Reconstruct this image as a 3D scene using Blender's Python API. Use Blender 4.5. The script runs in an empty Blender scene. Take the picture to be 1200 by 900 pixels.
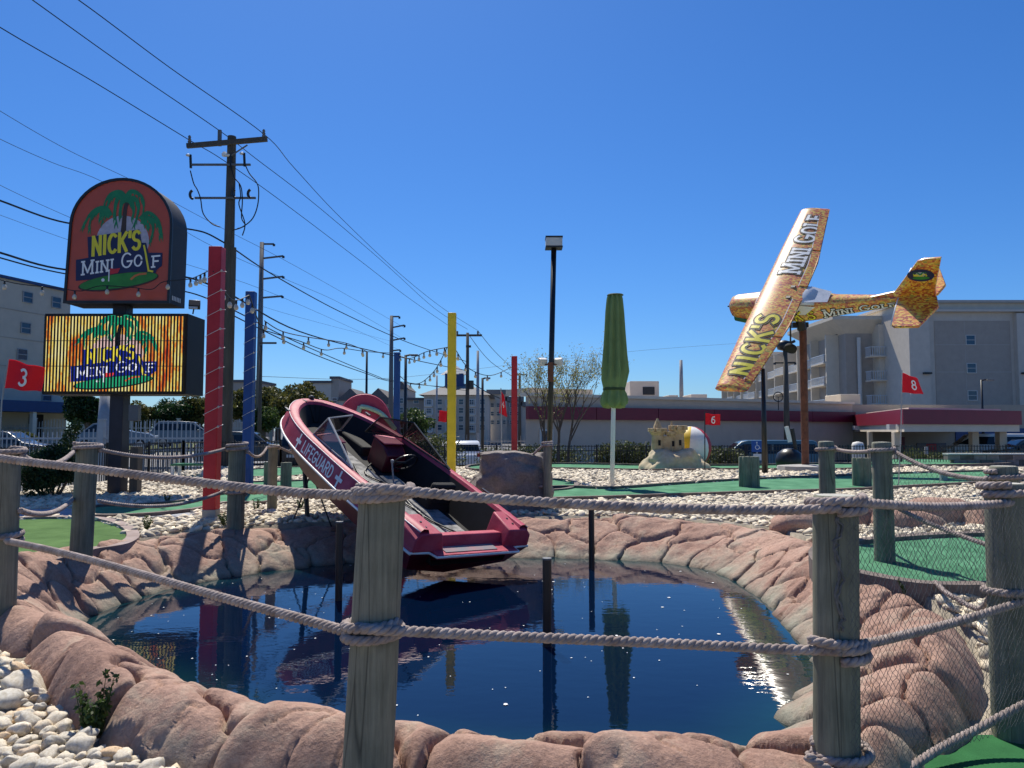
import bpy, bmesh, math, random
import numpy as np
from mathutils import Vector, Matrix, Euler, noise as mnoise
random.seed(7); rng = np.random.default_rng(7)
R = math.radians; pi = math.pi
sc = bpy.context.scene
COL = sc.collection
# ------------------------------------------------------------------ camera
F = 900.0; PITCH = R(3.5); CAMZ = 1.6
cam = bpy.data.cameras.new('camera'); cam_o = bpy.data.objects.new('camera', cam); COL.objects.link(cam_o)
cam_o.location = (0, 0, CAMZ); cam_o.rotation_euler = (R(90) + PITCH, 0, 0)
cam.sensor_width = 36; cam.lens = 36 * F / 1200; cam.clip_start = .05; cam.clip_end = 5000
sc.camera = cam_o
# ------------------------------------------------------------------ light
SUN_AZ = -16; SUN_EL = 57
w = bpy.data.worlds.new('World'); sc.world = w; w.use_nodes = True
nt = w.node_tree; nt.nodes.clear()
sky = nt.nodes.new('ShaderNodeTexSky'); sky.sky_type = 'NISHITA'; sky.sun_disc = False
sky.sun_elevation = R(SUN_EL); sky.sun_rotation = R(360 + SUN_AZ)
sky.air_density = 1.0; sky.dust_density = .4; sky.ozone_density = 8.0; sky.altitude = 0
bg = nt.nodes.new('ShaderNodeBackground'); bg.inputs[1].default_value = .094
hsv = nt.nodes.new('ShaderNodeHueSaturation'); hsv.inputs['Saturation'].default_value = 1.15; hsv.inputs['Value'].default_value = 1.0
wo = nt.nodes.new('ShaderNodeOutputWorld')
nt.links.new(sky.outputs[0], hsv.inputs['Color']); tint = nt.nodes.new('ShaderNodeMix'); tint.data_type = 'RGBA'; tint.blend_type = 'MULTIPLY'; tint.inputs[0].default_value = 1; tint.inputs[7].default_value = (.60, .81, 1.03, 1)
nt.links.new(hsv.outputs[0], tint.inputs[6]); nt.links.new(tint.outputs[2], bg.inputs[0]); nt.links.new(bg.outputs[0], wo.inputs[0])
sun = bpy.data.lights.new('sun', 'SUN'); sun.energy = 5.0; sun.angle = R(.5); sun.color = (1, .94, .83)
sun_o = bpy.data.objects.new('sun', sun); COL.objects.link(sun_o)
sd = Vector((math.sin(R(SUN_AZ)) * math.cos(R(SUN_EL)), math.cos(R(SUN_AZ)) * math.cos(R(SUN_EL)), math.sin(R(SUN_EL))))
sun_o.rotation_euler = sd.to_track_quat('Z', 'Y').to_euler(); sun_o.location = sd * 60
vs = sc.view_settings; vs.view_transform = 'Standard'; vs.look = 'None'; vs.gamma = 1; vs.exposure = .30; vs.use_curve_mapping = False
sc.render.film_transparent = False

# ------------------------------------------------------------------ helpers
def at(px, py, Y):
    """world point at depth Y along the ray of a photo pixel (1200x900)"""
    a = (px - 600) / F; b = (450 - py) / F
    fy = math.cos(PITCH) - b * math.sin(PITCH); fz = math.sin(PITCH) + b * math.cos(PITCH)
    t = Y / fy
    return Vector((a * t, Y, CAMZ + fz * t))
def gnd(px, py, z=.33):
    a = (px - 600) / F; b = (450 - py) / F
    fy = math.cos(PITCH) - b * math.sin(PITCH); fz = math.sin(PITCH) + b * math.cos(PITCH)
    t = (z - CAMZ) / fz
    return Vector((a * t, fy * t, z))
def zpx(py, Y): return at(600, py, Y).z
def xpx(px, py, Y): return at(px, py, Y).x

def wmat(o):
    m = Matrix.Identity(4)
    while o is not None:
        m = o.matrix_basis @ m; o = o.parent
    return m
class MB:
    def __init__(s): s.v = []; s.f = []; s.m = []
    def add(s, vs, fs, mi=0):
        b = len(s.v); s.v.extend([tuple(q) for q in vs]); s.f.extend([tuple(b + i for i in f) for f in fs]); s.m.extend([mi] * len(fs)); return s
    def box(s, c, d, M=None, mi=0):
        x, y, z = d[0] / 2, d[1] / 2, d[2] / 2
        vs = [Vector((i * x, j * y, k * z)) for i in (-1, 1) for j in (-1, 1) for k in (-1, 1)]
        if M is not None: vs = [M @ q for q in vs]
        c = Vector(c); vs = [q + c for q in vs]
        return s.add(vs, [(0, 1, 3, 2), (4, 6, 7, 5), (0, 4, 5, 1), (2, 3, 7, 6), (0, 2, 6, 4), (1, 5, 7, 3)], mi)
    def tube(s, pts, r, n=8, cap=True, mi=0):
        pts = [Vector(p) for p in pts]; k = len(pts)
        rs = r if isinstance(r, (list, tuple)) else [r] * k
        T = [(pts[min(i + 1, k - 1)] - pts[max(i - 1, 0)]).normalized() for i in range(k)]
        u = T[0].orthogonal().normalized(); vs = []
        for i in range(k):
            u = (u - T[i] * u.dot(T[i]))
            u = u.normalized() if u.length > 1e-6 else T[i].orthogonal().normalized()
            w_ = T[i].cross(u)
            for j in range(n):
                a = 2 * pi * j / n; vs.append(pts[i] + (u * math.cos(a) + w_ * math.sin(a)) * rs[i])
        fs = [(i * n + j, i * n + (j + 1) % n, (i + 1) * n + (j + 1) % n, (i + 1) * n + j) for i in range(k - 1) for j in range(n)]
        if cap: fs += [tuple(range(n))[::-1], tuple((k - 1) * n + j for j in range(n))]
        return s.add(vs, fs, mi)
    def lathe(s, prof, n=24, c=(0, 0, 0), mi=0, rf=None, cap=True):
        c = Vector(c); vs = []
        for (r, z) in prof:
            for j in range(n):
                a = 2 * pi * j / n; rr = r * (rf(a, z) if rf else 1)
                vs.append(c + Vector((rr * math.cos(a), rr * math.sin(a), z)))
        k = len(prof)
        fs = [(i * n + j, i * n + (j + 1) % n, (i + 1) * n + (j + 1) % n, (i + 1) * n + j) for i in range(k - 1) for j in range(n)]
        if cap: fs += [tuple(range(n))[::-1], tuple((k - 1) * n + j for j in range(n))]
        return s.add(vs, fs, mi)
    def prism(s, poly, O, U, V, N, t, mi=0):
        """polygon (2D) in plane O,U,V extruded by t along N"""
        O, U, V, N = map(Vector, (O, U, V, N)); n = len(poly)
        a = [O + U * p[0] + V * p[1] for p in poly]; b = [q + N * t for q in a]
        fs = [tuple(range(n))[::-1], tuple(range(n, 2 * n))] + [(i, (i + 1) % n, n + (i + 1) % n, n + i) for i in range(n)]
        return s.add(a + b, fs, mi)
    def loft(s, rings, closed=True, cap=True, mi=0):
        n = len(rings[0]); vs = [q for r in rings for q in r]; k = len(rings)
        jn = n if closed else n - 1
        fs = [(i * n + j, i * n + (j + 1) % n, (i + 1) * n + (j + 1) % n, (i + 1) * n + j) for i in range(k - 1) for j in range(jn)]
        if cap: fs += [tuple(range(n))[::-1], tuple((k - 1) * n + j for j in range(n))]
        return s.add(vs, fs, mi)
def setp(o, label=None, cat=None, group=None, kind=None):
    if label: o['label'] = label
    if cat: o['category'] = cat
    if group: o['group'] = group
    if kind: o['kind'] = kind
    return o
def thing(name, label, cat, loc=(0, 0, 0), rz=0, group=None, rot=None, scale=None):
    o = bpy.data.objects.new(name, None); COL.objects.link(o); o.empty_display_size = .1
    o.location = loc; o.rotation_euler = rot if rot is not None else (0, 0, rz)
    if scale: o.scale = (scale,) * 3
    return setp(o, label, cat, group)
def mesh_np(name, v, f):
    """v Nx3, f Mxk numpy -> mesh (fast)"""
    me = bpy.data.meshes.new(name); v = np.asarray(v, np.float32); f = np.asarray(f, np.int32); k = f.shape[1]
    me.vertices.add(len(v)); me.vertices.foreach_set('co', v.ravel())
    me.loops.add(f.size); me.loops.foreach_set('vertex_index', f.ravel())
    me.polygons.add(len(f)); me.polygons.foreach_set('loop_start', np.arange(0, f.size, k, dtype=np.int32))
    me.update(calc_edges=True); return me
def link(name, me, mat, parent=None, smooth=False, loc=None):
    for m in (mat if isinstance(mat, (list, tuple)) else [mat]): me.materials.append(m)
    o = bpy.data.objects.new(name, me); COL.objects.link(o)
    if smooth: me.polygons.foreach_set('use_smooth', [True] * len(me.polygons))
    if parent: o.parent = parent
    if loc is not None: o.location = loc
    return o
def obj(name, mb, mat, parent=None, local=False, smooth=False, bevel=0, label=None, ang=None, kind=None, seg=2):
    """one mesh object; vertices given in world space unless local"""
    me = bpy.data.meshes.new(name); vs = mb.v
    org = None
    if parent and not local:
        mi = wmat(parent).inverted(); vs = [tuple(mi @ Vector(q)) for q in vs]
    elif parent is None and not local:
        A = np.array(vs); org = np.array([(A[:, 0].min() + A[:, 0].max()) / 2, (A[:, 1].min() + A[:, 1].max()) / 2, A[:, 2].min()])
        vs = (A - org).tolist()
    me.from_pydata(vs, [], mb.f); me.update()
    mats = mat if isinstance(mat, (list, tuple)) else [mat]
    for m in mats: me.materials.append(m)
    if len(mats) > 1: me.polygons.foreach_set('material_index', mb.m)
    bm = bmesh.new(); bm.from_mesh(me); bmesh.ops.recalc_face_normals(bm, faces=bm.faces); bm.to_mesh(me); bm.free()
    o = bpy.data.objects.new(name, me); COL.objects.link(o); o.parent = parent
    if org is not None: o.location = org
    if bevel:
        b = o.modifiers.new('bevel', 'BEVEL'); b.width = bevel; b.segments = seg; b.limit_method = 'ANGLE'; b.angle_limit = R(35)
    if smooth or bevel or ang:
        me.polygons.foreach_set('use_smooth', [True] * len(me.polygons))
        if ang or bevel:
            bm = bmesh.new(); bm.from_mesh(me)
            for e in bm.edges:
                if len(e.link_faces) == 2 and e.calc_face_angle(0) > R(ang or 35): e.smooth = False
            bm.to_mesh(me); bm.free()
    if label: o['label'] = label
    if kind: o['kind'] = kind
    return o
def copy_tree(o, parent=None):
    c = o.copy(); COL.objects.link(c)
    if parent: c.parent = parent
    for ch in o.children: copy_tree(ch, c)
    return c
def fbox(mb, A, B, s0, s1, z0, z1, d0, d1, mi=0):
    """box on the facade running from A to B (plan points); s metres along, d metres outwards (to the right-hand side of A->B)"""
    A = Vector((A[0], A[1], 0)); B = Vector((B[0], B[1], 0)); U = (B - A).normalized(); N = Vector((U.y, -U.x, 0))
    vs = [A + U * s + N * d + Vector((0, 0, z)) for s in (s0, s1) for d in (d0, d1) for z in (z0, z1)]
    return mb.add(vs, [(0, 1, 3, 2), (4, 6, 7, 5), (0, 4, 5, 1), (2, 3, 7, 6), (0, 2, 6, 4), (1, 5, 7, 3)], mi)
def catmull(P, n=8, closed=False):
    P = [np.array(p, float) for p in P]; out = []; k = len(P)
    rngk = range(k) if closed else range(k - 1)
    for i in rngk:
        g = (lambda j: P[j % k]) if closed else (lambda j: P[max(0, min(k - 1, j))])
        p0, p1, p2, p3 = g(i - 1), g(i), g(i + 1), g(i + 2)
        for t in np.linspace(0, 1, n, endpoint=False):
            out.append(.5 * (2 * p1 + (p2 - p0) * t + (2 * p0 - 5 * p1 + 4 * p2 - p3) * t * t + (-p0 + 3 * p1 - 3 * p2 + p3) * t ** 3))
    if not closed: out.append(P[-1])
    return out
def inpoly(x, y, poly):
    x = np.asarray(x); y = np.asarray(y); r = np.zeros(x.shape, bool); n = len(poly)
    for i in range(n):
        x1, y1 = poly[i][0], poly[i][1]; x2, y2 = poly[(i + 1) % n][0], poly[(i + 1) % n][1]
        c = ((y1 > y) != (y2 > y)) & (x < (x2 - x1) * (y - y1) / (y2 - y1 + 1e-12) + x1); r ^= c
    return r
def sm(a, b, x): t = np.clip((np.asarray(x, float) - a) / (b - a), 0, 1); return t * t * (3 - 2 * t)

# ------------------------------------------------------------------ materials
def mat(name, col, rough=.6, var=.12, ns=4.0, bump=0.0, bs=30.0, metal=0.0, col2=None, isl=0.0, spec=.5, coat=0.0, dist=.01, stretch=None, emit=0.0, sharp=False):
    m = bpy.data.materials.new(name); m.use_nodes = True; n = m.node_tree.nodes; l = m.node_tree.links
    b = n['Principled BSDF']; b.inputs['Roughness'].default_value = rough; b.inputs['Metallic'].default_value = metal
    b.inputs['Specular IOR Level'].default_value = spec; b.inputs['Coat Weight'].default_value = coat
    tc = n.new('ShaderNodeTexCoord'); mp = n.new('ShaderNodeMapping'); l.new(tc.outputs['Object'], mp.inputs[0])
    if stretch: mp.inputs['Scale'].default_value = stretch
    no = n.new('ShaderNodeTexNoise'); no.inputs['Scale'].default_value = ns; no.inputs['Detail'].default_value = 6; no.inputs['Roughness'].default_value = .6
    l.new(mp.outputs[0], no.inputs['Vector'])
    c2 = col2 if col2 else tuple(min(1, c * (1 + var)) for c in col)
    c1 = col if col2 else tuple(c * (1 - var) for c in col)
    cr = n.new('ShaderNodeValToRGB'); e = cr.color_ramp.elements
    e[0].position = .47 if sharp else .32; e[1].position = .53 if sharp else .68; e[0].color = (*c1, 1); e[1].color = (*c2, 1); l.new(no.outputs[0], cr.inputs[0])
    out = cr.outputs[0]
    if isl:
        gi = n.new('ShaderNodeNewGeometry'); hs = n.new('ShaderNodeHueSaturation'); mr = n.new('ShaderNodeMapRange')
        mr.inputs[3].default_value = 1 - isl; mr.inputs[4].default_value = 1 + isl; l.new(gi.outputs['Random Per Island'], mr.inputs[0])
        l.new(mr.outputs[0], hs.inputs['Value']); l.new(out, hs.inputs['Color']); out = hs.outputs[0]
    l.new(out, b.inputs['Base Color'])
    if emit: l.new(out, b.inputs['Emission Color']); b.inputs['Emission Strength'].default_value = emit
    if bump:
        nb = n.new('ShaderNodeTexNoise'); nb.inputs['Scale'].default_value = bs; nb.inputs['Detail'].default_value = 8; nb.inputs['Roughness'].default_value = .65
        l.new(mp.outputs[0], nb.inputs['Vector'])
        bp = n.new('ShaderNodeBump'); bp.inputs['Strength'].default_value = bump; bp.inputs['Distance'].default_value = dist
        l.new(nb.outputs[0], bp.inputs['Height']); l.new(bp.outputs[0], b.inputs['Normal'])
    return m
def leafmat(name, c1, c2, var=.35):
    m = mat(name, c1, .55, col2=c2, ns=1.2, isl=var, spec=.35)
    b = m.node_tree.nodes['Principled BSDF']; l = m.node_tree.links; n = m.node_tree.nodes
    tr = n.new('ShaderNodeBsdfTranslucent'); mx = n.new('ShaderNodeMixShader'); mx.inputs[0].default_value = .3
    src = b.inputs['Base Color'].links[0].from_socket; l.new(src, tr.inputs[0]); l.new(b.outputs[0], mx.inputs[1]); l.new(tr.outputs[0], mx.inputs[2])
    l.new(mx.outputs[0], n['Material Output'].inputs[0]); return m
def glass_mat(name, col=(.02, .03, .04), alpha=.5, rough=.03):
    m = bpy.data.materials.new(name); m.use_nodes = True; n = m.node_tree.nodes; l = m.node_tree.links
    b = n['Principled BSDF']; b.inputs['Base Color'].default_value = (*col, 1); b.inputs['Roughness'].default_value = rough; b.inputs['Alpha'].default_value = alpha
    return m
K = {}
K['red'] = mat('red_paint', (.40, .005, .012), .55, ns=3, col2=(.52, .02, .03), bump=.3, bs=25)
K['blue'] = mat('blue_paint', (.010, .06, .24), .55, .18, 3, .15, 25)
K['yellow'] = mat('yellow_paint', (.88, .58, .015), .45, .14, 3, .15, 25)
K['black'] = mat('black_metal', (.012, .012, .014), .4, .3, 6)
K['black_matte'] = mat('black_matte', (.015, .015, .017), .8, .3, 6)
K['white'] = mat('white_paint', (.75, .75, .73), .45, .06, 5)
K['grey_metal'] = mat('grey_metal', (.13, .135, .14), .6, .12, 5)
K['galv'] = mat('galvanised', (.30, .31, .32), .55, .15, 4)
K['pole_wood'] = mat('utility_pole_wood', (.085, .075, .06), .85, .3, 6, .5, 30, stretch=(1, 1, .12))
K['lamp_face'] = mat('lamp_housing', (.62, .60, .55), .4, .08, 5)
K['rust'] = mat('rusty_steel', (.10, .035, .018), .75, ns=7, col2=(.22, .08, .04), bump=.3, bs=40)
K['asphalt'] = mat('asphalt', (.10, .10, .105), .9, .2, .8, .4, 120)
K['concrete'] = mat('concrete', (.34, .33, .31), .85, .15, 2, .3, 60)
K['bed'] = mat('gravel_bed', (.30, .26, .20), .95, .3, 9, .8, 60)
K['stone'] = mat('white_gravel', (.50, .42, .30), .75, ns=3, col2=(.68, .60, .46), isl=.38, bump=.15, bs=60)
K['paving'] = mat('grey_paving', (.30, .31, .33), .85, .12, 5, .3, 70)
def turf_mat(name, c1, c2):
    m = mat(name, tuple(c * .85 for c in c1), .95, ns=2.3, col2=tuple(c * 1.12 for c in c2), bump=1.0, bs=160, dist=.006, spec=.2, isl=0); return m
K['turf'] = turf_mat('green_turf', (.05, .18, .09), (.095, .25, .14))
K['turf_olive'] = turf_mat('olive_turf', (.055, .125, .030), (.09, .17, .05))
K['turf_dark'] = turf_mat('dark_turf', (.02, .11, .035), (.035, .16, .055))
K['board'] = mat('border_board', (.10, .075, .062), .85, ns=5, col2=(.19, .15, .13), bump=.4, bs=50)
K['curb'] = mat('curb_stone', (.22, .16, .14), .85, ns=5, col2=(.33, .26, .24), bump=.4, bs=50)
K['sand'] = mat('sand_cast', (.46, .36, .22), .9, ns=6, col2=(.60, .50, .34), bump=.5, bs=40)
K['castle'] = mat('castle_cast', (.38, .27, .14), .9, ns=6, col2=(.52, .40, .24), bump=.5, bs=30)
K['brass'] = mat('bulb_glass', (.55, .50, .40), .15, .1, 5)
K['iron'] = mat('iron_fence_paint', (.010, .010, .012), .5, .2, 5)
K['wire'] = mat('cable_black', (.012, .013, .016), .7, .2, 5)
K['wire_al'] = mat('cable_grey', (.10, .11, .13), .6, .2, 5)
K['winblue'] = glass_mat('window_glass', (.03, .07, .12), 1, .08)
K['carglass'] = glass_mat('car_glass', (.012, .016, .02), 1, .05)
K['tyre'] = mat('tyre', (.015, .015, .015), .85, .2, 20)
K['rim'] = mat('wheel_rim', (.45, .45, .46), .3, .1, 5, metal=.8)
K['bark'] = mat('bark', (.09, .065, .045), .9, ns=8, col2=(.17, .13, .10), bump=.5, bs=40)
K['leaf_olive'] = leafmat('leaf_olive', (.075, .085, .018), (.14, .13, .035))
K['leaf_green'] = leafmat('leaf_green', (.035, .07, .015), (.08, .12, .03))
K['leaf_dark'] = leafmat('leaf_dark', (.012, .035, .012), (.03, .07, .02))
K['leaf_spring'] = leafmat('leaf_spring', (.26, .25, .05), (.38, .34, .10))
K['leaf_hedge'] = leafmat('leaf_hedge', (.05, .07, .02), (.12, .13, .04))
# weathered wood
def wood_mat(name, c1, c2, crack=True):
    m = bpy.data.materials.new(name); m.use_nodes = True; n = m.node_tree.nodes; l = m.node_tree.links; b = n['Principled BSDF']
    tc = n.new('ShaderNodeTexCoord'); mp = n.new('ShaderNodeMapping'); mp.inputs['Scale'].default_value = (1, 1, .06); l.new(tc.outputs['Object'], mp.inputs[0])
    oi = n.new('ShaderNodeObjectInfo'); cx = n.new('ShaderNodeCombineXYZ'); mu = n.new('ShaderNodeMath'); mu.operation = 'MULTIPLY'; mu.inputs[1].default_value = 37
    l.new(oi.outputs['Random'], mu.inputs[0]); l.new(mu.outputs[0], cx.inputs[0]); l.new(mu.outputs[0], cx.inputs[1]); l.new(cx.outputs[0], mp.inputs['Location'])
    g = n.new('ShaderNodeTexNoise'); g.inputs['Scale'].default_value = 55; g.inputs['Detail'].default_value = 8; g.inputs['Roughness'].default_value = .7; l.new(mp.outputs[0], g.inputs['Vector'])
    st = n.new('ShaderNodeTexNoise'); st.inputs['Scale'].default_value = 5; st.inputs['Detail'].default_value = 5; l.new(tc.outputs['Object'], st.inputs['Vector'])
    cr = n.new('ShaderNodeValToRGB'); cr.color_ramp.elements[0].position = .3; cr.color_ramp.elements[1].position = .7; cr.color_ramp.elements[0].color = (*c1, 1); cr.color_ramp.elements[1].color = (*c2, 1)
    l.new(g.outputs[0], cr.inputs[0])
    mx = n.new('ShaderNodeMix'); mx.data_type = 'RGBA'; mx.blend_type = 'MULTIPLY'; mx.inputs[0].default_value = .55
    cr2 = n.new('ShaderNodeValToRGB'); cr2.color_ramp.elements[0].position = .35; cr2.color_ramp.elements[1].position = .65; cr2.color_ramp.elements[0].color = (.55, .58, .5, 1); cr2.color_ramp.elements[1].color = (1.1, 1.05, .95, 1)
    l.new(st.outputs[0], cr2.inputs[0]); l.new(cr.outputs[0], mx.inputs[6]); l.new(cr2.outputs[0], mx.inputs[7])
    # cracks: narrow dark vertical lines
    mp2 = n.new('ShaderNodeMapping'); mp2.inputs['Scale'].default_value = (1, 1, .04); l.new(tc.outputs['Object'], mp2.inputs[0]); l.new(cx.outputs[0], mp2.inputs['Location'])
    vo = n.new('ShaderNodeTexVoronoi'); vo.feature = 'DISTANCE_TO_EDGE'; vo.inputs['Scale'].default_value = 9; l.new(mp2.outputs[0], vo.inputs['Vector'])
    c3 = n.new('ShaderNodeValToRGB'); c3.color_ramp.elements[0].position = 0; c3.color_ramp.elements[1].position = .018; c3.color_ramp.elements[0].color = (.25, .25, .25, 1); c3.color_ramp.elements[1].color = (1, 1, 1, 1); l.new(vo.outputs[0], c3.inputs[0])
    m3 = n.new('ShaderNodeMix'); m3.data_type = 'RGBA'; m3.blend_type = 'MULTIPLY'; m3.inputs[0].default_value = .8; l.new(mx.outputs[2], m3.inputs[6]); l.new(c3.outputs[0], m3.inputs[7])
    l.new(m3.outputs[2], b.inputs['Base Color']); b.inputs['Roughness'].default_value = .85
    ad = n.new('ShaderNodeMath'); ad.operation = 'MULTIPLY'; l.new(g.outputs[0], ad.inputs[0]); l.new(c3.outputs[0], ad.inputs[1])
    bp = n.new('ShaderNodeBump'); bp.inputs['Strength'].default_value = .7; bp.inputs['Distance'].default_value = .008; l.new(ad.outputs[0], bp.inputs['Height']); l.new(bp.outputs[0], b.inputs['Normal'])
    return m
K['post'] = wood_mat('weathered_post', (.145, .14, .105), (.285, .275, .21))
K['post_green'] = wood_mat('treated_post', (.125, .13, .098), (.25, .255, .195))
K['post_end'] = mat('post_end_grain', (.34, .33, .28), .9, ns=20, col2=(.50, .49, .43), bump=.5, bs=60)
K['rope'] = mat('rope_fibre', (.22, .17, .15), .95, ns=14, col2=(.46, .385, .35), bump=1.0, bs=260, dist=.004)
K['net'] = mat('net_twine', (.11, .11, .105), .8, .4, 30)
# rock: moulded pink-brown concrete, algae grey-green near the water
def rock_mat(name='moulded_rock', algae=True, c=((.28, .16, .12), (.45, .285, .215), (.40, .33, .26))):
    m = bpy.data.materials.new(name); m.use_nodes = True; n = m.node_tree.nodes; l = m.node_tree.links; b = n['Principled BSDF']
    ge = n.new('ShaderNodeNewGeometry'); pos = ge.outputs['Position']
    a = n.new('ShaderNodeTexNoise'); a.inputs['Scale'].default_value = 1.6; a.inputs['Detail'].default_value = 7; a.inputs['Roughness'].default_value = .62; l.new(pos, a.inputs['Vector'])
    cr = n.new('ShaderNodeValToRGB'); e = cr.color_ramp.elements; e[0].position = .33; e[0].color = (*c[0], 1); e[1].position = .6; e[1].color = (*c[1], 1); x = e.new(.74); x.color = (*c[2], 1)
    l.new(a.outputs[0], cr.inputs[0])
    f = n.new('ShaderNodeTexNoise'); f.inputs['Scale'].default_value = 38; f.inputs['Detail'].default_value = 8; f.inputs['Roughness'].default_value = .7; l.new(pos, f.inputs['Vector'])
    fr = n.new('ShaderNodeValToRGB'); fr.color_ramp.elements[0].position = .3; fr.color_ramp.elements[1].position = .7; fr.color_ramp.elements[0].color = (.58, .55, .53, 1); fr.color_ramp.elements[1].color = (1.25, 1.25, 1.25, 1); l.new(f.outputs[0], fr.inputs[0])
    mx = n.new('ShaderNodeMix'); mx.data_type = 'RGBA'; mx.blend_type = 'MULTIPLY'; mx.inputs[0].default_value = .8; l.new(cr.outputs[0], mx.inputs[6]); l.new(fr.outputs[0], mx.inputs[7])
    pn = n.new('ShaderNodeTexNoise'); pn.inputs['Scale'].default_value = 3.4; pn.inputs['Detail'].default_value = 9; pn.inputs['Roughness'].default_value = .75; pn.inputs['Distortion'].default_value = .6; l.new(pos, pn.inputs['Vector'])
    pr = n.new('ShaderNodeMapRange'); pr.inputs[1].default_value = .52; pr.inputs[2].default_value = .66; pr.inputs[3].default_value = 0; pr.inputs[4].default_value = .65; l.new(pn.outputs[0], pr.inputs[0])
    pm = n.new('ShaderNodeMix'); pm.data_type = 'RGBA'; l.new(pr.outputs[0], pm.inputs[0]); l.new(mx.outputs[2], pm.inputs[6]); pm.inputs[7].default_value = (c[2][0] * 1.1, c[2][1] * 1.05, c[2][2], 1)
    pd = n.new('ShaderNodeMapRange'); pd.inputs[1].default_value = .28; pd.inputs[2].default_value = .40; pd.inputs[3].default_value = .66; pd.inputs[4].default_value = 1; l.new(pn.outputs[0], pd.inputs[0])
    pq = n.new('ShaderNodeMix'); pq.data_type = 'RGBA'; pq.blend_type = 'MULTIPLY'; pq.inputs[0].default_value = 1; l.new(pm.outputs[2], pq.inputs[6]); l.new(pd.outputs[0], pq.inputs[7]); mx = pq
    out = mx.outputs[2]
    if algae:
        sx = n.new('ShaderNodeSeparateXYZ'); l.new(pos, sx.inputs[0])
        h = n.new('ShaderNodeMath'); h.operation = 'MULTIPLY_ADD'; h.inputs[1].default_value = .9; h.inputs[2].default_value = -.50; l.new(a.outputs[0], h.inputs[0])
        s2 = n.new('ShaderNodeMath'); s2.operation = 'SUBTRACT'; l.new(sx.outputs[2], s2.inputs[0]); l.new(h.outputs[0], s2.inputs[1])
        mr = n.new('ShaderNodeMapRange'); mr.inputs[1].default_value = -.08; mr.inputs[2].default_value = .16; mr.inputs[3].default_value = 1; mr.inputs[4].default_value = 0; l.new(s2.outputs[0], mr.inputs[0])
        m2 = n.new('ShaderNodeMix'); m2.data_type = 'RGBA'; l.new(mr.outputs[0], m2.inputs[0]); l.new(out, m2.inputs[6])
        al = n.new('ShaderNodeMix'); al.data_type = 'RGBA'; l.new(f.outputs[0], al.inputs[0]); al.inputs[6].default_value = (.20, .20, .15, 1); al.inputs[7].default_value = (.38, .35, .27, 1)
        l.new(al.outputs[2], m2.inputs[7]); out = m2.outputs[2]
        # dark wet band at the waterline
        m4 = n.new('ShaderNodeMapRange'); m4.inputs[1].default_value = -.10; m4.inputs[2].default_value = -.05; m4.inputs[3].default_value = .45; m4.inputs[4].default_value = 1; l.new(sx.outputs[2], m4.inputs[0])
        m5 = n.new('ShaderNodeMix'); m5.data_type = 'RGBA'; m5.blend_type = 'MULTIPLY'; m5.inputs[0].default_value = 1; l.new(out, m5.inputs[6]); l.new(m4.outputs[0], m5.inputs[7]); out = m5.outputs[2]
    l.new(out, b.inputs['Base Color']); b.inputs['Roughness'].default_value = .82; b.inputs['Specular IOR Level'].default_value = .3
    g2 = n.new('ShaderNodeTexNoise'); g2.inputs['Scale'].default_value = 9; g2.inputs['Detail'].default_value = 10; g2.inputs['Roughness'].default_value = .7; l.new(pos, g2.inputs['Vector'])
    bp = n.new('ShaderNodeBump'); bp.inputs['Strength'].default_value = .8; bp.inputs['Distance'].default_value = .035; l.new(g2.outputs[0], bp.inputs['Height'])
    b2 = n.new('ShaderNodeBump'); b2.inputs['Strength'].default_value = .6; b2.inputs['Distance'].default_value = .008; l.new(f.outputs[0], b2.inputs['Height']); l.new(bp.outputs[0], b2.inputs['Normal'])
    l.new(b2.outputs[0], b.inputs['Normal']); return m
K['rock'] = rock_mat()
K['boulder'] = rock_mat('grey_boulder', False, ((.17, .145, .13), (.27, .235, .21), (.34, .29, .26)))

# ------------------------------------------------------------------ pond ring
# inner x,y, outer x,y, crest z, outer z
RING = [
 (.35, 4.15, .35, 3.20, .20, 0), (.95, 4.2, .95, 3.25, .14, 0), (1.3, 4.3, 1.38, 3.38, .10, -.05), (1.58, 4.7, 2.0, 3.82, .17, -.08),
 (1.95, 5.25, 2.70, 4.5, .26, -.06), (2.28, 6.1, 3.28, 5.5, .31, .06), (2.42, 7.2, 3.22, 6.85, .36, .30),
 (2.52, 8.3, 3.45, 8.4, .35, .31), (2.45, 9.3, 3.6, 9.9, .34, .31), (1.9, 10.0, 2.6, 11.2, .33, .31),
 (.95, 10.3, 1.15, 11.6, .33, .31), (-.1, 10.4, -.1, 11.7, .33, .31), (-1.3, 10.35, -1.4, 11.5, .33, .31),
 (-2.2, 9.9, -2.7, 10.9, .31, .31), (-3.0, 9.3, -3.75, 10.2, .31, .31), (-3.6, 8.55, -4.5, 9.15, .34, .32),
 (-3.8, 7.6, -4.75, 7.75, .43, .36), (-3.7, 6.8, -4.6, 6.75, .44, .38), (-3.2, 6.0, -3.9, 5.5, .36, .20),
 (-2.5, 5.4, -3.0, 4.78, .34, .07), (-1.85, 4.9, -2.28, 4.08, .31, .03), (-1.15, 4.45, -1.55, 3.58, .27, .0), (-.4, 4.22, -.62, 3.34, .22, 0)]
NR = 1500
ring = np.array(catmull(RING, NR // len(RING) + 1, True)); NR = len(ring)
mid = (ring[:, 0:2] + ring[:, 2:4]) / 2
arc = np.concatenate([[0], np.cumsum(np.linalg.norm(np.roll(mid, -1, 0) - mid, axis=1))]); PER = arc[-1]; arc = arc[:-1]
midpoly = (ring[:, 0:2] * .22 + ring[:, 2:4] * .78)[::12]; outpoly = (ring[:, 0:2] * .03 + ring[:, 2:4] * .97)[::12]

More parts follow.
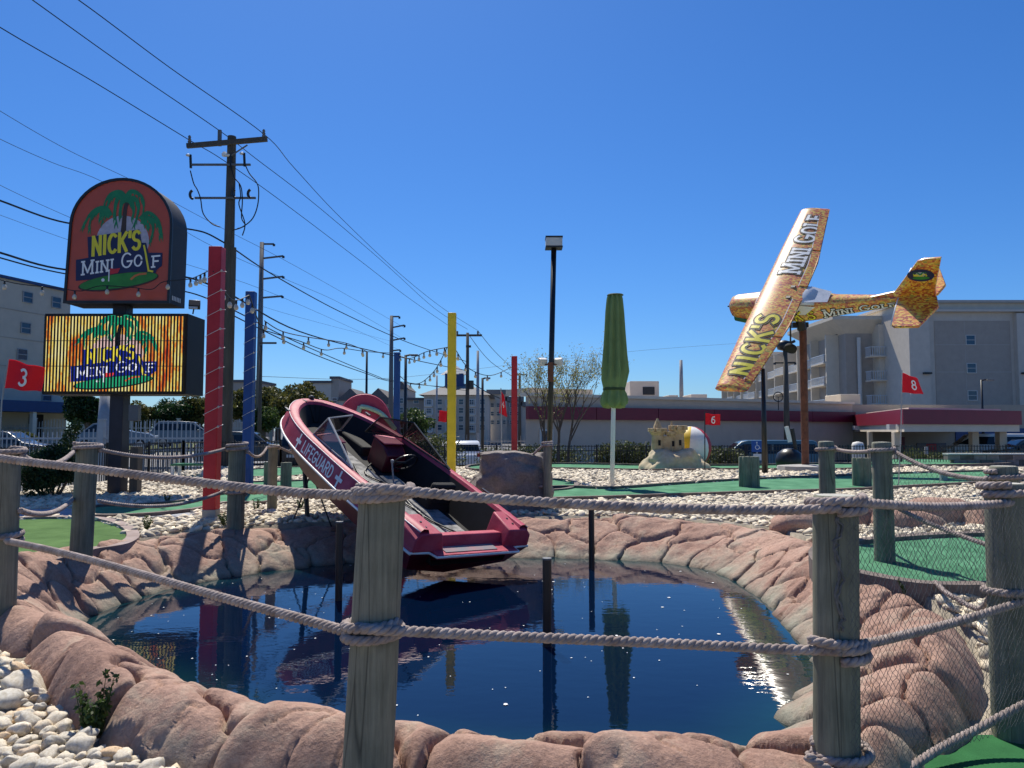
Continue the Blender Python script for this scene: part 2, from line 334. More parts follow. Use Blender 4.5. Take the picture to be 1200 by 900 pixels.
def ground_z(x, y):
    x = np.asarray(x, float); y = np.asarray(y, float)
    pl = .03 + .30 * sm(3.6, 6.6, y) - .14 * (1 - sm(4.7, 6.2, y)) * sm(1.0, 2.0, x)
    edge = np.minimum(sm(-11.2, -10.4, x), 1 - sm(27.5, 30, y)) * (1 - sm(19, 22, x))
    out = 0 - .55 * sm(29, 37, y) * sm(-12, -2, x) + .65 * sm(42, 55, y) * (1 - sm(-14, -6, x))
    return pl * edge + out * (1 - edge)

# ------------------------------------------------------------------ ground sheet
def nonuni(lo, hi, step, far, g=1.25):
    a = list(np.arange(lo, hi + 1e-6, step)); s = step
    while a[-1] < far: s *= g; a.append(a[-1] + s)
    s = step
    while a[0] > -far: s *= g; a.insert(0, a[0] - s)
    return np.array(a)
gx = nonuni(-14, 24, .25, 2500); gy = nonuni(-2, 42, .25, 2500)
X, Y_ = np.meshgrid(gx, gy); Z = ground_z(X, Y_)
ip = inpoly(X, Y_, midpoly); Z = np.where(ip, -.75, Z)
nx, ny = len(gx), len(gy); V = np.stack([X.ravel(), Y_.ravel(), Z.ravel()], 1)
i, j = np.meshgrid(np.arange(nx - 1), np.arange(ny - 1)); a = (j * nx + i).ravel(); FQ = np.stack([a, a + 1, a + nx + 1, a + nx], 1)
me = mesh_np('ground', V, FQ); g_o = link('ground', me, [K['bed'], K['asphalt']], smooth=True)
cx_ = V[FQ].mean(1); inp = (cx_[:, 0] > -10.9) & (cx_[:, 0] < 20.5) & (cx_[:, 1] < 28.6) & (cx_[:, 1] > -3)
me.polygons.foreach_set('material_index', np.where(inp, 0, 1).astype(np.int32)); setp(g_o, kind='structure')
def drape(name, x0, x1, y0, y1, off, mat_, st=.6):
    xs = np.arange(x0, x1 + st, st); ys = np.arange(y0, y1 + st, st); A, B = np.meshgrid(xs, ys); C_ = ground_z(A, B) + off
    n1 = len(xs); v = np.stack([A.ravel(), B.ravel(), C_.ravel()], 1); p, q = np.meshgrid(np.arange(n1 - 1), np.arange(len(ys) - 1)); a = (q * n1 + p).ravel()
    return setp(link(name, mesh_np(name, v, np.stack([a, a + 1, a + n1 + 1, a + n1], 1)), mat_, smooth=True), kind='structure')
drape('road', -70, 60, 34, 44, .02, mat('road_asphalt', (.16, .16, .165), .9, .12, 1.5, .3, 80), 1.0)
drape('verge', -70, -8, 46, 60, .02, mat('verge_grass', (.06, .08, .025), .95, ns=2, col2=(.10, .12, .04), bump=.6, bs=60), 1.0)
drape('pavement', -70, 60, 44.6, 45.9, .12, K['concrete'], 1.0)
drape('walkway', -10.3, -4.9, 11.2, 12.4, .02, K['paving'], .4)

# ------------------------------------------------------------------ water
def water_mat():
    m = bpy.data.materials.new('dyed_pond_water'); m.use_nodes = True; n = m.node_tree.nodes; l = m.node_tree.links; b = n['Principled BSDF']
    ge = n.new('ShaderNodeNewGeometry')
    at_ = n.new('ShaderNodeAttribute'); at_.attribute_name = 'shallow'
    no = n.new('ShaderNodeTexNoise'); no.inputs['Scale'].default_value = .9; no.inputs['Detail'].default_value = 3; l.new(ge.outputs['Position'], no.inputs['Vector'])
    mu = n.new('ShaderNodeMath'); mu.operation = 'MULTIPLY'; l.new(at_.outputs['Fac'], mu.inputs[0]); l.new(no.outputs[0], mu.inputs[1])
    mx = n.new('ShaderNodeMix'); mx.data_type = 'RGBA'; l.new(mu.outputs[0], mx.inputs[0]); mx.inputs[6].default_value = (.0008, .006, .022, 1); mx.inputs[7].default_value = (.012, .075, .06, 1)
    l.new(mx.outputs[2], b.inputs['Base Color']); b.inputs['Roughness'].default_value = .015; b.inputs['IOR'].default_value = 1.33
    w1 = n.new('ShaderNodeTexNoise'); w1.inputs['Scale'].default_value = 5; w1.inputs['Detail'].default_value = 3
    mp = n.new('ShaderNodeMapping'); mp.inputs['Scale'].default_value = (1, 1.7, 1); l.new(ge.outputs['Position'], mp.inputs[0]); l.new(mp.outputs[0], w1.inputs['Vector'])
    bp = n.new('ShaderNodeBump'); bp.inputs['Strength'].default_value = .055; bp.inputs['Distance'].default_value = .02; l.new(w1.outputs[0], bp.inputs['Height']); l.new(bp.outputs[0], b.inputs['Normal'])
    return m
WZ = -.10
gx = np.arange(-4.6, 3.4, .12); gy = np.arange(3.7, 11.2, .12); X, Y_ = np.meshgrid(gx, gy)
V = np.stack([X.ravel(), Y_.ravel(), np.full(X.size, WZ)], 1); n1 = len(gx); i, j = np.meshgrid(np.arange(n1 - 1), np.arange(len(gy) - 1)); a = (j * n1 + i).ravel(); FQ = np.stack([a, a + 1, a + n1 + 1, a + n1], 1)
c = V[FQ].mean(1); FQ = FQ[inpoly(c[:, 0], c[:, 1], (ring[:, 0:2] * .7 + ring[:, 2:4] * .3)[::12])]
me = mesh_np('water', V, FQ); att = me.attributes.new('shallow', 'FLOAT', 'POINT')
inn = ring[::6, 0:2]; d = np.sqrt(((V[:, None, :2] - inn[None]) ** 2).sum(2)).min(1); att.data.foreach_set('value', (np.clip(1 - d / .55, 0, 1) ** 1.6 * .65).astype(np.float32))
setp(link('water', me, water_mat()), kind='structure')

# ------------------------------------------------------------------ rock rim
def smin_noise(P, s, seed=0.):
    return np.array([mnoise.noise(Vector((p[0] * s + seed, p[1] * s - seed, p[2] * s + 3 * seed))) for p in P])
def build_rim():
    NV = 62
    vv = np.linspace(0, 1.06, NV)
    U = arc; W = np.linalg.norm(ring[:, 0:2] - ring[:, 2:4], axis=1)
    # seeds: (s, t metres across from outer)
    rs = np.random.default_rng(21); seeds = []
    def ctrl_arc(k): return arc[min(int(k * NR / len(RING)), NR - 1)] if k < len(RING) else PER
    zones = [(0, 1, [(.30, .85), (.80, .55)]), (1, 5, [(.14, .55), (.45, .50), (.80, .45)]), (5, 8, [(.12, .75), (.5, .66), (.88, .58)]), (8, 16, [(.10, .72), (.44, .78), (.82, .62)]), (16, 18, [(.15, .8), (.55, .8), (.88, .6)]), (18, 23, [(.28, .72), (.60, .85), (.93, .45)])]
    for (k0, k1, rows) in zones:
        s0, s1 = ctrl_arc(k0), ctrl_arc(k1)
        for ri, (vr, sp) in enumerate(rows):
            n = max(1, int(round((s1 - s0) / sp)))
            for q in range(n):
                s = s0 + (q + .5 + .5 * (ri % 2) + rs.uniform(-.24, .24)) * (s1 - s0) / n
                wl = np.interp(s % PER, U, W); 
                vq = vr + rs.uniform(-.07, .07); ri_ = np.interp(s % PER, U, np.arange(NR)); i0 = int(ri_); oo = ring[i0, 2:4]; ii = ring[i0, 0:2]; seeds.append(tuple(oo + (ii - oo) * vq))
    S = np.array(seeds)
    SS, VV = np.meshgrid(U, vv, indexing='ij'); TT = VV * W[:, None]
    base = np.stack([SS.ravel(), TT.ravel(), np.zeros(SS.size)], 1)
    # point on the ground for noise
    out = ring[:, None, 2:4]; inr = ring[:, None, 0:2]; XY = out + (inr - out) * vv[None, :, None]
    flat = np.concatenate([XY.reshape(-1, 2), np.zeros((SS.size, 1))], 1)
    n1 = smin_noise(flat, 2.2); n2 = smin_noise(flat, 2.2, 11.3); n3 = smin_noise(flat, 6.5, 5.1)
    n4 = smin_noise(flat, 13., 2.7)
    ps = flat[:, 0] + n1 * .24 + n3 * .06; pt = flat[:, 1] + n2 * .22 + n3 * .05
    F1 = np.full(len(ps), 9.); F2 = F1.copy(); ID = np.zeros(len(ps), int)
    for k, (s, t) in enumerate(S):
        dd = np.sqrt((ps - s) ** 2 + (pt - t) ** 2)
        lt = dd < F1; F2 = np.where(lt, F1, np.minimum(F2, dd)); ID = np.where(lt, k, ID); F1 = np.where(lt, dd, F1)
    e = (F2 - F1)
    ring_i = np.arange(NR)[:, None] / NR * len(RING)
    front = np.clip(np.interp(ring_i, [0, 1.5, 3, 5, 8, 16, 18, 23], [1, .75, .55, .35, .2, .25, .7, 1]), 0, 1) * np.ones((1, NV)); fr = front.ravel()
    wid = .13 + .17 * fr
    t = np.clip(e / wid, 0, 1); dome = np.sqrt(1 - (1 - t) ** 2)
    t2 = np.clip((e + n4 * .012) / .035, 0, 1)
    Zc = ring[:, 4][:, None]; Zo = ring[:, 5][:, None]; v = VV
    crest = .30
    up = Zo - .12 + (Zc - Zo + .12) * np.sin(np.clip(v / crest, 0, 1) * pi / 2) ** .8
    q = np.clip((v - crest) / (1.0 - crest), 0, 1.2)
    backw = 1 - front
    dn = Zc + (-.14 - Zc) * (front * q ** 1.9 + backw * (q ** 1.15)) - np.clip(v - 1, 0, 1) * 3
    Z = np.where(v < crest, up, dn)
    hgt = Z.ravel() + (dome - .75) * (.036 + .075 * fr) - (1 - t2) * (.042 + .02 * fr) + n1 * .045 + n3 * .022 + n4 * .006 - np.clip(.07 - np.abs(n3 + .5 * n1), 0, 1) * .42 * np.clip((np.abs(n2) - .12) * 6, 0, 1)
    tone = np.array([rs.uniform(-.035, .035) for _ in S])
    hgt = hgt + tone[ID] * (.5 + .5 * dome)
    hgt = np.where(base[:, 1] < .02, np.minimum(hgt, -0.05 + np.repeat(ring[:, 5], NV)), hgt)
    # bulge outward at the outer face
    dirv = (ring[:, 2:4] - ring[:, 0:2]); dirv = dirv / np.linalg.norm(dirv, axis=1)[:, None]
    bul = ((dome - .6) * .07 * (1 - np.clip(v.ravel() / .25, 0, 1)) * (.5 + fr)); bul2 = -((dome - .6) * .05 * np.clip((v.ravel() - .8) / .2, 0, 1))
    P = XY.reshape(-1, 2) + np.repeat(dirv, NV, 0) * (bul + bul2)[:, None]
    VX = np.concatenate([P, hgt[:, None]], 1)
    i, j = np.meshgrid(np.arange(NR), np.arange(NV - 1), indexing='ij'); a = (i * NV + j).ravel(); b = (((i + 1) % NR) * NV + j).ravel()
    FQ = np.stack([a, a + 1, b + 1, b], 1)
    fid = ID[FQ[:, 0]]
    root = thing('rock_edging', 'pink brown moulded rock edging all the way round the blue pond', 'rock edging', (0, 3.7, 0))
    for k in range(len(S)):
        f = FQ[fid == k]
        if len(f) < 12: continue
        u, inv = np.unique(f, return_inverse=True); vloc = VX[u]; c = vloc.mean(0)
        me = mesh_np('rock', vloc - c, inv.reshape(f.shape)); link('rock', me, K['rock'], root, True, loc=Vector(c) - root.location)
build_rim()

# ------------------------------------------------------------------ fonts (strokes in a unit box)
def A_(cx, cy, rx, ry, a0, a1, n=12): return [(cx + rx * math.cos(R(a0 + (a1 - a0) * i / n)), cy + ry * math.sin(R(a0 + (a1 - a0) * i / n))) for i in range(n + 1)]
GL = {
 'N': (.75, [[(.1, 0), (.1, 1)], [(.1, 1), (.65, 0)], [(.65, 0), (.65, 1)]], [.1, .65]), 'I': (.32, [[(.16, 0), (.16, 1)]], [.16]),
 'C': (.72, [A_(.40, .5, .32, .5, 52, 308, 16)], []), 'K': (.72, [[(.1, 0), (.1, 1)], [(.64, 1), (.12, .42)], [(.28, .6), (.66, 0)]], [.1]),
 "'": (.22, [[(.12, 1.02), (.10, .74)]], []), 'S': (.64, [A_(.32, .75, .25, .25, 35, 265, 10) + A_(.32, .25, .26, .25, 90, -145, 10)], []),
 'M': (.92, [[(.1, 0), (.1, 1)], [(.1, 1), (.46, .12)], [(.46, .12), (.82, 1)], [(.82, 1), (.82, 0)]], [.1, .82]),
 'G': (.80, [A_(.42, .5, .34, .5, 48, 340, 16) + [(.74, .42)], [(.46, .42), (.78, .42)]], []), 'O': (.82, [A_(.41, .5, .33, .5, 0, 360, 20)], []),
 'L': (.6, [[(.12, 1), (.12, 0)], [(.12, 0), (.54, 0)]], [.12]), 'F': (.6, [[(.12, 0), (.12, 1)], [(.12, 1), (.54, 1)], [(.12, .53), (.44, .53)]], [.12]),
 'E': (.62, [[(.12, 0), (.12, 1)], [(.12, 1), (.54, 1)], [(.12, .52), (.46, .52)], [(.12, 0), (.56, 0)]], [.12]),
 'U': (.74, [[(.1, 1), (.1, .32)] + A_(.37, .3, .27, .3, 180, 360, 10) + [(.64, 1)]], []), 'A': (.76, [[(.05, 0), (.38, 1)], [(.38, 1), (.71, 0)], [(.17, .34), (.59, .34)]], []),
 'R': (.70, [[(.1, 0), (.1, 1)], [(.1, 1), (.34, 1)] + A_(.36, .75, .24, .25, 90, -90, 10) + [(.1, .5)], [(.34, .5), (.64, 0)]], [.1]),
 'D': (.74, [[(.1, 0), (.1, 1)], [(.1, 1), (.3, 1)] + A_(.32, .5, .34, .5, 90, -90, 12) + [(.1, 0)]], []),
 '3': (.66, [A_(.30, .75, .26, .25, 140, -90, 10) + A_(.30, .26, .28, .27, 90, -140, 10)], []),
 '6': (.68, [A_(.33, .30, .27, .29, 0, 360, 14), [(.07, .36), (.12, .68), (.28, .92), (.52, .98)]], []),
 '8': (.66, [A_(.33, .75, .23, .24, 0, 360, 12), A_(.33, .26, .27, .27, 0, 360, 12)], []), '5': (.66, [[(.55, 1), (.15, 1), (.12, .58)] + A_(.32, .33, .27, .31, 120, -140, 12)], []),
 '2': (.66, [A_(.32, .72, .26, .27, 160, -30, 10) + [(.08, 0), (.6, 0)]], []), '4': (.66, [[(.5, 0), (.5, 1), (.06, .3), (.62, .3)]], []), ' ': (.4, [], [])}
def strokes(text, serif=False, gap=.12, small=None):
    """-> list of polylines, total width. small: caps after the first letter of each word are this much smaller"""
    out = []; x = 0; first = True
    for ch in text:
        wd, pl, st = GL[ch]; k = 1
        if ch == ' ': first = True; x += wd; continue
        if small and not first: k = small
        first = False
        for p in pl: out.append([(x + q[0] * k, q[1] * k) for q in p])
        if serif:
            for sx in st:
                for zz in (0, 1):
                    out.append([(x + (sx - .10) * k, zz * k), (x + (sx + .10) * k, zz * k)])
        x += (wd + gap) * k
    return out, x
def dense(pls, step):
    out = []
    for pl in pls:
        q = [pl[0]]
        for a, b in zip(pl[:-1], pl[1:]):
            n = max(1, int(math.hypot(b[0] - a[0], b[1] - a[1]) / step)); q += [(a[0] + (b[0] - a[0]) * k / n, a[1] + (b[1] - a[1]) * k / n) for k in range(1, n + 1)]
        out.append(q)
    return out
_zc = [0]
def ribbon(mb, pls, th, mapf, z0=0.0, taper=False, mi=0):
    """flat strokes: mapf(x,y,h)->point; h is height off the surface"""
    for pl in pls:
        _zc[0] = (_zc[0] + 1) % 12; h = z0 + _zc[0] * .00012
        n = len(pl)
        if n < 2: continue
        L_, R_ = [], []
        for i in range(n):
            a = pl[max(i - 1, 0)]; b = pl[min(i + 1, n - 1)]; dx, dy = b[0] - a[0], b[1] - a[1]; d = math.hypot(dx, dy) or 1; nx_, ny_ = -dy / d, dx / d
            k = th / 2 * ((1 - .92 * i / (n - 1)) if taper else 1)
            x, y = pl[i]
            if not taper:
                if i == 0: x -= dx / d * th * .42; y -= dy / d * th * .42
                if i == n - 1: x += dx / d * th * .42; y += dy / d * th * .42
            L_.append(mapf(x + nx_ * k, y + ny_ * k, h)); R_.append(mapf(x - nx_ * k, y - ny_ * k, h))
        mb.add(L_ + R_, [(i, i + 1, n + i + 1, n + i) for i in range(n - 1)], mi)
def flatpoly(mb, poly, mapf, h, mi=0):
    mb.add([mapf(x, y, h) for x, y in poly], [tuple(range(len(poly)))], mi)
K['ink_yellow'] = mat('print_yellow', (.78, .66, .03), .5, .05); K['ink_white'] = mat('print_white', (.80, .80, .78), .5, .04)
K['ink_navy'] = mat('print_navy', (.012, .015, .07), .5, .1); K['ink_green'] = mat('print_green', (.01, .20, .07), .5, .2); K['ink_red'] = mat('print_red', (.55, .02, .03), .5, .1)
K['ink_brown'] = mat('print_brown', (.05, .025, .015), .5, .2); K['ink_moon'] = mat('print_moon', (.42, .40, .46), .5, .15, 12); K['ink_grass'] = mat('print_grass', (.03, .22, .03), .5, .2)
K['ink_dark'] = mat('print_dark', (.015, .012, .01), .6, .1)
K['ink_orange'] = mat('print_orange', (.60, .16, .04), .5, .1)

def palm_logo(root, mapf, mats, name_prefix='', flat=False):
    """business logo drawn in the sign photo's own grid (x right 100..670, y down 110..770) through mapf(x,y,h)"""
    def add(nm, fn, m):
        mb = MB(); fn(mb); return obj(nm, mb, m, root)
    circ = lambda cx, cy, rx, ry, a0=0, a1=360, n=36: [(cx + rx * math.cos(R(a0 + (a1 - a0) * i / n)), cy - ry * math.sin(R(a0 + (a1 - a0) * i / n))) for i in range(n)]
    add('moon_print', lambda mb: flatpoly(mb, circ(402, 455, 172, 172), mapf, .004), mats['moon'])
    add('palm_trunk_print', lambda mb: flatpoly(mb, [(388, 400), (395, 320), (400, 250), (408, 200), (425, 172), (450, 180), (440, 205), (428, 225), (424, 300), (424, 400)], mapf, .007), mats['brown'])
    def fronds(mb):
        C = [(415, 165), (235, 265), (560, 300)]
        arcs = [
         [(420, 185), (380, 130), (320, 140), (285, 190), (280, 250)], [(420, 185), (370, 165), (350, 220), (352, 290), (372, 370)], [(415, 180), (450, 125), (510, 150), (535, 210), (525, 285)],
         [(415, 180), (470, 170), (500, 220), (490, 300), (462, 372)], [(410, 175), (390, 200), (385, 250), (392, 300)], [(430, 170), (460, 210), (470, 260), (455, 310)], [(400, 170), (340, 150), (300, 215), (300, 300)],
         [(320, 285), (290, 235), (235, 235), (180, 280), (125, 390)], [(320, 290), (260, 250), (210, 280), (190, 330), (195, 410)], [(315, 290), (280, 270), (255, 290), (285, 335)], [(300, 250), (230, 250), (165, 310), (150, 370)],
         [(515, 310), (560, 265), (620, 300), (650, 360), (665, 455)], [(520, 320), (580, 300), (600, 370), (590, 420), (575, 470)], [(520, 320), (560, 340), (580, 370)], [(530, 300), (600, 310), (645, 380), (640, 430)]]
        for a in arcs:
            pts = [(p[0], p[1]) for p in catmull(a, 5)]
            ribbon(mb, [pts], 40 if a[0][0] > 380 and a[0][0] < 440 else 34, mapf, .009, taper=True)
            for q in range(3, len(pts) - 2, 2):
                x, y = pts[q]; ribbon(mb, [[(x, y), (x - 10 + (x > 415) * 8, y + 26), (x - 12 + (x > 415) * 16, y + 46)]], 15, mapf, .0075, taper=True)
    add('palm_frond_print', fronds, mats['green'])
    add('banner_print', lambda mb: (flatpoly(mb, [(176, 425), (510, 374), (528, 462), (556, 462), (574, 528), (664, 528), (664, 612), (632, 640), (618, 676), (560, 690), (420, 680), (110, 712), (106, 575), (186, 560)], mapf, .0115)), mats['navy'])
    def green(mb): flatpoly(mb, [(p[0], p[1] - (p[0] - 385) * .14) for p in circ(385, 712, 250, 46)], mapf, .0138)
    def greeno(mb): flatpoly(mb, [(p[0], p[1] - (p[0] - 385) * .14) for p in circ(385, 716, 258, 54)], mapf, .0125)
    add('green_outline_print', greeno, mats['brown']); add('green_print', green, mats['grass'])
    add('bunker_print', lambda mb: ribbon(mb, [[(468, 700), (490, 680), (520, 668), (560, 664)]], 13, mapf, .016), mats['orange'])
    def put(text, x0, y0, x1, y1, h, **k):
        pl, wd = strokes(text, **k); sx = (x1 - x0) / wd; sl = (y1 - y0) / (x1 - x0)
        return [[(x0 + a * sx, y0 + a * sx * sl - b * h) for a, b in p] for p in pl]
    nick = put("NICK'S", 208, 545, 528, 500, 118, gap=.10)
    mini = put('MINI', 146, 672, 362, 640, 84, serif=True, small=.84, gap=.14); go = put('GO', 398, 628, 545, 610, 92, serif=True, small=.76, gap=.1); f_ = put('F', 596, 622, 664, 616, 70, serif=True)
    add('name_print', lambda mb: ribbon(mb, nick, 21, mapf, .0155), mats['yellow'])
    for w_ in (mini, go, f_): add('mini_golf_print', lambda mb: ribbon(mb, w_, 11, mapf, .0155), mats['white'])
    add('golf_club_print', lambda mb: ribbon(mb, [[(545, 482), (558, 540), (570, 600), (578, 640)], [(578, 645), (604, 650)]], 12, mapf, .0175), mats['yellow'])
    add('golf_flag_print', lambda mb: (flatpoly(mb, [(330, 628), (358, 634), (395, 628), (380, 660), (330, 670)], mapf, .0175)), mats['red'])
    add('flagstick_print', lambda mb: ribbon(mb, [[(324, 640), (324, 712)]], 7, mapf, .018), mats['white'])
    add('golf_ball_print', lambda mb: flatpoly(mb, circ(286, 706, 11, 11, n=12), mapf, .0165), mats['white'])

# ------------------------------------------------------------------ the big sign
def build_sign():
    YS = 15.2; base = gnd(138, 580)
    s = 1 / 5.456 / F * YS
    O = at(70 + 380 / 5.456, 200 + 450 / 5.456, YS)
    def lp(X_, Y2, h=0): return Vector((O.x + (X_ - 380) * s, YS - h, O.z - (Y2 - 450) * s))
    root = thing('arched_sign', 'arched orange sign with palm trees and MINI GOLF lettering above the striped screen', 'sign', (lp(380, 0).x, YS + .3, lp(0, 860).z))
    arch = lambda inset: [(38 + inset, 855 - inset), (60 + inset, 330)] + [(392 + (332 - inset) * math.cos(R(a)), 350 - (312 - inset) * math.sin(R(a))) for a in range(176, -1, -8)] + [(718 - inset, 855 - inset)]
    mb = MB(); a = [lp(x, y, 0) for x, y in arch(0)]; n = len(a); b = [q + Vector((0, .70, 0)) for q in a]
    mb.add(a + b, [tuple(range(n)), tuple(range(n, 2 * n))[::-1]] + [(i, (i + 1) % n, n + (i + 1) % n, n + i) for i in range(n)])
    obj('cabinet', mb, mat('sign_cabinet', (.025, .026, .030), .6, .15, 3, spec=.25), root, ang=30)
    # raised frame ring
    mb = MB(); o = [lp(x, y, .03) for x, y in arch(-3)]; o2 = [lp(x, y, .03) for x, y in arch(14)]; ob = [lp(x, y, 0) for x, y in arch(-3)]; i2 = [lp(x, y, .0) for x, y in arch(14)]
    vs = o + o2 + ob + i2
    fs = []
    for i in range(n):
        k = (i + 1) % n; fs += [(i, k, n + k, n + i), (i, 2 * n + i, 2 * n + k, k), (n + i, n + k, 3 * n + k, 3 * n + i)]
    mb.add(vs, fs); obj('face_frame', mb, K['black'], root)
    mb = MB(); flatpoly(mb, arch(12), lp, .002); obj('orange_face', mb, mat('sign_face_orange', (.50, .075, .03), .35, .07, 3), root)
    palm_logo(root, lp, dict(moon=K['ink_moon'], brown=K['ink_brown'], green=K['ink_green'], navy=K['ink_navy'], grass=K['ink_grass'], orange=K['ink_orange'], yellow=K['ink_yellow'], white=K['ink_white'], red=K['ink_red']))
    mb = MB(); p = lp(718, 815)
    for q in range(6): mb.box((p.x + .002, YS + .12 + .07 * q, p.z), (.006, .035, .09))
    obj('vent_slots', mb, K['lamp_face'], root)
    # support post
    pr = thing('sign_post', 'dark square steel post with meter box carrying both signs', 'post', base)
    mb = MB(); px0 = at(139, 500, YS + .35); mb.box((px0.x, YS + .38, (base.z - .1 + lp(0, 860).z + .4) / 2), (.27, .30, lp(0, 860).z + .4 - base.z + .1)); obj('column', mb, mat('sign_post_paint', (.02, .018, .028), .55, .25, 4, .2, 20), pr, bevel=.01)
    mb = MB(); c = at(158, 484, YS + .2); mb.box(c, (.2, .12, .32)); obj('meter_box', mb, K['grey_metal'], pr, bevel=.01)
    mb = MB(); c = at(152, 560, YS + .3); mb.box((c.x + .04, YS + .46, .33 + .45), (.16, .2, 1.0)); obj('lower_conduit', mb, K['pole_wood'], pr)
    # LED screen
    A = at(51, 459, YS); B = at(216.5, 370, YS); x0, x1, z0, z1 = A.x, B.x, A.z, B.z; cx = (x0 + x1) / 2
    led = thing('led_screen', 'wide black electronic message board with glowing yellow striped picture under the arched sign', 'led sign', (cx, YS + .3, z0))
    mb = MB(); mb.box((cx, YS + .46, (z0 + z1) / 2), (x1 - x0 + .10, .86, z1 - z0 + .10)); obj('cabinet', mb, mat('led_cabinet', (.016, .017, .02), .6, .15, 3, spec=.25), led, bevel=.01)
    m = bpy.data.materials.new('led_picture'); m.use_nodes = True; n_ = m.node_tree.nodes; l = m.node_tree.links; bs = n_['Principled BSDF']
    tc = n_.new('ShaderNodeTexCoord'); mp = n_.new('ShaderNodeMapping'); mp.inputs['Scale'].default_value = (3.2, 1, .9); no = n_.new('ShaderNodeTexNoise'); no.inputs['Scale'].default_value = 1.6; no.inputs['Detail'].default_value = 7; no.inputs['Roughness'].default_value = .7
    l.new(tc.outputs['Object'], mp.inputs[0]); l.new(mp.outputs[0], no.inputs['Vector']); cr = n_.new('ShaderNodeValToRGB'); e = cr.color_ramp.elements
    e[0].position = .32; e[0].color = (.55, .04, .01, 1); e[1].position = .45; e[1].color = (.9, .27, .03, 1); q = e.new(.5); q.color = (.95, .72, .14, 1); q = e.new(.62); q.color = (1, .9, .42, 1)
    l.new(no.outputs[0], cr.inputs[0]); bs.inputs['Base Color'].default_value = (.03, .03, .03, 1); l.new(cr.outputs[0], bs.inputs['Emission Color']); bs.inputs['Emission Strength'].default_value = .66
    mb = MB(); mb.box((cx, YS + .02, (z0 + z1) / 2), (x1 - x0 - .02, .03, z1 - z0 - .02)); obj('lit_picture', mb, m, led)
    em = lambda nm, c, s_=.8: mat(nm, c, .5, .15, 8, emit=s_)
    LM = dict(moon=em('led_moon', (.75, .5, .45), .7), brown=em('led_black', (.02, .02, .02), .1), green=em('led_green', (.01, .25, .12)), navy=em('led_navy', (.01, .02, .22)), grass=em('led_grass', (.02, .32, .14)), orange=em('led_red', (.7, .1, .03)), yellow=em('led_yellow', (.75, .62, .05)), white=em('led_white', (.75, .75, .8)), red=LM0)
    lcx = at(134, 412, YS)
    def l2(X_, Y2, h=0): return Vector((lcx.x + (X_ - 385) * s * .99, YS + .003 - h, lcx.z - (Y2 - 440) * s * .72))
    palm_logo(led, l2, LM)
    mb = MB(); nb = 43; pitch = (x1 - x0) / nb  # black bars added to imitate the dark moire stripes in the lit picture
    for q in range(nb + 1):
        mb.box((x0 + pitch * q, YS - .026, (z0 + z1) / 2), (pitch * .50, .008, z1 - z0))
    obj('moire_stripes', mb, K['black_matte'], led, kind='stuff')
    mb = MB()
    for q in range(1, 3): mb.box((cx, YS - .034, z0 + (z1 - z0) * q / 3), (x1 - x0, .004, .012))
    obj('module_seam', mb, K['black'], led)
    # bracket and floodlight
    fl = thing('sign_floodlight', 'small black floodlight on a bracket at the right end of the screen top', 'floodlight', at(229, 366, YS + .5))
    c = at(228, 357, YS + .3); mb = MB(); mb.box(c, (.22, .12, .16), Euler((R(-35), 0, R(20))).to_matrix()); obj('lamp_head', mb, K['black'], fl, bevel=.01)
    mb = MB(); mb.box(c + Vector((0, -.07, -.05)), (.17, .01, .11), Euler((R(-35), 0, R(20))).to_matrix()); obj('lens', mb, K['lamp_face'], fl)
    mb = MB(); mb.tube([c, at(226, 368, YS + .35)], .015); obj('bracket', mb, K['black'], fl)
    return lp
LM0 = mat('led_flag_red', (.75, .05, .05), .5, .1, emit=.8)
build_sign()

# ------------------------------------------------------------------ ropes and posts
def rope_mesh(mb, pts, r=.026, pitch=.13, per=9, ns=7, amp=.5):
    P = np.array(pts, float); seg = np.linalg.norm(np.diff(P, axis=0), axis=1); L = np.concatenate([[0], np.cumsum(seg)]); n = max(4, int(L[-1] / pitch * per))
    t = np.linspace(0, L[-1], n); Q = np.stack([np.interp(t, L, P[:, k]) for k in range(3)], 1)
    T = np.gradient(Q, axis=0); T /= np.linalg.norm(T, axis=1)[:, None] + 1e-12
    up = np.array([0, 0, 1.]); s1 = np.cross(T, up); s1 /= np.linalg.norm(s1, axis=1)[:, None] + 1e-9; s2 = np.cross(s1, T)
    for k in range(3):
        a = 2 * pi * (t / pitch + k / 3); c = Q + (s1 * np.cos(a)[:, None] + s2 * np.sin(a)[:, None]) * r * amp
        Tc = np.gradient(c, axis=0); Tc /= np.linalg.norm(Tc, axis=1)[:, None]; n1 = np.cross(Tc, up); n1 /= np.linalg.norm(n1, axis=1)[:, None] + 1e-9; n2 = np.cross(n1, Tc)
        b = 2 * pi * np.arange(ns) / ns; rr = r * .56
        V = c[:, None] + (n1[:, None] * np.cos(b)[None, :, None] + n2[:, None] * np.sin(b)[None, :, None]) * rr
        mb.loft([list(map(tuple, q)) for q in V], cap=True)
def sag(a, b, d, n=14):
    a = np.array(a); b = np.array(b); t = np.linspace(0, 1, n); P = a + (b - a) * t[:, None]; P[:, 2] -= d * 4 * t * (1 - t); return P
def wrap(c, z, rp, r, turns=1.6, a0=0, n=40, rise=None):
    t = np.linspace(0, 1, n); a = a0 + t * turns * 2 * pi; rise = rise if rise is not None else r * 2.1 * turns
    return np.stack([c[0] + (rp + r * .8) * np.cos(a), c[1] + (rp + r * .8) * np.sin(a), z + t * rise], 1)
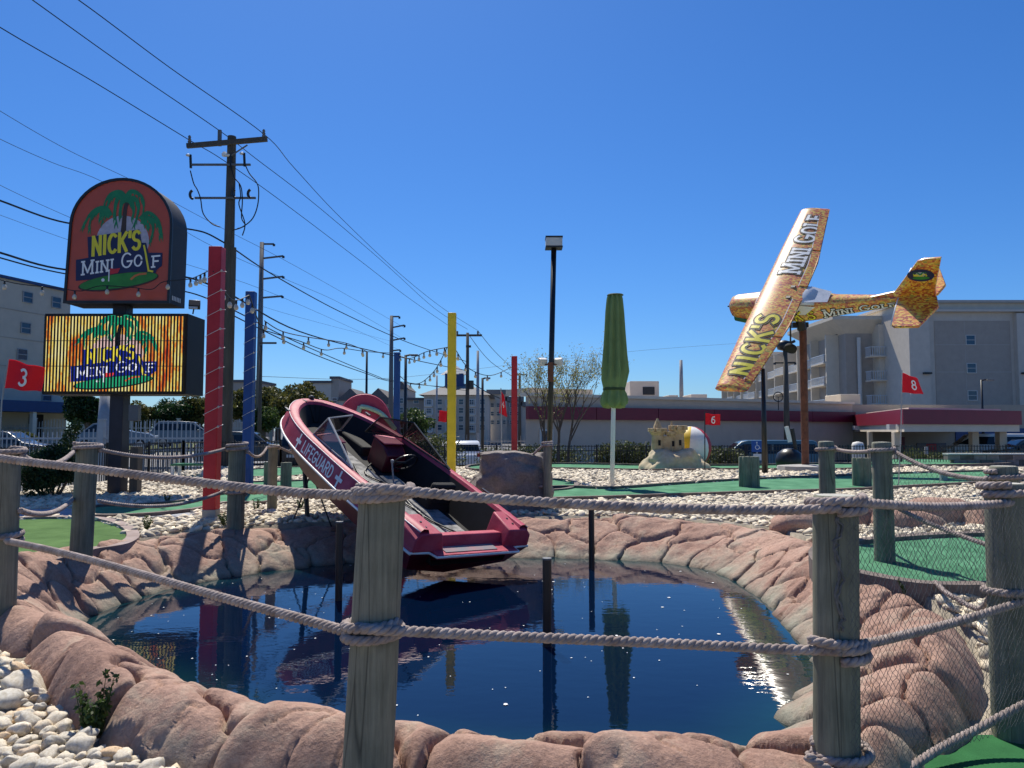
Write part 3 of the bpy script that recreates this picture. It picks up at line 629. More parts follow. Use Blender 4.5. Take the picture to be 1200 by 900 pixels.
def rope(label, spans, wraps, r=.026, near=True, grp=None, origin=None):
    o = origin if origin is not None else spans[0][0]
    root = thing('rope', label, 'rope', tuple(o), group=grp); kw = dict(per=9, ns=7) if near else dict(per=6, ns=5)
    for s_ in spans:
        mb = MB(); rope_mesh(mb, s_, r, r * 4.6, **kw); obj('rope_span', mb, K['rope'], root, smooth=True)
    for s_ in wraps:
        mb = MB(); rope_mesh(mb, s_, r * .97, r * 4.6, **kw); obj('rope_wrap', mb, K['rope'], root, smooth=True)
    return root
POST = {}
def post(key, px, D, ytop, ybase_z, r, label, material='post', lean=(0, 0), grp='rope posts round the pond', seg=28):
    top = at(px, ytop, D); x = top.x; root = thing('rope_post', label, 'post', (x, D, ybase_z), group=grp); h = top.z - ybase_z
    rg = random.Random(key); ph = [rg.uniform(0, 6.28) for _ in range(4)]
    zs = [-.3] + list(np.linspace(0, h - .02, 14)) + [h - .004, h]; rings = []
    for z in zs:
        rr = r * (1.03 - .05 * max(z, 0) / h)
        if z > h - .01: rr *= .95 if z < h else .86
        rings.append([Vector((lean[0] * (z - h) + (rr * (1 + .025 * math.sin(2 * a + ph[0] + z) + .014 * math.sin(5 * a + ph[1] + 2 * z) + .008 * math.sin(9 * a + ph[2] - 3 * z))) * math.cos(a), lean[1] * (z - h) + rr * (1 + .025 * math.sin(2 * a + ph[0] + z)) * math.sin(a), z)) for a in np.linspace(0, 2 * pi, seg, endpoint=False)])
    mb = MB(); mb.loft(rings, cap=False); o = obj('shaft', mb, K[material], root, local=True, smooth=True)
    mb = MB(); mb.add([q * 1 for q in rings[-1]] + [Vector((0, 0, h + .003))], [(i, (i + 1) % seg, seg) for i in range(seg)]); obj('end_grain', mb, K['post_end'], root, local=True)
    POST[key] = (x, D, r, top.z); return root
post('P1', 449, 3.3, 570, -.3, .100, 'large weathered post in front of the pond, nearest the camera, left of centre', lean=(.045, 0))
post('P2', 979, 3.55, 580, -.2, .098, 'grey-green post at front right with black netting over its right half', 'post_green', lean=(.02, 0))
post('P3', 1177, 4.3, 566, 0.03, .102, 'broad post at right edge wholly behind fine netting', 'post_green')
post('P3b', 1176, 6.0, 546, .25, .10, 'post whose top shows just behind the netted right edge post', 'post_green')
post('P4', 1033, 7.4, 518, .30, .092, 'tall green post beyond the net beside the right putting carpet', 'post_green')
post('P5', 968, 9.0, 517, .30, .09, 'slim green post behind the front right post, on the far rocks', 'post_green')
post('P6', 5, 5.4, 527, .1, .105, 'pale post cut off by the left edge of the view')
post('P7', 103, 7.8, 522, .30, .105, 'post standing at the rocks before the dark evergreen shrub', 'post_green', lean=(.03, 0))
post('P8', 278, 10.0, 522, .30, .105, 'green post wound with rope just right of the red pole', 'post_green')
post('P9', 320, 12.4, 521, .31, .075, 'thin brown post between the green post and the boat bow')
post('P11', 641, 12.0, 520, .31, .058, 'thin grey post against the right side of the grey boulder')
def stump(px, D, y0, h, r, label, n=1):
    b = gnd(px, y0); root = thing('post_cluster', label, 'post', (xpx(px, y0, D), D, .33))
    for k in range(n):
        a = 2 * pi * k / n; mb = MB(); rr = r if n == 1 else r * .42; o = (0, 0) if n == 1 else ((r - rr) * math.cos(a + .5), (r - rr) * math.sin(a + .5))
        mb.lathe([(rr, -.1), (rr, h - .02), (rr * .93, h)], 16, (o[0], o[1], 0)); obj('pile', mb, K['post_green'], root, local=True, smooth=False, ang=40)
stump(878, 17.2, 572, .70, .23, 'bundle of short green piles on the middle putting strip', 7)
stump(1010, 17.5, 570, .66, .21, 'bundle of short green piles behind the tall green post', 7)
stump(335, 17.0, 574, .58, .12, 'short stub post on the green strip beside the thin brown post')
stump(314, 18.0, 570, .55, .10, 'darker stub post half hidden behind the thin brown post')
def pt(key, py): x, D, r, z = POST[key]; return np.array([x, D, zpx(py, D)])
RR = .0225
def side(key, py, dx=0, dy=0): p = pt(key, py); r = POST[key][2]; return p + np.array([dx * (r + .02), dy * (r + .02), 0])
# near top and lower ropes
x1, D1, r1, _ = POST['P1']; x2, D2, r2, _ = POST['P2']; x3, D3, r3, _ = POST['P3']; x6, D6, r6, _ = POST['P6']
L0 = np.array([xpx(-330, 500, 3.3), 3.3, zpx(505, 3.3)])
def path(px, n=6): return np.array(catmull([at(*q) for q in px], n))
rope('thick top rope sweeping in from the left edge to the large front post', [path([(-160, 512, 4.6), (0, 537, 4.3), (100, 549, 4.0), (220, 564, 3.72), (340, 577, 3.45), (424, 581, 3.22)])], [wrap((x1 - 0.0, D1), zpx(585, D1), r1, RR, 1.0, pi * .9)], RR)
rope('thick lower rope from the left edge post down to the large front post', [path([(8, 634, 5.28), (60, 645, 4.9), (130, 663, 4.5), (270, 703, 3.8), (360, 727, 3.45), (412, 742, 3.24)])], [wrap((x1 - .035, D1), zpx(746, D1), r1, RR, 1.5, pi * .9), wrap((x6, D6), zpx(634, D6), r6, RR, 1.2, 0)], RR)
rope('top rope crossing the middle between the two front posts', [path([(428, 573, 3.24), (450, 573, 3.17), (480, 576, 3.22), (600, 586, 3.3), (760, 595, 3.4), (900, 598, 3.5), (950, 597, 3.47), (985, 596, 3.41)])], [wrap((x1, D1), zpx(577, D1), r1, RR, .7, pi * .75, rise=.02), wrap((x2, D2), zpx(598, D2), r2, RR, 1.3, -pi * .6)], RR)
rope('lower rope crossing above the water between the two front posts', [path([(416, 735, 3.22), (440, 738, 3.17), (480, 740, 3.22), (600, 746, 3.32), (760, 753, 3.44), (900, 760, 3.5), (950, 762, 3.47), (985, 763, 3.42)])], [wrap((x2, D2), zpx(768, D2), r2, RR, 1.3, -pi * .6)], RR)
rope('top rope with net lashing between the front right post and the right edge post', [path([(962, 589, 3.46), (985, 588, 3.42), (1020, 590, 3.5), (1090, 594, 3.78), (1150, 592, 4.1), (1200, 588, 4.25), (1260, 586, 4.3)])], [wrap((x3, D3), zpx(579, D3), r3, RR, 1.2, pi)], RR)
rope('middle rope slanting up across the net to the right edge post', [path([(948, 749, 3.47), (975, 755, 3.42), (1010, 755, 3.48), (1060, 744, 3.7), (1120, 729, 4.0), (1196, 706, 4.2), (1240, 694, 4.3)])], [wrap((x3, D3), zpx(694, D3), r3, RR * .8, .9, pi * .6)], RR)
rope('bottom rope along the foot of the net beside the dark green turf', [path([(945, 885, 3.45), (990, 912, 3.45), (1040, 914, 3.72), (1100, 878, 3.95), (1150, 852, 4.08), (1215, 818, 4.14), (1270, 795, 4.2)])], [wrap((x2, D2), zpx(886, D2), r2, RR, 1.1, pi * .8)], RR)
# farther ropes
rope('rope from the left edge post back to the post by the shrub, upper', [sag(side('P6', 534, 1), side('P7', 527, -1), .10), sag(side('P6', 598, 1), side('P7', 584, -1), .08)], [wrap((POST['P7'][0], POST['P7'][1]), zpx(528, 7.8), .105, .022, 1.6), wrap((POST['P6'][0], POST['P6'][1]), zpx(536, 5.4), .105, .022, 1.3)], .022, False)
rope('pair of ropes running from the shrub post past the red pole', [sag(side('P7', 527, 1), side('P8', 525, -1), .10), sag(side('P7', 587, 1), side('P8', 574, -1), .12)], [wrap((POST['P8'][0], 10.0), zpx(530, 10), .105, .026, 2.2), wrap((POST['P8'][0], 10.0), zpx(580, 10), .105, .022, 1.4)], .022, False)
rope('rope from the rope-wound green post back to the thin brown post', [sag(side('P8', 527, 1), side('P9', 524, -1), .12), sag(side('P8', 575, 1), side('P9', 571, -1), .06)], [wrap((POST['P9'][0], 12.4), zpx(526, 12.4), .075, .02, 1.3)], .02, False)
rope('rope from the thin brown post passing behind the boat', [sag(side('P9', 524, 1), at(440, 545, 13.5), .12), sag(side('P9', 570, 1), at(440, 575, 13.5), .05)], [], .02, False)
rope('rope dropping left from the thin grey post over the boulder', [sag(side('P11', 523, -1), at(545, 560, 13.6), .2), sag(side('P11', 570, -1), at(545, 572, 13.6), .05)], [wrap((POST['P11'][0], 12.0), zpx(524, 12.0), .058, .02, 2.0)], .02, False)
rope('rope between the two slim green posts beyond the net', [sag(side('P5', 526, 1), side('P4', 529, -1), .02)], [wrap((POST['P5'][0], 9.0), zpx(529, 9.0), .09, .022, 1.3), wrap((POST['P4'][0], 7.4), zpx(531, 7.4), .092, .022, 1.3)], .022, False)
rope('rope falling from the tall green post to the hidden right post, upper', [sag(side('P4', 529, .8, -.6), side('P3b', 562, -1), .06)], [wrap((POST['P3b'][0], 6.0), zpx(564, 6.0), .10, .024, 1.6)], .022, False)
rope('lower rope slanting behind the net from the tall green post', [sag(side('P4', 594, .8, -.6), side('P3b', 640, -1), .02)], [], .022, False)
rope('slack rope end lying over the white stones behind the net', [path([(1096, 682, 6.2), (1108, 694, 5.8), (1122, 702, 5.6), (1140, 712, 5.4), (1152, 712, 5.2), (1165, 690, 4.5)])], [], .02, False)
def bolt(key, py, dx=0):
    pass
# ------------------------------------------------------------------ nets
def net(label, A, B, zt, zb, cell, r, seed, bulge=.03, sagt=0, skew=0):
    A = np.array(A, float); B = np.array(B, float); L = np.linalg.norm(B[:2] - A[:2]); rs = np.random.default_rng(seed); nu = int(L / cell); H = max(zt[0] - zb[0], zt[1] - zb[1]); nv = int(H / cell * .8)
    U = (B - A) / L; N = np.array([U[1], -U[0]]); pts = {}; mb = MB()
    def P(i, j):
        if (i, j) not in pts:
            u = i / (2 * nu); v = j / (2 * nv); top = zt[0] + (zt[1] - zt[0]) * u - sagt * 4 * u * (1 - u); bot = zb[0] + (zb[1] - zb[0]) * u - .05 * 4 * u * (1 - u)
            z = top + (bot - top) * v; o = bulge * math.sin(pi * v) * (.6 + .4 * math.sin(7 * u + seed)) + rs.normal(0, .003)
            uu = u + skew * math.sin(pi * v) * math.sin(pi * u)
            xy = A + (B - A) * uu + N * o + U * rs.normal(0, .003); pts[(i, j)] = Vector((xy[0], xy[1], z + rs.normal(0, .003)))
        return pts[(i, j)]
    for i in range(2 * nu):
        for j in range(2 * nv):
            if (i + j) % 2 == 0: mb.tube([P(i, j), P(i + 1, j + 1)], r, 3, cap=False)
            else: mb.tube([P(i + 1, j), P(i, j + 1)], r, 3, cap=False)
    o = obj('safety_net', mb, K['net']); setp(o, label, 'net'); return o
net('fine black net hung between the front right post and the right edge post', (x2 - .01, D2 - .115), (x3 + .16, D3 - .14), (zpx(594, D2), zpx(590, D3)), (zpx(890, D2), zpx(815, D3)), .033, .0012, 3, .02)
net('farther net hung behind, between the tall green post and hidden right post', (POST['P4'][0], 7.3), (POST['P3b'][0], 5.9), (zpx(530, 7.4), zpx(562, 6.0)), (zpx(664, 7.4), zpx(700, 6.0)), .06, .0014, 5, .03)
# black twine run down the front right post
mb = MB(); rs = np.random.default_rng(3)
pts = [Vector((x2 - .045 + .012 * math.sin(q * .55) + rs.normal(0, .003), D2 - .106, zpx(606 + q * 4.6, D2 - .1))) for q in range(30)]
mb.tube(pts, [.006 + .003 * (q % 3 == 0) for q in range(30)], 6); pts2 = [p + Vector((rs.normal(0, .008) + .01, -.004, 0)) for p in pts]; mb.tube(pts2, .006, 5)
setp(obj('net_lacing', mb, K['net'], smooth=True), 'black lacing cord running down the face of the front right post', 'cord')

# ------------------------------------------------------------------ putting greens, borders and strips
POLYS = []
def green(label, pix, z, turf, board='board', bh=.07, bw=.11, sides=None, name='putting_green', seglen=1.3, closed=True, bump=None):
    P = [gnd(px, py, z) for px, py in pix]; P = [Vector(p) for p in (catmull([(q.x, q.y) for q in P], 5, True))]
    poly = [(p[0], p[1]) for p in P]; POLYS.append(poly); cx = sum(p[0] for p in poly) / len(poly); cy = sum(p[1] for p in poly) / len(poly)
    root = thing(name, label, 'putting green', (cx, cy, z))
    mb = MB(); n = len(poly); mb.add([(p[0], p[1], z + .035) for p in poly] + [(p[0], p[1], z - .2) for p in poly], [tuple(range(n))] + [(i, (i + 1) % n, n + (i + 1) % n, n + i) for i in range(n)])
    obj('carpet', mb, K[turf], root)
    # border boards
    acc = []; run = 0; pts = poly + [poly[0]]
    def flush():
        nonlocal acc
        if len(acc) < 2: return
        mb = MB(); k = len(acc); L_ = []; O_ = []
        for i in range(k):
            a = acc[max(i - 1, 0)]; b = acc[min(i + 1, k - 1)]; dx, dy = b[0] - a[0], b[1] - a[1]; d = math.hypot(dx, dy) or 1
            nx_, ny_ = dy / d, -dx / d
            # outward = away from centre side by polygon orientation
            nx_, ny_ = nx_ * ORI, ny_ * ORI; L_.append((acc[i][0], acc[i][1])); O_.append((acc[i][0] + nx_ * bw, acc[i][1] + ny_ * bw))
        tz = z + bh + random.uniform(-.004, .004)
        rings = [[(L_[i][0], L_[i][1], z - .2), (O_[i][0], O_[i][1], z - .2), (O_[i][0], O_[i][1], tz), (L_[i][0], L_[i][1], tz)] for i in range(k)]
        mb.loft(rings); obj('border_board', mb, K[board], root)
        acc = [acc[-1]]
    area = sum(pts[i][0] * pts[i + 1][1] - pts[i + 1][0] * pts[i][1] for i in range(n)); ORI = 1 if area > 0 else -1
    acc = [pts[0]]
    for i in range(1, n + 1):
        acc.append(pts[i]); run += math.hypot(pts[i][0] - pts[i - 1][0], pts[i][1] - pts[i - 1][1])
        if run > seglen: flush(); run = 0
    flush(); return root
green('olive putting green with rounded grey curb at lower left', [(-160, 618), (-40, 614), (60, 611), (110, 613), (140, 622), (148, 634), (135, 644), (100, 650), (60, 661), (15, 668), (-100, 678), (-200, 650)], .31, 'turf_olive', 'curb', .07, .14)
green('long bright green putting strip running past the red pole', [(112, 597), (180, 594), (235, 587), (268, 581), (320, 575), (316, 590), (262, 592), (225, 600), (170, 606), (110, 607)], .33, 'turf')
green('green strip behind the thin brown post, front one', [(290, 568), (340, 566), (400, 564), (470, 566), (470, 578), (400, 578), (320, 579), (290, 577)], .33, 'turf')
green('green strip behind the thin brown post, rear one', [(285, 553), (340, 549), (420, 547), (500, 549), (500, 556), (420, 556), (330, 560), (285, 560)], .33, 'turf')
green('small rounded green ending just right of the boulder', [(600, 566), (645, 564), (668, 566), (673, 571), (655, 576), (600, 577)], .33, 'turf')
green('long green strip behind the umbrella and castle', [(560, 547), (650, 545), (760, 547), (880, 547), (980, 545), (1060, 548), (980, 552), (860, 552), (760, 553), (650, 551), (560, 553)], .33, 'turf', bh=.10)
green('main green strip crossing under the closed umbrella', [(560, 585), (650, 574), (718, 575), (790, 570), (880, 564), (980, 560), (1080, 556), (1190, 554), (1190, 564), (1080, 572), (980, 577), (880, 580), (800, 583), (720, 586), (650, 588), (560, 592)], .33, 'turf', bh=.09)
green('green carpet beyond the net at right', [(975, 648), (1060, 637), (1160, 632), (1260, 634), (1280, 690), (1160, 692), (1080, 691), (1010, 678), (975, 670)], .33, 'turf', 'board', .08, .15)
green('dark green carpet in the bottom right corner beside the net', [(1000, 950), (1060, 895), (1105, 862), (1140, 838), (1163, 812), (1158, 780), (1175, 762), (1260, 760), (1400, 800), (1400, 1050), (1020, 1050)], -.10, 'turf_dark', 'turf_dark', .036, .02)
green('bright green strip in front of the hedge at far right', [(1010, 541), (1060, 539), (1120, 540), (1180, 540), (1180, 544), (1100, 546), (1010, 545)], .33, 'turf')
# ------------------------------------------------------------------ loose gravel
def ico(sub):
    bm = bmesh.new(); bmesh.ops.create_icosphere(bm, subdivisions=sub, radius=1); v = np.array([q.co[:] for q in bm.verts]); f = np.array([[q.index for q in p.verts] for p in bm.faces]); bm.free(); return v, f
def scatter_stones(name, n, xr, yr, rmin, rmax, seed, dens=None, zoff=0, sub=1, cond=None):
    rs = np.random.default_rng(seed); v, f = ico(sub)
    x = rs.uniform(*xr, n); y = rs.uniform(*yr, n) if dens is None else dens(rs, n)
    keep = (np.abs(x / np.maximum(y, .1)) < .75) & ~inpoly(x, y, outpoly) & (ground_z(x, y) > -2)
    for p in POLYS: keep &= ~inpoly(x, y, p)
    if cond is not None: keep &= cond(x, y)
    x, y = x[keep], y[keep]; n = len(x); r = rs.uniform(rmin, rmax, n) * (1 + .5 * (rs.random(n) > .9))
    S = np.stack([r * rs.uniform(.8, 1.45, n), r * rs.uniform(.7, 1.0, n), r * rs.uniform(.42, .7, n)], 1)
    a = rs.uniform(0, 2 * pi, n); tl = rs.normal(0, .3, n)
    loc = v[None] * (1 + rs.normal(0, .13, (n, len(v), 1))) * S[:, None]
    zz = loc[..., 2] + loc[..., 0] * np.sin(tl)[:, None]; xx = loc[..., 0] * np.cos(a)[:, None] - loc[..., 1] * np.sin(a)[:, None]; yy = loc[..., 0] * np.sin(a)[:, None] + loc[..., 1] * np.cos(a)[:, None]
    V = np.stack([xx + x[:, None], yy + y[:, None], zz + (ground_z(x, y) + zoff + rs.uniform(-.01, .03, n))[:, None]], 2)
    Fm = (f[None] + (np.arange(n) * len(v))[:, None, None]).reshape(-1, 3)
    return setp(link(name, mesh_np(name, V.reshape(-1, 3), Fm), K['stone'], smooth=True), kind='stuff')
g1 = scatter_stones('gravel', 42000, (-9.9, 12), (8.2, 20), .042, .066, 1, cond=lambda x, y: ~((x > -10.3) & (x < -4.9) & (y > 11.2) & (y < 12.4)))
setp(g1, 'loose white stone gravel filling the ground between the putting strips', 'gravel')
g2 = scatter_stones('gravel', 17000, (-10, 17), (19.5, 26.5), .06, .085, 2); setp(g2, 'loose white stone gravel in the far part of the course', 'gravel')
g3 = scatter_stones('gravel', 4200, (2.6, 6.2), (4.5, 8.3), .04, .06, 4); setp(g3, 'white stones behind the net at right', 'gravel')
g4 = scatter_stones('gravel', 5200, (-4.6, -1.2), (2.9, 5.6), .022, .045, 5, zoff=.0); setp(g4, 'small white stones filling gaps between bigger ones at lower left', 'gravel')
# big river stones lower left, one object each
def river_stones():
    bed = thing('river_stone_bed', 'heap of pale rounded river stones in the lower left corner', 'river stones', (-2.6, 3.9, .03))
    ms = []; v, f = ico(3); sm_ = K['river'] = mat('river_stone', (.50, .43, .32), .7, ns=5, col2=(.76, .71, .62), bump=.25, bs=35)
    n_ = sm_.node_tree.nodes; l = sm_.node_tree.links; bs = n_['Principled BSDF']; src = bs.inputs['Base Color'].links[0].from_socket
    oi = n_.new('ShaderNodeObjectInfo'); cr = n_.new('ShaderNodeValToRGB'); e = cr.color_ramp.elements; e[0].position = 0; e[0].color = (.72, .74, .76, 1); e[1].position = 1; e[1].color = (1.1, 1.08, 1.02, 1); q = e.new(.82); q.color = (1.0, .96, .88, 1); q = e.new(.9); q.color = (1.0, .74, .48, 1); q = e.new(.94); q.color = (1.05, 1.03, 1, 1)
    mx = n_.new('ShaderNodeMix'); mx.data_type = 'RGBA'; mx.blend_type = 'MULTIPLY'; mx.inputs[0].default_value = 1; l.new(oi.outputs['Random'], cr.inputs[0]); l.new(src, mx.inputs[6]); l.new(cr.outputs[0], mx.inputs[7]); l.new(mx.outputs[2], bs.inputs['Base Color'])
    rs = np.random.default_rng(9)
    for k in range(9):
        S = np.array([rs.uniform(1.0, 1.5), rs.uniform(.75, 1), rs.uniform(.45, .7)]); p = np.sign(v) * np.abs(v) ** rs.uniform(.75, 1.0)
        nn = smin_noise(v, 1.1, k * 7.3); n2 = smin_noise(v, 2.6, k * 3.1); p = p * (1 + .38 * nn + .13 * n2)[:, None] * S
        me = mesh_np('stone', p, f); me.materials.append(sm_); me.polygons.foreach_set('use_smooth', [True] * len(f)); ms.append(me)
    placed = []; tries = 0
    rx = rs.uniform(-4.1, -1.2, 30000); ry = rs.uniform(2.9, 5.6, 30000); bad = inpoly(rx, ry, (ring[:, 0:2] * -.03 + ring[:, 2:4] * 1.03)[::12]) | (rx / ry < -.70)
    while len(placed) < 295 and tries < 29999:
        x = rx[tries]; y = ry[tries]; tries += 1
        if bad[tries - 1]: continue
        r = (.028, .045, .04, .055, .06, .085, .035, .05, .045, .032, .11)[tries % 11] * rs.uniform(.85, 1.15)
        if any((x - a) ** 2 + (y - b) ** 2 < (.80 * (r + c)) ** 2 for a, b, c in placed): continue
        placed.append((x, y, r)); o = bpy.data.objects.new('stone', ms[rs.integers(9)]); COL.objects.link(o); o.parent = bed
        o.location = Vector((x, y, float(ground_z(x, y)) + .03 + rs.uniform(0, .03))) - bed.location; o.scale = (r, r, r); o.rotation_euler = (rs.normal(0, .35), rs.normal(0, .35), rs.uniform(0, 6.28))
river_stones()

# ------------------------------------------------------------------ lifeguard boat
K['boat_red'] = mat('boat_gelcoat', (.34, .022, .055), .55, ns=3, col2=(.48, .085, .125), bump=.2, bs=50, coat=.0, spec=.3)
K['boat_dark'] = mat('boat_dark_red', (.12, .008, .022), .45, .3, 4)
K['boat_in'] = mat('boat_interior_black', (.006, .006, .007), .85, .4, 7)
K['carpet'] = mat('worn_deck_carpet', (.10, .10, .10), .95, ns=9, col2=(.42, .41, .39), bump=.6, bs=80)
K['tint'] = glass_mat('tinted_windscreen', (.02, .022, .028), .74, .06)
def build_boat():
    B = thing('speedboat', 'dark red open speedboat lettered LIFEGUARD, bow up on struts and stern in the pond', 'boat', (-.416, 8.667, .40))
    B.rotation_euler = Matrix(((math.cos(R(127.94)), -math.sin(R(127.94)), 0), (math.sin(R(127.94)), math.cos(R(127.94)), 0), (0, 0, 1))).to_3x3().to_euler()
    ya, pa, ra = R(127.94), R(19.05), R(2.46)
    M = Matrix.Rotation(ya, 3, 'Z') @ Matrix.Rotation(-pa, 3, 'Y') @ Matrix.Rotation(ra, 3, 'X'); B.rotation_euler = M.to_euler()
    L = 5.0; HB = .875
    S = [0, .3, .5, .65, .78, .88, .95, .985, 1]; H = [.92, 1, 1, .97, .87, .70, .48, .28, 0]
    pts = [(s * L, HB * h) for s, h in zip(S, H)]
    half = catmull(pts, 7); half = [(p[0], max(p[1], 0)) for p in half]
    full = half[:-1] + [half[-1]] + [(p[0], -p[1]) for p in half[:-1][::-1]]      # port stern -> bow -> starboard stern
    n = len(full)
    def nrm(i):
        a = full[max(i - 1, 0)]; b = full[min(i + 1, n - 1)]; dx, dy = b[0] - a[0], b[1] - a[1]; d = math.hypot(dx, dy); return (dy / d * -1 * -1, -dx / d * -1 * -1)
    N_ = []
    for i in range(n):
        a = full[max(i - 1, 0)]; b = full[min(i + 1, n - 1)]; dx, dy = b[0] - a[0], b[1] - a[1]; d = math.hypot(dx, dy); nx_, ny_ = dy / d, -dx / d   # for port going forward (dx>0): inward = -y
        N_.append((nx_, ny_))
    def line(off, z, bowz=0.0, off_bow=0.0, xmax=None):
        o = []
        for i in range(n):
            x, y = full[i]; bw = np.clip((x / L - .62) / .38, 0, 1); k = off + off_bow * bw ** 2
            px_, py_ = x + N_[i][0] * k, y + N_[i][1] * k
            if (y > 0 and py_ < 0) or (y < 0 and py_ > 0): py_ = 0
            if xmax: px_ = min(px_, xmax)
            o.append(Vector((px_, py_, z + bowz * bw)))
        return o
    rail = line(0, -.14, .0); sh = line(.07, .11, 0, .02); top = line(.11, .14, 0, .03); lipo = line(.17, .13, 0, .10); lip = line(.19, .09, 0, .11); wall = line(.31, -.30, .16, .16)
    chine = line(.13, -.42, .16, .10)
    for p in chine: p.x = max(p.x, .20)
    keel = [Vector((max(.42, min(p.x, L * .93)), p.y * .03, -.62 + .34 * np.clip(p.x / L - .5, 0, 1) ** 2 * 4)) for p in chine]
    mb = MB(); mb.loft([rail, chine, keel], closed=False, cap=False); obj('hull', mb, K['boat_dark'], B, local=True, smooth=True, ang=30)
    under = line(.002, -.155, .02)
    mb = MB(); mb.loft([rail, sh], closed=False, cap=False); obj('side_panel', mb, K['boat_red'], B, local=True, smooth=True)
    mb = MB(); mb.loft([sh, top, lipo, lip], closed=False, cap=False); obj('gunwale', mb, K['boat_red'], B, local=True, smooth=True, ang=50)
    mb = MB(); mb.loft([lip, wall], closed=False, cap=False); obj('inner_liner', mb, K['boat_in'], B, local=True, smooth=True)
    mb = MB(); mb.tube([q + Vector((0, 0, 0)) for q in rail], .016, 6); obj('rub_rail', mb, K['white'], B, local=True, smooth=True)
    mb = MB(); mb.tube(sh, .006, 5); obj('pinstripe', mb, K['white'], B, local=True, smooth=True)
    # floor
    mb = MB(); k = n // 2; vs = wall; mb.add(vs, [(i, i + 1, n - 2 - i, n - 1 - i) for i in range(k - 1)]); obj('floor', mb, K['boat_in'], B, local=True)
    mb = MB()
    for (yy, wd, xa, xb) in [(.30, .27, .50, 2.7), (0, .27, .5, 3.5), (-.30, .27, .5, 2.7)]:
        mb.box(((xa + xb) / 2, yy, -.405), (xb - xa, wd, .03))
    mb2 = MB()
    for (yy, wd, xa, xb) in [(.31, .26, .50, 2.55), (.015, .26, .5, 3.6), (-.28, .26, .5, 2.55)]:
        m_ = MB(); m_.box(((xa + xb) / 2, yy, -.275), (xb - xa, wd, .035)); obj('carpet_strip', m_, K['carpet'], B, local=True, bevel=.008)
    # transom: pads, centre cut, outer face
    for s_ in (1, -1):
        mb = MB(); o = [(-.02, s_ * .40, -.12), (-.02, s_ * .79, -.12), (-.02, s_ * .79, .02), (-.02, s_ * .72, .09), (-.02, s_ * .46, .09)]
        o2 = [(.42, s_ * .47, -.16), (.42, s_ * .80, -.16), (.42, s_ * .80, .10), (.42, s_ * .74, .132), (.42, s_ * .52, .132)]
        mb.loft([[Vector(q) for q in o], [Vector(q) for q in o2]]); obj('stern_pad', mb, K['boat_red'], B, local=True, bevel=.015)
        mb = MB()
        for q in range(2): mb.lathe([(.014, 0), (.014, .012)], 8, (.12 + .12 * q, s_ * .60, .10 + .01 * q))
        obj('screw_cap', mb, K['black'], B, local=True)
    mb = MB(); mb.box((.16, 0, -.09), (.16, .92, .17), Matrix.Rotation(R(14), 3, 'Y')); obj('transom', mb, K['boat_red'], B, local=True, bevel=.02)
    mb = MB(); mb.loft([[Vector((0, .80, -.15)), Vector((.19, .68, -.42)), Vector((.41, 0, -.62)), Vector((.19, -.68, -.42)), Vector((0, -.80, -.15))], [Vector((.06, .80, -.13)), Vector((.25, .68, -.42)), Vector((.47, 0, -.62)), Vector((.25, -.68, -.42)), Vector((.06, -.80, -.13))]])
    obj('transom_face', mb, K['boat_dark'], B, local=True)
    mb = MB(); mb.box((-.03, 0, -.125), (.24, 1.10, .05)); obj('swim_step', mb, K['boat_red'], B, local=True, bevel=.012)
    mb = MB(); mb.box((-.03, .07, -.096), (.13, .70, .008)); obj('step_pad', mb, mat('step_pad', (.16, .18, .20), .8, ns=6, col2=(.30, .16, .17)), B, local=True)
    mb = MB(); mb.tube([Vector((-.15, .56, -.12)), Vector((-.15, -.56, -.12))], .014, 6); mb.tube([Vector((0, -.81, -.13)), Vector((-.02, -.58, -.13)), Vector((-.15, -.56, -.12))], .013, 6); mb.tube([Vector((0, .81, -.13)), Vector((-.02, .58, -.13)), Vector((-.15, .56, -.12))], .013, 6); obj('stern_trim', mb, K['white'], B, local=True)
    # consoles
    for s_ in (1, -1):
        mb = MB(); pr = [(2.75, -.30), (2.70, -.02), (2.85, .07), (3.18, .11), (3.25, -.30)]
        a = [Vector((x, s_ * .30, z)) for x, z in pr]; b = [Vector((x, s_ * .62, z)) for x, z in pr]; mb.loft([a, b]); obj('console', mb, K['boat_dark'], B, local=True, bevel=.02)
        mb = MB(); mb.box((3.03, s_ * .46, .105), (.38, .32, .02)); obj('console_top', mb, K['boat_red'], B, local=True, bevel=.01)
        # windscreen
        a = Vector((3.28, s_ * .20, .14)); b = Vector((3.05, s_ * .70, .14)); at_ = Vector((2.98, s_ * .22, .46)); bt = Vector((2.78, s_ * .66, .46)); c_ = Vector((1.75, s_ * .72, .15))
        mb = MB(); mb.add([a, b, bt, at_], [(0, 1, 2, 3)]); obj('front_pane', mb, K['tint'], B, local=True)
        mb = MB(); mb.add([b, c_, bt], [(0, 1, 2)]); obj('side_pane', mb, K['tint'], B, local=True)
        mb = MB(); mb.tube([a, at_, bt, c_], .014, 6); mb.tube([a, b, c_], .012, 6); mb.tube([b, bt], .012, 6); obj('windscreen_frame', mb, K['black'] if s_ < 0 else K['galv'], B, local=True)
    # helm
    mb = MB(); C = Vector((2.40, -.42, .0)); t = [C + Matrix.Rotation(R(-35), 3, 'Y') @ Vector((0, .17 * math.cos(a), .17 * math.sin(a))) for a in np.linspace(0, 2 * pi, 20)]; mb.tube(t, .014, 6)
    for a in (0, 2.1, 4.2): mb.tube([C, C + Matrix.Rotation(R(-35), 3, 'Y') @ Vector((0, .17 * math.cos(a), .17 * math.sin(a)))], .01, 5)
    mb.tube([C, C + Vector((.2, 0, -.12))], .02, 6); obj('steering_wheel', mb, K['black'], B, local=True)
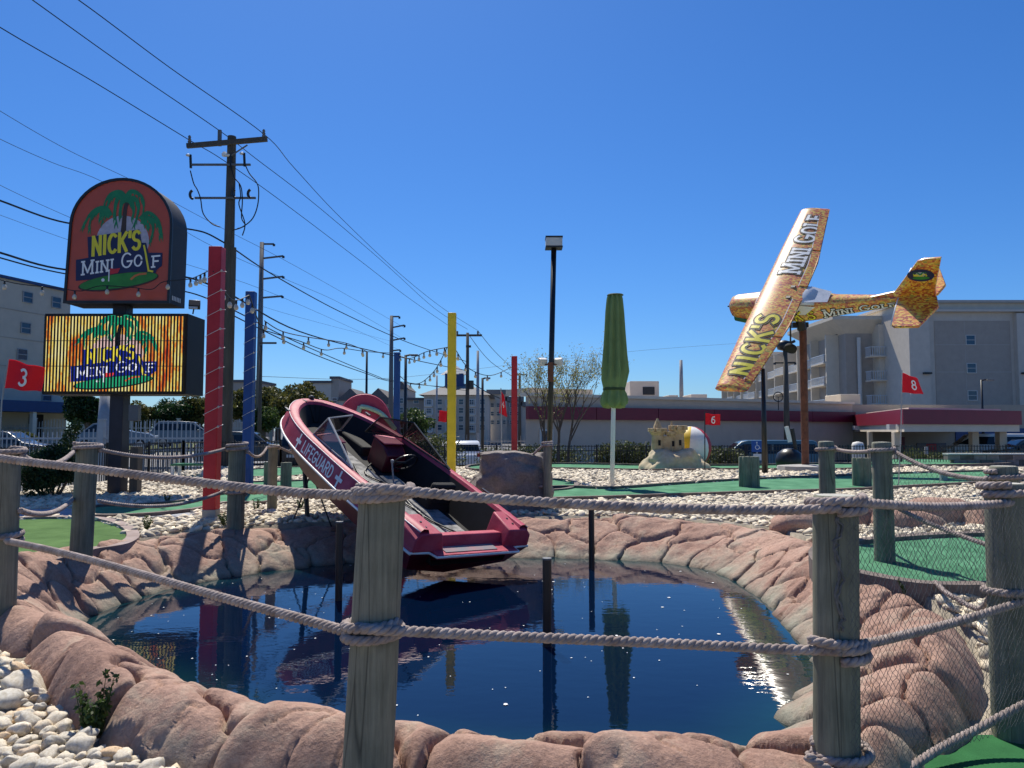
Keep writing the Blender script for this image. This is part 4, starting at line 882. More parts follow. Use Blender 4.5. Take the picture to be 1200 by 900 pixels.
    mb = MB(); mb.lathe([(.02, 0), (.024, .03), (.015, .04)], 10, (2.3, -.15, .03)); mb.tube([Vector((2.3, -.15, .03)), Vector((2.22, -.2, -.25))], .012, 5); obj('throttle', mb, K['galv'], B, local=True)
    for s_ in (1, -1):
        mb = MB(); mb.box((1.6, s_ * .40, -.26), (.46, .34, .26)); mb.box((1.38, s_ * .40, -.04), (.10, .34, .30), Matrix.Rotation(R(-12), 3, 'Y')); obj('seat', mb, K['boat_in'], B, local=True, bevel=.03) if s_ < 0 else None
        mb = MB(); mb.box((3.8, s_ * .36, -.25), (.85, .2, .22)); obj('bow_bench', mb, K['boat_in'], B, local=True, bevel=.03)
    rs = np.random.default_rng(5)
    mb = MB()
    for q in range(3):
        p = [Vector((.7 + .45 * k + rs.normal(0, .06), -.1 + .22 * q + rs.normal(0, .1), -.24)) for k in range(6)]; mb.tube([Vector(t) for t in catmull([tuple(x) for x in p], 4)], .012, 5)
    obj('loose_hose', mb, K['black'], B, local=True, smooth=True)
    mb = MB(); mb.lathe([(.03, 0), (.03, .025), (.045, .035), (.045, .05), (.02, .07)], 12, (4.86, 0, .12)); obj('bow_light', mb, K['black'], B, local=True)
    for (x, y) in ((4.15, -.66), (4.15, .66), (1.0, -.80)):
        mb = MB(); mb.box((x, y, .15), (.16, .03, .015)); mb.box((x, y, .135), (.04, .03, .03)); obj('cleat', mb, K['black'], B, local=True)
    mb = MB(); mb.box((4.72, .16, .135), (.10, .02, .012), Matrix.Rotation(R(20), 3, 'Z')); obj('bow_slot', mb, K['black'], B, local=True)
    # lettering on the port side panel, following the curve
    def side_pt(s, v, h):
        # s metres measured from bow end of text backwards along the port rail, v 0..1 from rail to shoulder
        x = s; i = 0
        hs = [(p.x, k) for k, p in enumerate(rail[:n // 2])]
        while i < len(hs) - 2 and hs[i + 1][0] < x: i += 1
        t = (x - rail[i].x) / (rail[i + 1].x - rail[i].x + 1e-9); a = rail[i].lerp(rail[i + 1], t); b = sh[i].lerp(sh[i + 1], t)
        d = (b - a); nn = Vector((N_[i][0] * -1, N_[i][1] * -1, 0)); nn = (nn - d.normalized() * nn.dot(d.normalized())).normalized()
        return a + d * v + nn * h
    pl, wd = strokes('LIFEGUARD', gap=.10); pl = dense(pl, .25); X0, X1 = 3.02, 1.98
    mp_ = lambda x, y, h: side_pt(X0 + (X1 - X0) * x / wd, .22 + .56 * y, .004 + h)
    mb = MB(); ribbon(mb, pl, .17, mp_); obj('lifeguard_lettering', mb, K['ink_white'], B, local=True)
    for X_ in (3.20, 1.80):
        mb = MB(); f = lambda x, y, h, X_=X_: side_pt(X_ - x * .075, .5 + y * .34, .005 + h)
        for a in (0, 90): ribbon(mb, [[(-math.cos(R(a)), -math.sin(R(a))), (0, 0), (math.cos(R(a)), math.sin(R(a)))]], .55, f)
        obj('cross_emblem', mb, K['ink_white'], B, local=True)
    # struts under the bow
    for (x, y) in ((3.6, .5), (3.6, -.4)):
        p = M @ Vector((x, y, -.45)) + Vector(B.location); mb = MB(); mb.tube([p, Vector((p.x + .1, p.y - .1, .2))], .035, 8); obj('strut', mb, K['black'], B)
    mb = MB(); p = M @ Vector((3.3, .5, -.5)) + Vector(B.location); mb.tube([p, Vector((p.x + .35, p.y - .2, .25))], .012, 6); mb.tube([p, Vector((p.x - .25, p.y - .1, .25))], .012, 6); obj('stay', mb, K['black'], B)
build_boat()
# black pipes standing in the pond
for (px, y0, y1, D, lab) in ((693, 596, 662, 9.6, 'black pipe standing in the far side of the pond, upper one'), (641, 655, 752, 6.2, 'black pipe standing nearer in the pond, below the boat stern'), (398, 612, 700, 7.85, 'black pipe in the water left of the boat hull beside the big front post')):
    t_ = at(px, y0, D); mb = MB(); mb.tube([Vector((t_.x, D, -.7)), Vector((t_.x, D, t_.z))], .036, 14); o = thing('pond_pipe', lab, 'pipe', (t_.x, D, -.1), group='black pipes standing in the pond'); obj('pipe', mb, K['black'], o, smooth=True, ang=40)
    mb = MB(); mb.tube([Vector((t_.x, D, t_.z - .005)), Vector((t_.x, D, t_.z + .008))], .039, 14); obj('pipe_cap', mb, K['grey_metal'], o)
# ------------------------------------------------------------------ aeroplane on its pole
def conf_mat():
    m = bpy.data.materials.new('flame_confetti_wrap'); m.use_nodes = True; n = m.node_tree.nodes; l = m.node_tree.links; b = n['Principled BSDF']
    tc = n.new('ShaderNodeTexCoord'); v = n.new('ShaderNodeTexVoronoi'); v.inputs['Scale'].default_value = 15; mpv = n.new('ShaderNodeMapping'); mpv.inputs['Scale'].default_value = (.75, 1.5, 1.2); l.new(tc.outputs['Object'], mpv.inputs[0]); l.new(mpv.outputs[0], v.inputs['Vector'])
    no = n.new('ShaderNodeTexNoise'); no.inputs['Scale'].default_value = 1.3; no.inputs['Detail'].default_value = 5; l.new(tc.outputs['Object'], no.inputs['Vector'])
    sp = n.new('ShaderNodeSeparateColor'); l.new(v.outputs['Color'], sp.inputs[0]); ad = n.new('ShaderNodeMath'); ad.operation = 'MULTIPLY_ADD'; ad.inputs[1].default_value = .62; l.new(sp.outputs[0], ad.inputs[0]); mu = n.new('ShaderNodeMath'); mu.operation = 'MULTIPLY_ADD'; mu.inputs[1].default_value = .9; mu.inputs[2].default_value = -.26; l.new(no.outputs[0], mu.inputs[0]); l.new(mu.outputs[0], ad.inputs[2])
    cr = n.new('ShaderNodeValToRGB'); cr.color_ramp.interpolation = 'CONSTANT'; e = cr.color_ramp.elements; e[0].position = 0; e[0].color = (.10, .13, .02, 1); e[1].position = .95; e[1].color = (.80, .55, .10, 1)
    for p, c in ((.10, (.40, .05, .006)), (.22, (.66, .15, .012)), (.34, (.84, .38, .02)), (.46, (.55, .07, .01)), (.54, (.86, .58, .06)), (.66, (.74, .24, .015)), (.76, (.40, .34, .03)), (.84, (.80, .42, .03))):
        q = e.new(p); q.color = (*c, 1)
    l.new(ad.outputs[0], cr.inputs[0]); l.new(cr.outputs[0], b.inputs['Base Color']); b.inputs['Roughness'].default_value = .38; b.inputs['Specular IOR Level'].default_value = .5; b.inputs['Coat Weight'].default_value = 1; b.inputs['Coat Roughness'].default_value = .21; b.inputs['Coat IOR'].default_value = 1.7
    return m
def build_plane():
    sc_ = .8434; PL = thing('model_aeroplane', 'high wing aeroplane wrapped in orange flame print, tilted on a rusty pole, lettered MINI GOLF', 'aeroplane', (8.594, 24.0, 5.534), scale=sc_)
    M = Matrix.Rotation(R(137.49), 3, 'Z') @ Matrix.Rotation(-R(5.77), 3, 'Y') @ Matrix.Rotation(R(-51.16), 3, 'X'); PL.rotation_euler = M.to_euler()
    cm = conf_mat()
    def ringf(x, w_, zt, zb, p=.7, n=20, yc=0):
        o = []
        for a in np.linspace(0, 2 * pi, n, endpoint=False):
            ca, sa = math.cos(a), math.sin(a); o.append(Vector((x, yc + w_ * math.copysign(abs(ca) ** p, ca), (zt + zb) / 2 + (zt - zb) / 2 * math.copysign(abs(sa) ** p, sa))))
        return o
    st = [(2.12, .20, .26, -.22), (2.05, .34, .36, -.36), (1.85, .42, .42, -.44), (1.2, .50, .46, -.50), (.78, .53, .50, -.54), (.35, .54, .60, -.55), (-.6, .54, .60, -.54), (-1.25, .46, .50, -.48), (-1.9, .34, .38, -.34), (-3.2, .20, .40, -.14), (-4.4, .10, .44, .06), (-5.05, .05, .46, .16)]
    mb = MB(); mb.loft([ringf(*q) for q in st]); obj('fuselage', mb, cm, PL, local=True, smooth=True, ang=55)
    mb = MB(); mb.loft([ringf(2.13, .05, .07, -.05), ringf(2.30, .03, .03, -.01)]); obj('nose_hub', mb, K['black'], PL, local=True, smooth=True)
    mb = MB(); mb.loft([ringf(1.95, .44, -.12, -.46), ringf(1.4, .53, -.2, -.515), ringf(1.2, .515, -.3, -.51)]); obj('green_cowl_belly', mb, mat('cowl_green', (.02, .13, .04), .35, .3, 9), PL, local=True, smooth=True)
    # wing: airfoil sections from port tip to starboard tip
    def foil(y, le, te, h, th):
        c = le - te; o = []
        up = [(0, 0), (.012, .22), (.04, .44), (.09, .66), (.16, .84), (.24, .95), (.34, 1.0), (.46, .95), (.6, .78), (.8, .42), (1, .04)]; lo = [(.8, -.05), (.5, -.12), (.2, -.2), (.04, -.22)]
        for (u, z) in up + lo: o.append(Vector((le - u * c, y, h + z * th)))
        return o
    H = .60; LE = lambda y: .80 - .05 * max(0, abs(y) - 2.2) / 2.5; TE = lambda y: -.92 + .47 * max(0, abs(y) - 1.6) / 3.1
    mb = MB(); ys = [4.80, 4.74] + [4.6 - .2 * k for k in range(47)] + [-4.74, -4.80]
    def TEc(y): return TE(y) + (.0 if y > -.05 else .0)
    mb.loft([foil(y, LE(y) - (.10 if abs(y) > 4.76 else 0), TEc(y) + (.10 if abs(y) > 4.76 else 0), H + .03 * (abs(y) / 4.8), (.09 if abs(y) > 4.76 else .17)) for y in ys]); obj('wing', mb, cm, PL, local=True, smooth=True, ang=60)
    def wz(x, y):   # top surface height
        le, te = LE(y), TE(y); u = (le - x) / (le - te); return H + .03 * abs(y) / 4.8 + .17 * np.interp(u, [0, .012, .04, .09, .16, .24, .34, .46, .6, .8, 1], [0, .22, .44, .66, .84, .95, 1.0, .95, .78, .42, .04])
    wm = lambda x, y, h: Vector((x, y, wz(x, y) + .010 + h))
    # flaps and ailerons: proud strips and seams
    for (ya, yb) in ((.35, 2.2), (2.3, 4.3), (-.35, -2.2), (-2.3, -4.3)):
        mb = MB(); ya2, yb2 = ya, yb
        vs = [(TE(y) + .30, y) for y in np.linspace(ya, yb, 5)] + [(TE(y) + .02, y) for y in np.linspace(yb, ya, 5)]
        up = [wm(x - .0, y, .012) for x, y in vs]; dn = [wm(x, y, -.03) for x, y in vs]; k = len(vs); mb.add(up + dn, [tuple(range(k))] + [(i, (i + 1) % k, k + (i + 1) % k, k + i) for i in range(k)]); obj('flap', mb, cm, PL, local=True)
        mb = MB(); ribbon(mb, [[(TE(y) + .325, y) for y in np.linspace(ya, yb, 6)]], .028, wm, .004); obj('flap_seam', mb, K['white'], PL, local=True)
    mb = MB()
    for y in (.25, -.25): mb.box((-.42, y * 1.1, wz(-.42, y)), (.16, .10, .04))
    obj('hinge_cover', mb, K['black'], PL, local=True)
    # text on the wing, reading from the port tip to the starboard tip
    def wtext(text, y0, y1, x0, x1, mats, serif=False, small=None, th=.16):
        pl, wd = strokes(text, serif=serif, small=small); pl = dense(pl, .08)
        f = lambda a, b, h: wm(x0 + (x1 - x0) * b, y0 + (y1 - y0) * a / wd, h)
        for (t_, m_, hh) in mats: mb = MB(); ribbon(mb, pl, t_, f, hh); obj('wing_lettering', mb, K[m_], PL, local=True)
    wtext("NICK'S", 4.15, 1.15, -.42, .34, [(.36, 'ink_dark', .004), (.18, 'ink_yellow', .008)])
    wtext('MINI GOLF', -.95, -4.35, -.42, .30, [(.31, 'ink_dark', .004), (.15, 'ink_white', .008)], serif=True, small=.84)
    # struts
    for s_ in (1, -1):
        mb = MB(); mb.tube([Vector((.2, s_ * .5, -.45)), Vector((.1, s_ * 2.3, H - .02))], .04, 8); obj('wing_strut', mb, K['white'], PL, local=True, smooth=True)
    # cabin windows, painted white
    for s_ in (1, -1):
        mb = MB(); mb.add([(.70, s_ * .547, .05), (-.95, s_ * .53, .05), (-1.35, s_ * .45, .36), (-.6, s_ * .50, .52), (.45, s_ * .50, .52)], [(0, 1, 2, 3, 4)]); obj('side_window', mb, K['white'], PL, local=True)
    mb = MB(); mb.add([(-1.0, .42, .57), (-1.0, -.42, .57), (-1.75, -.27, .425), (-1.75, .27, .425)], [(0, 1, 2, 3)]); obj('rear_window', mb, mat('patterned_window', (.55, .58, .62), .35, ns=5, col2=(.75, .76, .78)), PL, local=True)
    mb = MB(); mb.loft([ringf(.9, .46, .50, .30), ringf(.5, .50, .66, .35), ringf(-.9, .46, .62, .35), ringf(-1.3, .40, .52, .33)]); obj('cabin_roof', mb, mat('cabin_white_pattern', (.50, .55, .60), .3, ns=3, col2=(.80, .80, .80)), PL, local=True, smooth=True)
    # fin, rudder, tailplane
    def slab(nm, poly, axis, t, m_):
        mb = MB(); a = []; b = []
        for (u, v_) in poly:
            if axis == 'y': a.append(Vector((u, t, v_))); b.append(Vector((u, -t, v_)))
            else: a.append(Vector((u, v_, axis + t))); b.append(Vector((u, v_, axis - t)))
        mb.loft([a, b]); return obj(nm, mb, m_, PL, local=True, bevel=.02)
    slab('fin', [(-3.0, .36), (-3.95, .62), (-4.85, 1.92), (-5.05, 2.0), (-5.55, 2.02), (-5.2, .75), (-5.15, .12), (-4.4, .08)], 'y', .045, cm)
    for s_ in (1, -1):
        slab('tailplane', [(-4.05, 0), (-4.05, s_ * .3), (-4.12, s_ * 1.35), (-4.22, s_ * 1.45), (-4.95, s_ * 1.42), (-5.35, s_ * .5), (-5.2, s_ * .05)], .38, .05, cm)
        mb = MB(); mb.tube([Vector((-4.06, s_ * .1, .39)), Vector((-4.06, s_ * .35, .39)), Vector((-4.13, s_ * 1.36, .39))], .045, 8); obj('tail_leading_edge', mb, K['white'], PL, local=True, smooth=True)
    # port side of the fin: oval badge
    fy = .052; fm = lambda x, y, h: Vector((-4.86 - x * .40, fy + h, 1.34 + y * .26))
    circ = [(math.cos(a), math.sin(a)) for a in np.linspace(0, 2 * pi, 30, endpoint=False)]
    for nm, poly, hh, m_ in (('badge_oval', circ, .002, 'ink_navy'), ('badge_green', [(x * .62, y * .25 - .42) for x, y in circ], .006, 'ink_grass'), ('badge_moon', [(x * .34, y * .42 + .15) for x, y in circ], .004, 'ink_moon')):
        mb = MB(); flatpoly(mb, poly, fm, hh); obj(nm, mb, K[m_], PL, local=True)
    mb = MB(); pl, wd = strokes("NICK'S"); ribbon(mb, [[(a / wd * 1.0 - .5, b * .34 - .12) for a, b in p] for p in pl], .075, fm, .008); obj('badge_lettering', mb, K['ink_yellow'], PL, local=True)
    mb = MB(); [ribbon(mb, [[(0, .1), (d * .2, .5), (d * .42, .52), (d * .55, .2)]], .16, fm, .01, taper=True) for d in (-1, 1)]; obj('badge_palm', mb, K['ink_green'], PL, local=True)
    # fuselage side text (port side) x from -.6 to -3.4
    def fus(x):  # half width and centre height
        X = [q[0] for q in st][::-1]; return np.interp(x, X, [q[1] for q in st][::-1]), np.interp(x, X, [(q[2] + q[3]) / 2 for q in st][::-1]), np.interp(x, X, [(q[2] - q[3]) / 2 for q in st][::-1])
    def fmap(a, b, h):
        w_, zc, hh = fus(a); return Vector((a, w_ * 1.0 + .008 + h - .02 * abs(b), zc + b * hh * .95))
    def ftext(text, x0, x1, b0, b1, mats, **k):
        pl, wd = strokes(text, **k); g = lambda a, b, h: fmap(x0 + (x1 - x0) * a / wd, b0 + (b1 - b0) * b, h)
        for (t_, m_, hh) in mats: mb = MB(); ribbon(mb, pl, t_, g, hh); obj('side_lettering', mb, K[m_], PL, local=True)
    ftext('MINI GOLF', -1.55, -3.95, -.55, .35, [(.30, 'ink_dark', .003), (.14, 'ink_white', .006)], serif=True, small=.8)
    ftext("NICK'S", .35, -1.3, -.50, .30, [(.30, 'ink_dark', .003), (.16, 'ink_yellow', .006)])
    # wheels
    for s_ in (1, -1):
        w_ = MB(); c = Vector((-.2, s_ * 1.0, -1.25)); w_.tube([c - Vector((0, .07, 0)), c + Vector((0, .07, 0))], .23, 16); o = obj('wheel', w_, K['tyre'], PL, local=True, bevel=.03)
        w_ = MB(); w_.tube([Vector((-.2, s_ * .35, -.45)), c], .035, 6); obj('gear_leg', w_, K['black'], PL, local=True)
    p = thing('aeroplane_pole', 'rusty brown steel pole holding up the aeroplane', 'pole', (at(944, 548, 24.2).x, 24.2, .33))
    mb = MB(); b = Vector((p.location.x, 24.2, .3)); t_ = at(940, 383, 24.2); mb.tube([b, Vector((t_.x + .02, 24.2, t_.z))], .115, 14); obj('shaft', mb, K['rust'], p, smooth=True, ang=40)
    mb = MB(); mb.tube([at(940, 386, 24.2), at(938, 376, 24.1), at(942, 368, 23.9)], .15, 10); mb.box(at(937, 381, 24.2), (.5, .2, .16)); obj('swivel_head', mb, K['black'], p, smooth=False)
    mb = MB(); mb.lathe([(.9, 0), (.85, .18), (.3, .22)], 14, (b.x, b.y, .33)); obj('concrete_base', mb, K['concrete'], p)
build_plane()
# ------------------------------------------------------------------ giant flip flop behind the boat
def flipflop():
    c = at(427, 500, 14.0); o = thing('giant_flip_flop', 'giant dark red flip flop sandal with mint strap standing behind the boat', 'sandal', (c.x, 14.0, .33), rot=None)
    T = Matrix.Translation((c.x, 14.0, 0)) @ Matrix.Rotation(R(12), 4, 'Z') @ Matrix.Rotation(R(-24), 4, 'Y')
    zc = zpx(491, 14.0)
    pts = [(.46 * math.cos(a) * (1.0), .46 * math.sin(a)) for a in np.linspace(0, pi, 18)] + [(-.44, -.5), (-.34, -1.0), (-.3, -1.5), (.3, -1.5), (.34, -1.0), (.44, -.5)]
    f = lambda x, y, d: T @ Vector((x, d, y)) + Vector((0, 0, zc))
    mb = MB(); mb.loft([[f(x * .97, y * .97, -.04) for x, y in pts], [f(x, y, 0) for x, y in pts], [f(x, y, .12) for x, y in pts]]); obj('sole', mb, K['boat_red'], o, bevel=.01)
    mb = MB(); mb.loft([[f(x * 1.02, y * 1.02, .02) for x, y in pts], [f(x * 1.02, y * 1.02, .07) for x, y in pts]]); obj('edge_stripe', mb, K['boat_dark'], o)
    sp = [(-.22, -.25, -.03), (-.14, .02, -.08), (0.0, .22, -.10), (.03, .23, -.10), (.16, .14, -.09), (.32, -.05, -.07), (.43, -.40, -.03)]
    mb = MB(); mb.tube([f(*q) for q in [tuple(p) for p in catmull(sp, 5)]], .045, 8); obj('strap', mb, mat('mint_strap', (.30, .48, .36), .5, .15, 4), o, smooth=True)
flipflop()
# ------------------------------------------------------------------ grey boulder
def boulder():
    bm = bmesh.new(); bmesh.ops.create_cube(bm, size=2); bmesh.ops.subdivide_edges(bm, edges=bm.edges, cuts=30, use_grid_fill=True)
    for v_ in bm.verts:
        p = v_.co.copy(); q = Vector([math.copysign(abs(c) ** .9, c) for c in p.normalized() * max(abs(p.x), abs(p.y), abs(p.z))]); p = p.lerp(q, .45)
        k = 1 - .10 * (p.z + 1) / 2 - .08 * max(0, min(1, (p.z - .25 - .1 * math.sin(p.x * 2.3)) / .12)); p.x *= k; p.y *= k * .9
        n1 = mnoise.noise(p * 1.1 + Vector((3, 1, 4))); n2 = mnoise.noise(p * 2.7); n3 = abs(mnoise.noise(p * 1.6 + Vector((9, 2, 1)))); n4 = mnoise.noise(p * 7)
        cr_ = max(0, 1 - abs(p.z - .38 - .16 * math.sin(p.x * 3 + 1)) / .07) * .07
        p *= 1 + .24 * n1 + .13 * n2 - .5 * max(0, .09 - n3) + .03 * n4 - cr_
        if p.z > .7: p.z = .7 + (p.z - .7) * .45
        v_.co = Vector((p.x * .67, p.y * .55, (p.z + 1) * .57))
    me = bpy.data.meshes.new('boulder'); bm.to_mesh(me); bm.free(); c = gnd(599, 596, .33); o = link('boulder', me, K['boulder'], None, True, loc=(c.x, 12.45, .22)); setp(o, 'big grey craggy boulder on the far rim of the pond behind the boat stern', 'boulder')
boulder()
# ------------------------------------------------------------------ castle and beach ball
def castle():
    D = 25.6; px = D / F; c = at(790, 548, D); o = thing('sand_castle', 'sandcastle sculpture with two round towers on a sand mound beside the beach ball', 'sandcastle', (c.x, D, .33))
    def X(p): return xpx(p, 500, D)
    def Zp(p): return zpx(p, D)
    bm = bmesh.new(); bmesh.ops.create_icosphere(bm, subdivisions=5, radius=1)
    for v_ in bm.verts:
        p = v_.co; n_ = mnoise.noise(p * 1.8 + Vector((2, 0, 0))) * .22 + mnoise.noise(p * 5) * .06; l_ = abs(math.sin(p.x * 4.5)) ** 2 * .10; p *= 1 + n_ - .05; z = max(p.z, 0); v_.co = Vector((c.x + p.x * 1.16, D + p.y * .95, .3 + z ** .8 * (.72 + l_)))
    me = bpy.data.meshes.new('sand_mound'); 
    for v_ in bm.verts: v_.co -= o.location
    bm.to_mesh(me); bm.free(); link('sand_mound', me, K['sand'], o, True)
    def tower(xa, xb, zb, zt, cone=False):
        cx, r = (X(xa) + X(xb)) / 2, (X(xb) - X(xa)) / 2 * .86; h = zt - zb
        mb = MB(); mb.lathe([(r * 1.05, 0), (r * .92, h * .72), (r * 1.25, h * .8), (r * 1.28, h * .86)], 20, (cx, D, zb)); obj('tower', mb, K['castle'], o, smooth=True, ang=30)
        for k in range(8):
            a = 2 * pi * k / 8; mb = MB(); mb.box((cx + r * 1.12 * math.cos(a), D + r * 1.12 * math.sin(a), zb + h * .93), (.16, .16, h * .16), Matrix.Rotation(a, 3, 'Z')); obj('battlement', mb, K['castle'], o, bevel=.02)
        mb = MB(); mb.box((cx + .02, D - r * .93, zb + h * .42), (.08, .06, .18)); obj('tower_slot', mb, K['boat_in'], o)
        if cone: mb = MB(); mb.lathe([(r * .75, 0), (r * .6, .18), (r * .5, .22), (r * .12, .42)], 14, (cx, D, zb + h * .9)); obj('tower_peak', mb, K['castle'], o, smooth=True, ang=30)
    tower(762, 779, Zp(531), Zp(502), True); tower(786, 803, Zp(533), Zp(499)); tower(782, 792, Zp(530), Zp(506), True)
    mb = MB(); mb.box(((X(776) + X(790)) / 2, D + .05, (Zp(532) + Zp(511)) / 2), (X(790) - X(776), .3, Zp(511) - Zp(532))); obj('castle_wall', mb, K['castle'], o, bevel=.02)
    # ball
    Db = 26.6; r = 24.6 * Db / F; cb = at(808.5, 522, Db); cb.z = .33 + r - .02
    b = thing('beach_ball', 'giant beach ball with yellow, white and red panels behind the sandcastle', 'ball', (cb.x, Db, .33))
    M = Matrix.Rotation(R(3), 4, 'Y') @ Matrix.Rotation(R(8), 4, 'X')
    cols = [K['ball_y'], K['white'], K['red'], K['white'], K['blue'], K['white']]
    for k in range(6):
        rings = []
        for i in range(13):
            th = pi * i / 12; rings.append([M @ Vector((r * math.sin(th) * math.cos(a), r * math.sin(th) * math.sin(a), r * math.cos(th))) + cb for a in np.linspace(R(k * 60 + 196), R(k * 60 + 256), 9)])
        mb = MB(); mb.loft(rings, closed=False, cap=False); obj('ball_panel', mb, cols[k], b, smooth=True)
K['ball_y'] = mat('ball_yellow', (.75, .50, .03), .4, .05)
castle()
# ------------------------------------------------------------------ closed umbrella
def umbrella():
    D = 17.0; b = gnd(717, 572); D = b.y; u = thing('closed_umbrella', 'tall closed green umbrella on a white pole in the gravel', 'umbrella', b)
    def q(px, py): return at(px, py, D)
    mb = MB(); mb.tube([b - Vector((0, 0, .1)), q(719, 470), q(721, 352)], .05, 12); obj('pole', mb, K['white'], u, smooth=True)
    prof = [(346, 8), (350, 9), (365, 10.5), (390, 12), (415, 13.5), (435, 15.2), (445, 15.6), (452, 13.8), (457, 12.4), (461, 13.4), (466, 14.6), (471, 15.2), (475, 14.4), (476, 13)]
    rings = []
    for i, (py, hw) in enumerate(prof):
        c = q(720.5 if py < 440 else 719.5, py); r = hw * .93 * D / F; am = .19 if py < 440 else (.06 if py < 460 else .16)
        rings.append([c + Vector((r * (1 + am * math.cos(9 * a + .25 * math.sin(py * .05)) + .05 * math.sin(4 * a + py * .03)) * math.cos(a), r * (1 + am * math.cos(9 * a + .25 * math.sin(py * .05))) * math.sin(a), (.05 * math.sin(5 * a + 1) if py > 470 else 0))) for a in np.linspace(0, 2 * pi, 90, endpoint=False)])
    mb = MB(); mb.loft(rings); obj('canopy', mb, mat('umbrella_green', (.18, .26, .09), .9, .15, 3, .3, 60), u, smooth=True, ang=70)
    mb = MB(); c = q(721, 347); mb.lathe([(.16, 0), (.19, .02), (.17, .04), (.03, .06)], 16, c); obj('top_cap', mb, K['leafcap'], u)
    mb = MB(); c = q(719.5, 456); rr = 12.9 * D / F; mb.lathe([(rr, -.03), (rr * 1.03, 0), (rr, .03)], 24, c, cap=False); obj('tie_strap', mb, K['leafcap'], u)
K['leafcap'] = mat('umbrella_dark', (.04, .07, .02), .8, .2)
umbrella()
# ------------------------------------------------------------------ coloured square poles
def pole(label, px0, px1, ytop, D, m, zb=.2, unp=0, wrapn=0, wires=True):
    cx = (xpx(px0, 500, D) + xpx(px1, 500, D)) / 2; w_ = xpx(px1, 500, D) - xpx(px0, 500, D); zt = zpx(ytop, D)
    o = thing('painted_pole', label, 'pole', (cx, D, zb), rz=R(0), group='brightly painted square poles carrying string lights')
    mb = MB(); mb.box((cx, D, (zb + unp + zt) / 2), (w_ * .93, w_ * .93, zt - zb - unp)); obj('shaft', mb, K[m], o, bevel=.012)
    if unp: mb = MB(); mb.box((cx, D, zb + unp / 2 - .05), (w_ * .95, w_ * .95, unp + .1)); obj('bare_foot', mb, K['concrete'], o, bevel=.01)
    if wrapn:
        mb = MB(); h0 = zb + 1.3; n = wrapn * 8; s_ = w_ * .52; pts = []
        cor = [(-1, -1), (1, -1), (1, 1), (-1, 1)]
        for k in range(wrapn * 4): c_ = cor[k % 4]; pts.append(Vector((cx + c_[0] * s_, D + c_[1] * s_, h0 + (zt - .2 - h0) * k / (wrapn * 4) + (.04 if k % 4 == 1 else 0))))
        mb.tube(pts, .0035, 4); obj('light_cable', mb, K['white'], o)
        mb = MB()
        for k in range(1, wrapn * 4, 4): mb.lathe([(.008, -.018), (.018, 0), (.008, .018)], 8, pts[k] + Vector((.01, -.015, 0)))
        obj('small_bulb', mb, K['brass'], o)
    return Vector((cx, D, zt))
PR = pole('tall red square pole with unpainted foot beside the big sign', 241.5, 258, 290, 11.2, 'red', .25, .22, 9)
PB = pole('blue square pole wound with small lights, behind the rope-wound post', 285.5, 297, 342, 16, 'blue', .3, 0, 9)
PB2 = pole('thin distant blue pole behind the boat', 461, 468.5, 413, 26, 'blue', .3)
PY = pole('tall yellow pole behind the boat windscreen', 524, 534.5, 367, 19.5, 'yellow', .3)
PR2 = pole('distant red pole behind the grey boulder', 599, 606.5, 417.5, 26.5, 'red', .3)
# ------------------------------------------------------------------ string lights
BULB = None
def bulb_mesh():
    mb = MB(); mb.lathe([(.012, .0), (.018, -.01), (.02, -.06), (.014, -.065)], 10, (0, 0, 0)); s_ = mb
    mb2 = MB(); mb2.lathe([(.014, -.065), (.035, -.10), (.042, -.13), (.03, -.165), (.006, -.175)], 12, (0, 0, 0)); return s_, mb2
def string(label, spans, spacing=.75, r=.008, bulbs=True, big=1.0, phase=.3):
    global BULB
    root = thing('string_light', label, 'string lights', tuple(spans[0][0]))
    mb = MB()
    for P in spans: mb.tube([Vector(p) for p in P], r, 5)
    obj('cable', mb, K['wire'], root)
    if not bulbs: return
    for P in spans:
        P = np.array(P); seg = np.linalg.norm(np.diff(P, axis=0), axis=1); L = np.concatenate([[0], np.cumsum(seg)]); s = spacing * phase
        while s < L[-1]:
            p = [np.interp(s, L, P[:, k]) for k in range(3)]
            if BULB is None:
                a, b = bulb_mesh(); so = obj('socket', a, K['black'], root, local=True, smooth=True); bo = obj('bulb', b, K['brass'], so, local=True, smooth=True); BULB = (so, bo); 
            else: so = BULB[0].copy(); COL.objects.link(so); so.parent = root; bo = BULB[1].copy(); COL.objects.link(bo); bo.parent = so
            so.location = Vector(p) - root.location; so.scale = (big,) * 3; s += spacing
ys = 14.9
string('string of clear bulbs hanging across the face of the arched sign', [path([(-60, 318, 14.0), (0, 328, 14.4), (24, 333, 14.6), (72, 338, 14.85)], 5), path([(72, 338, 14.85), (95, 341, 14.9), (118, 335, 14.95), (156, 337, 14.95), (178, 339, 14.95), (192, 330, 14.95), (222, 327, 15.0), (243, 318, 13)], 5)], .62, .009, phase=.4)
string('string of bulbs sagging from the red pole top towards the blue pole', [path([(250, 318, 11.1), (262, 340, 12), (275, 352, 13), (292, 346, 14.4)], 6)], .6, .010, phase=.5)
string('long string of bulbs from the near blue pole to the distant blue pole', [path([(292, 345, 14.4), (306, 383, 16), (320, 390, 17), (352, 400, 19), (380, 410, 21), (400, 408, 22), (430, 412, 24), (463, 414, 26)], 5), path([(430, 412, 24), (405, 402, 22), (360, 395, 19), (330, 388, 17.5), (310, 376, 16)], 5)], 1.5, .012, big=1.05)
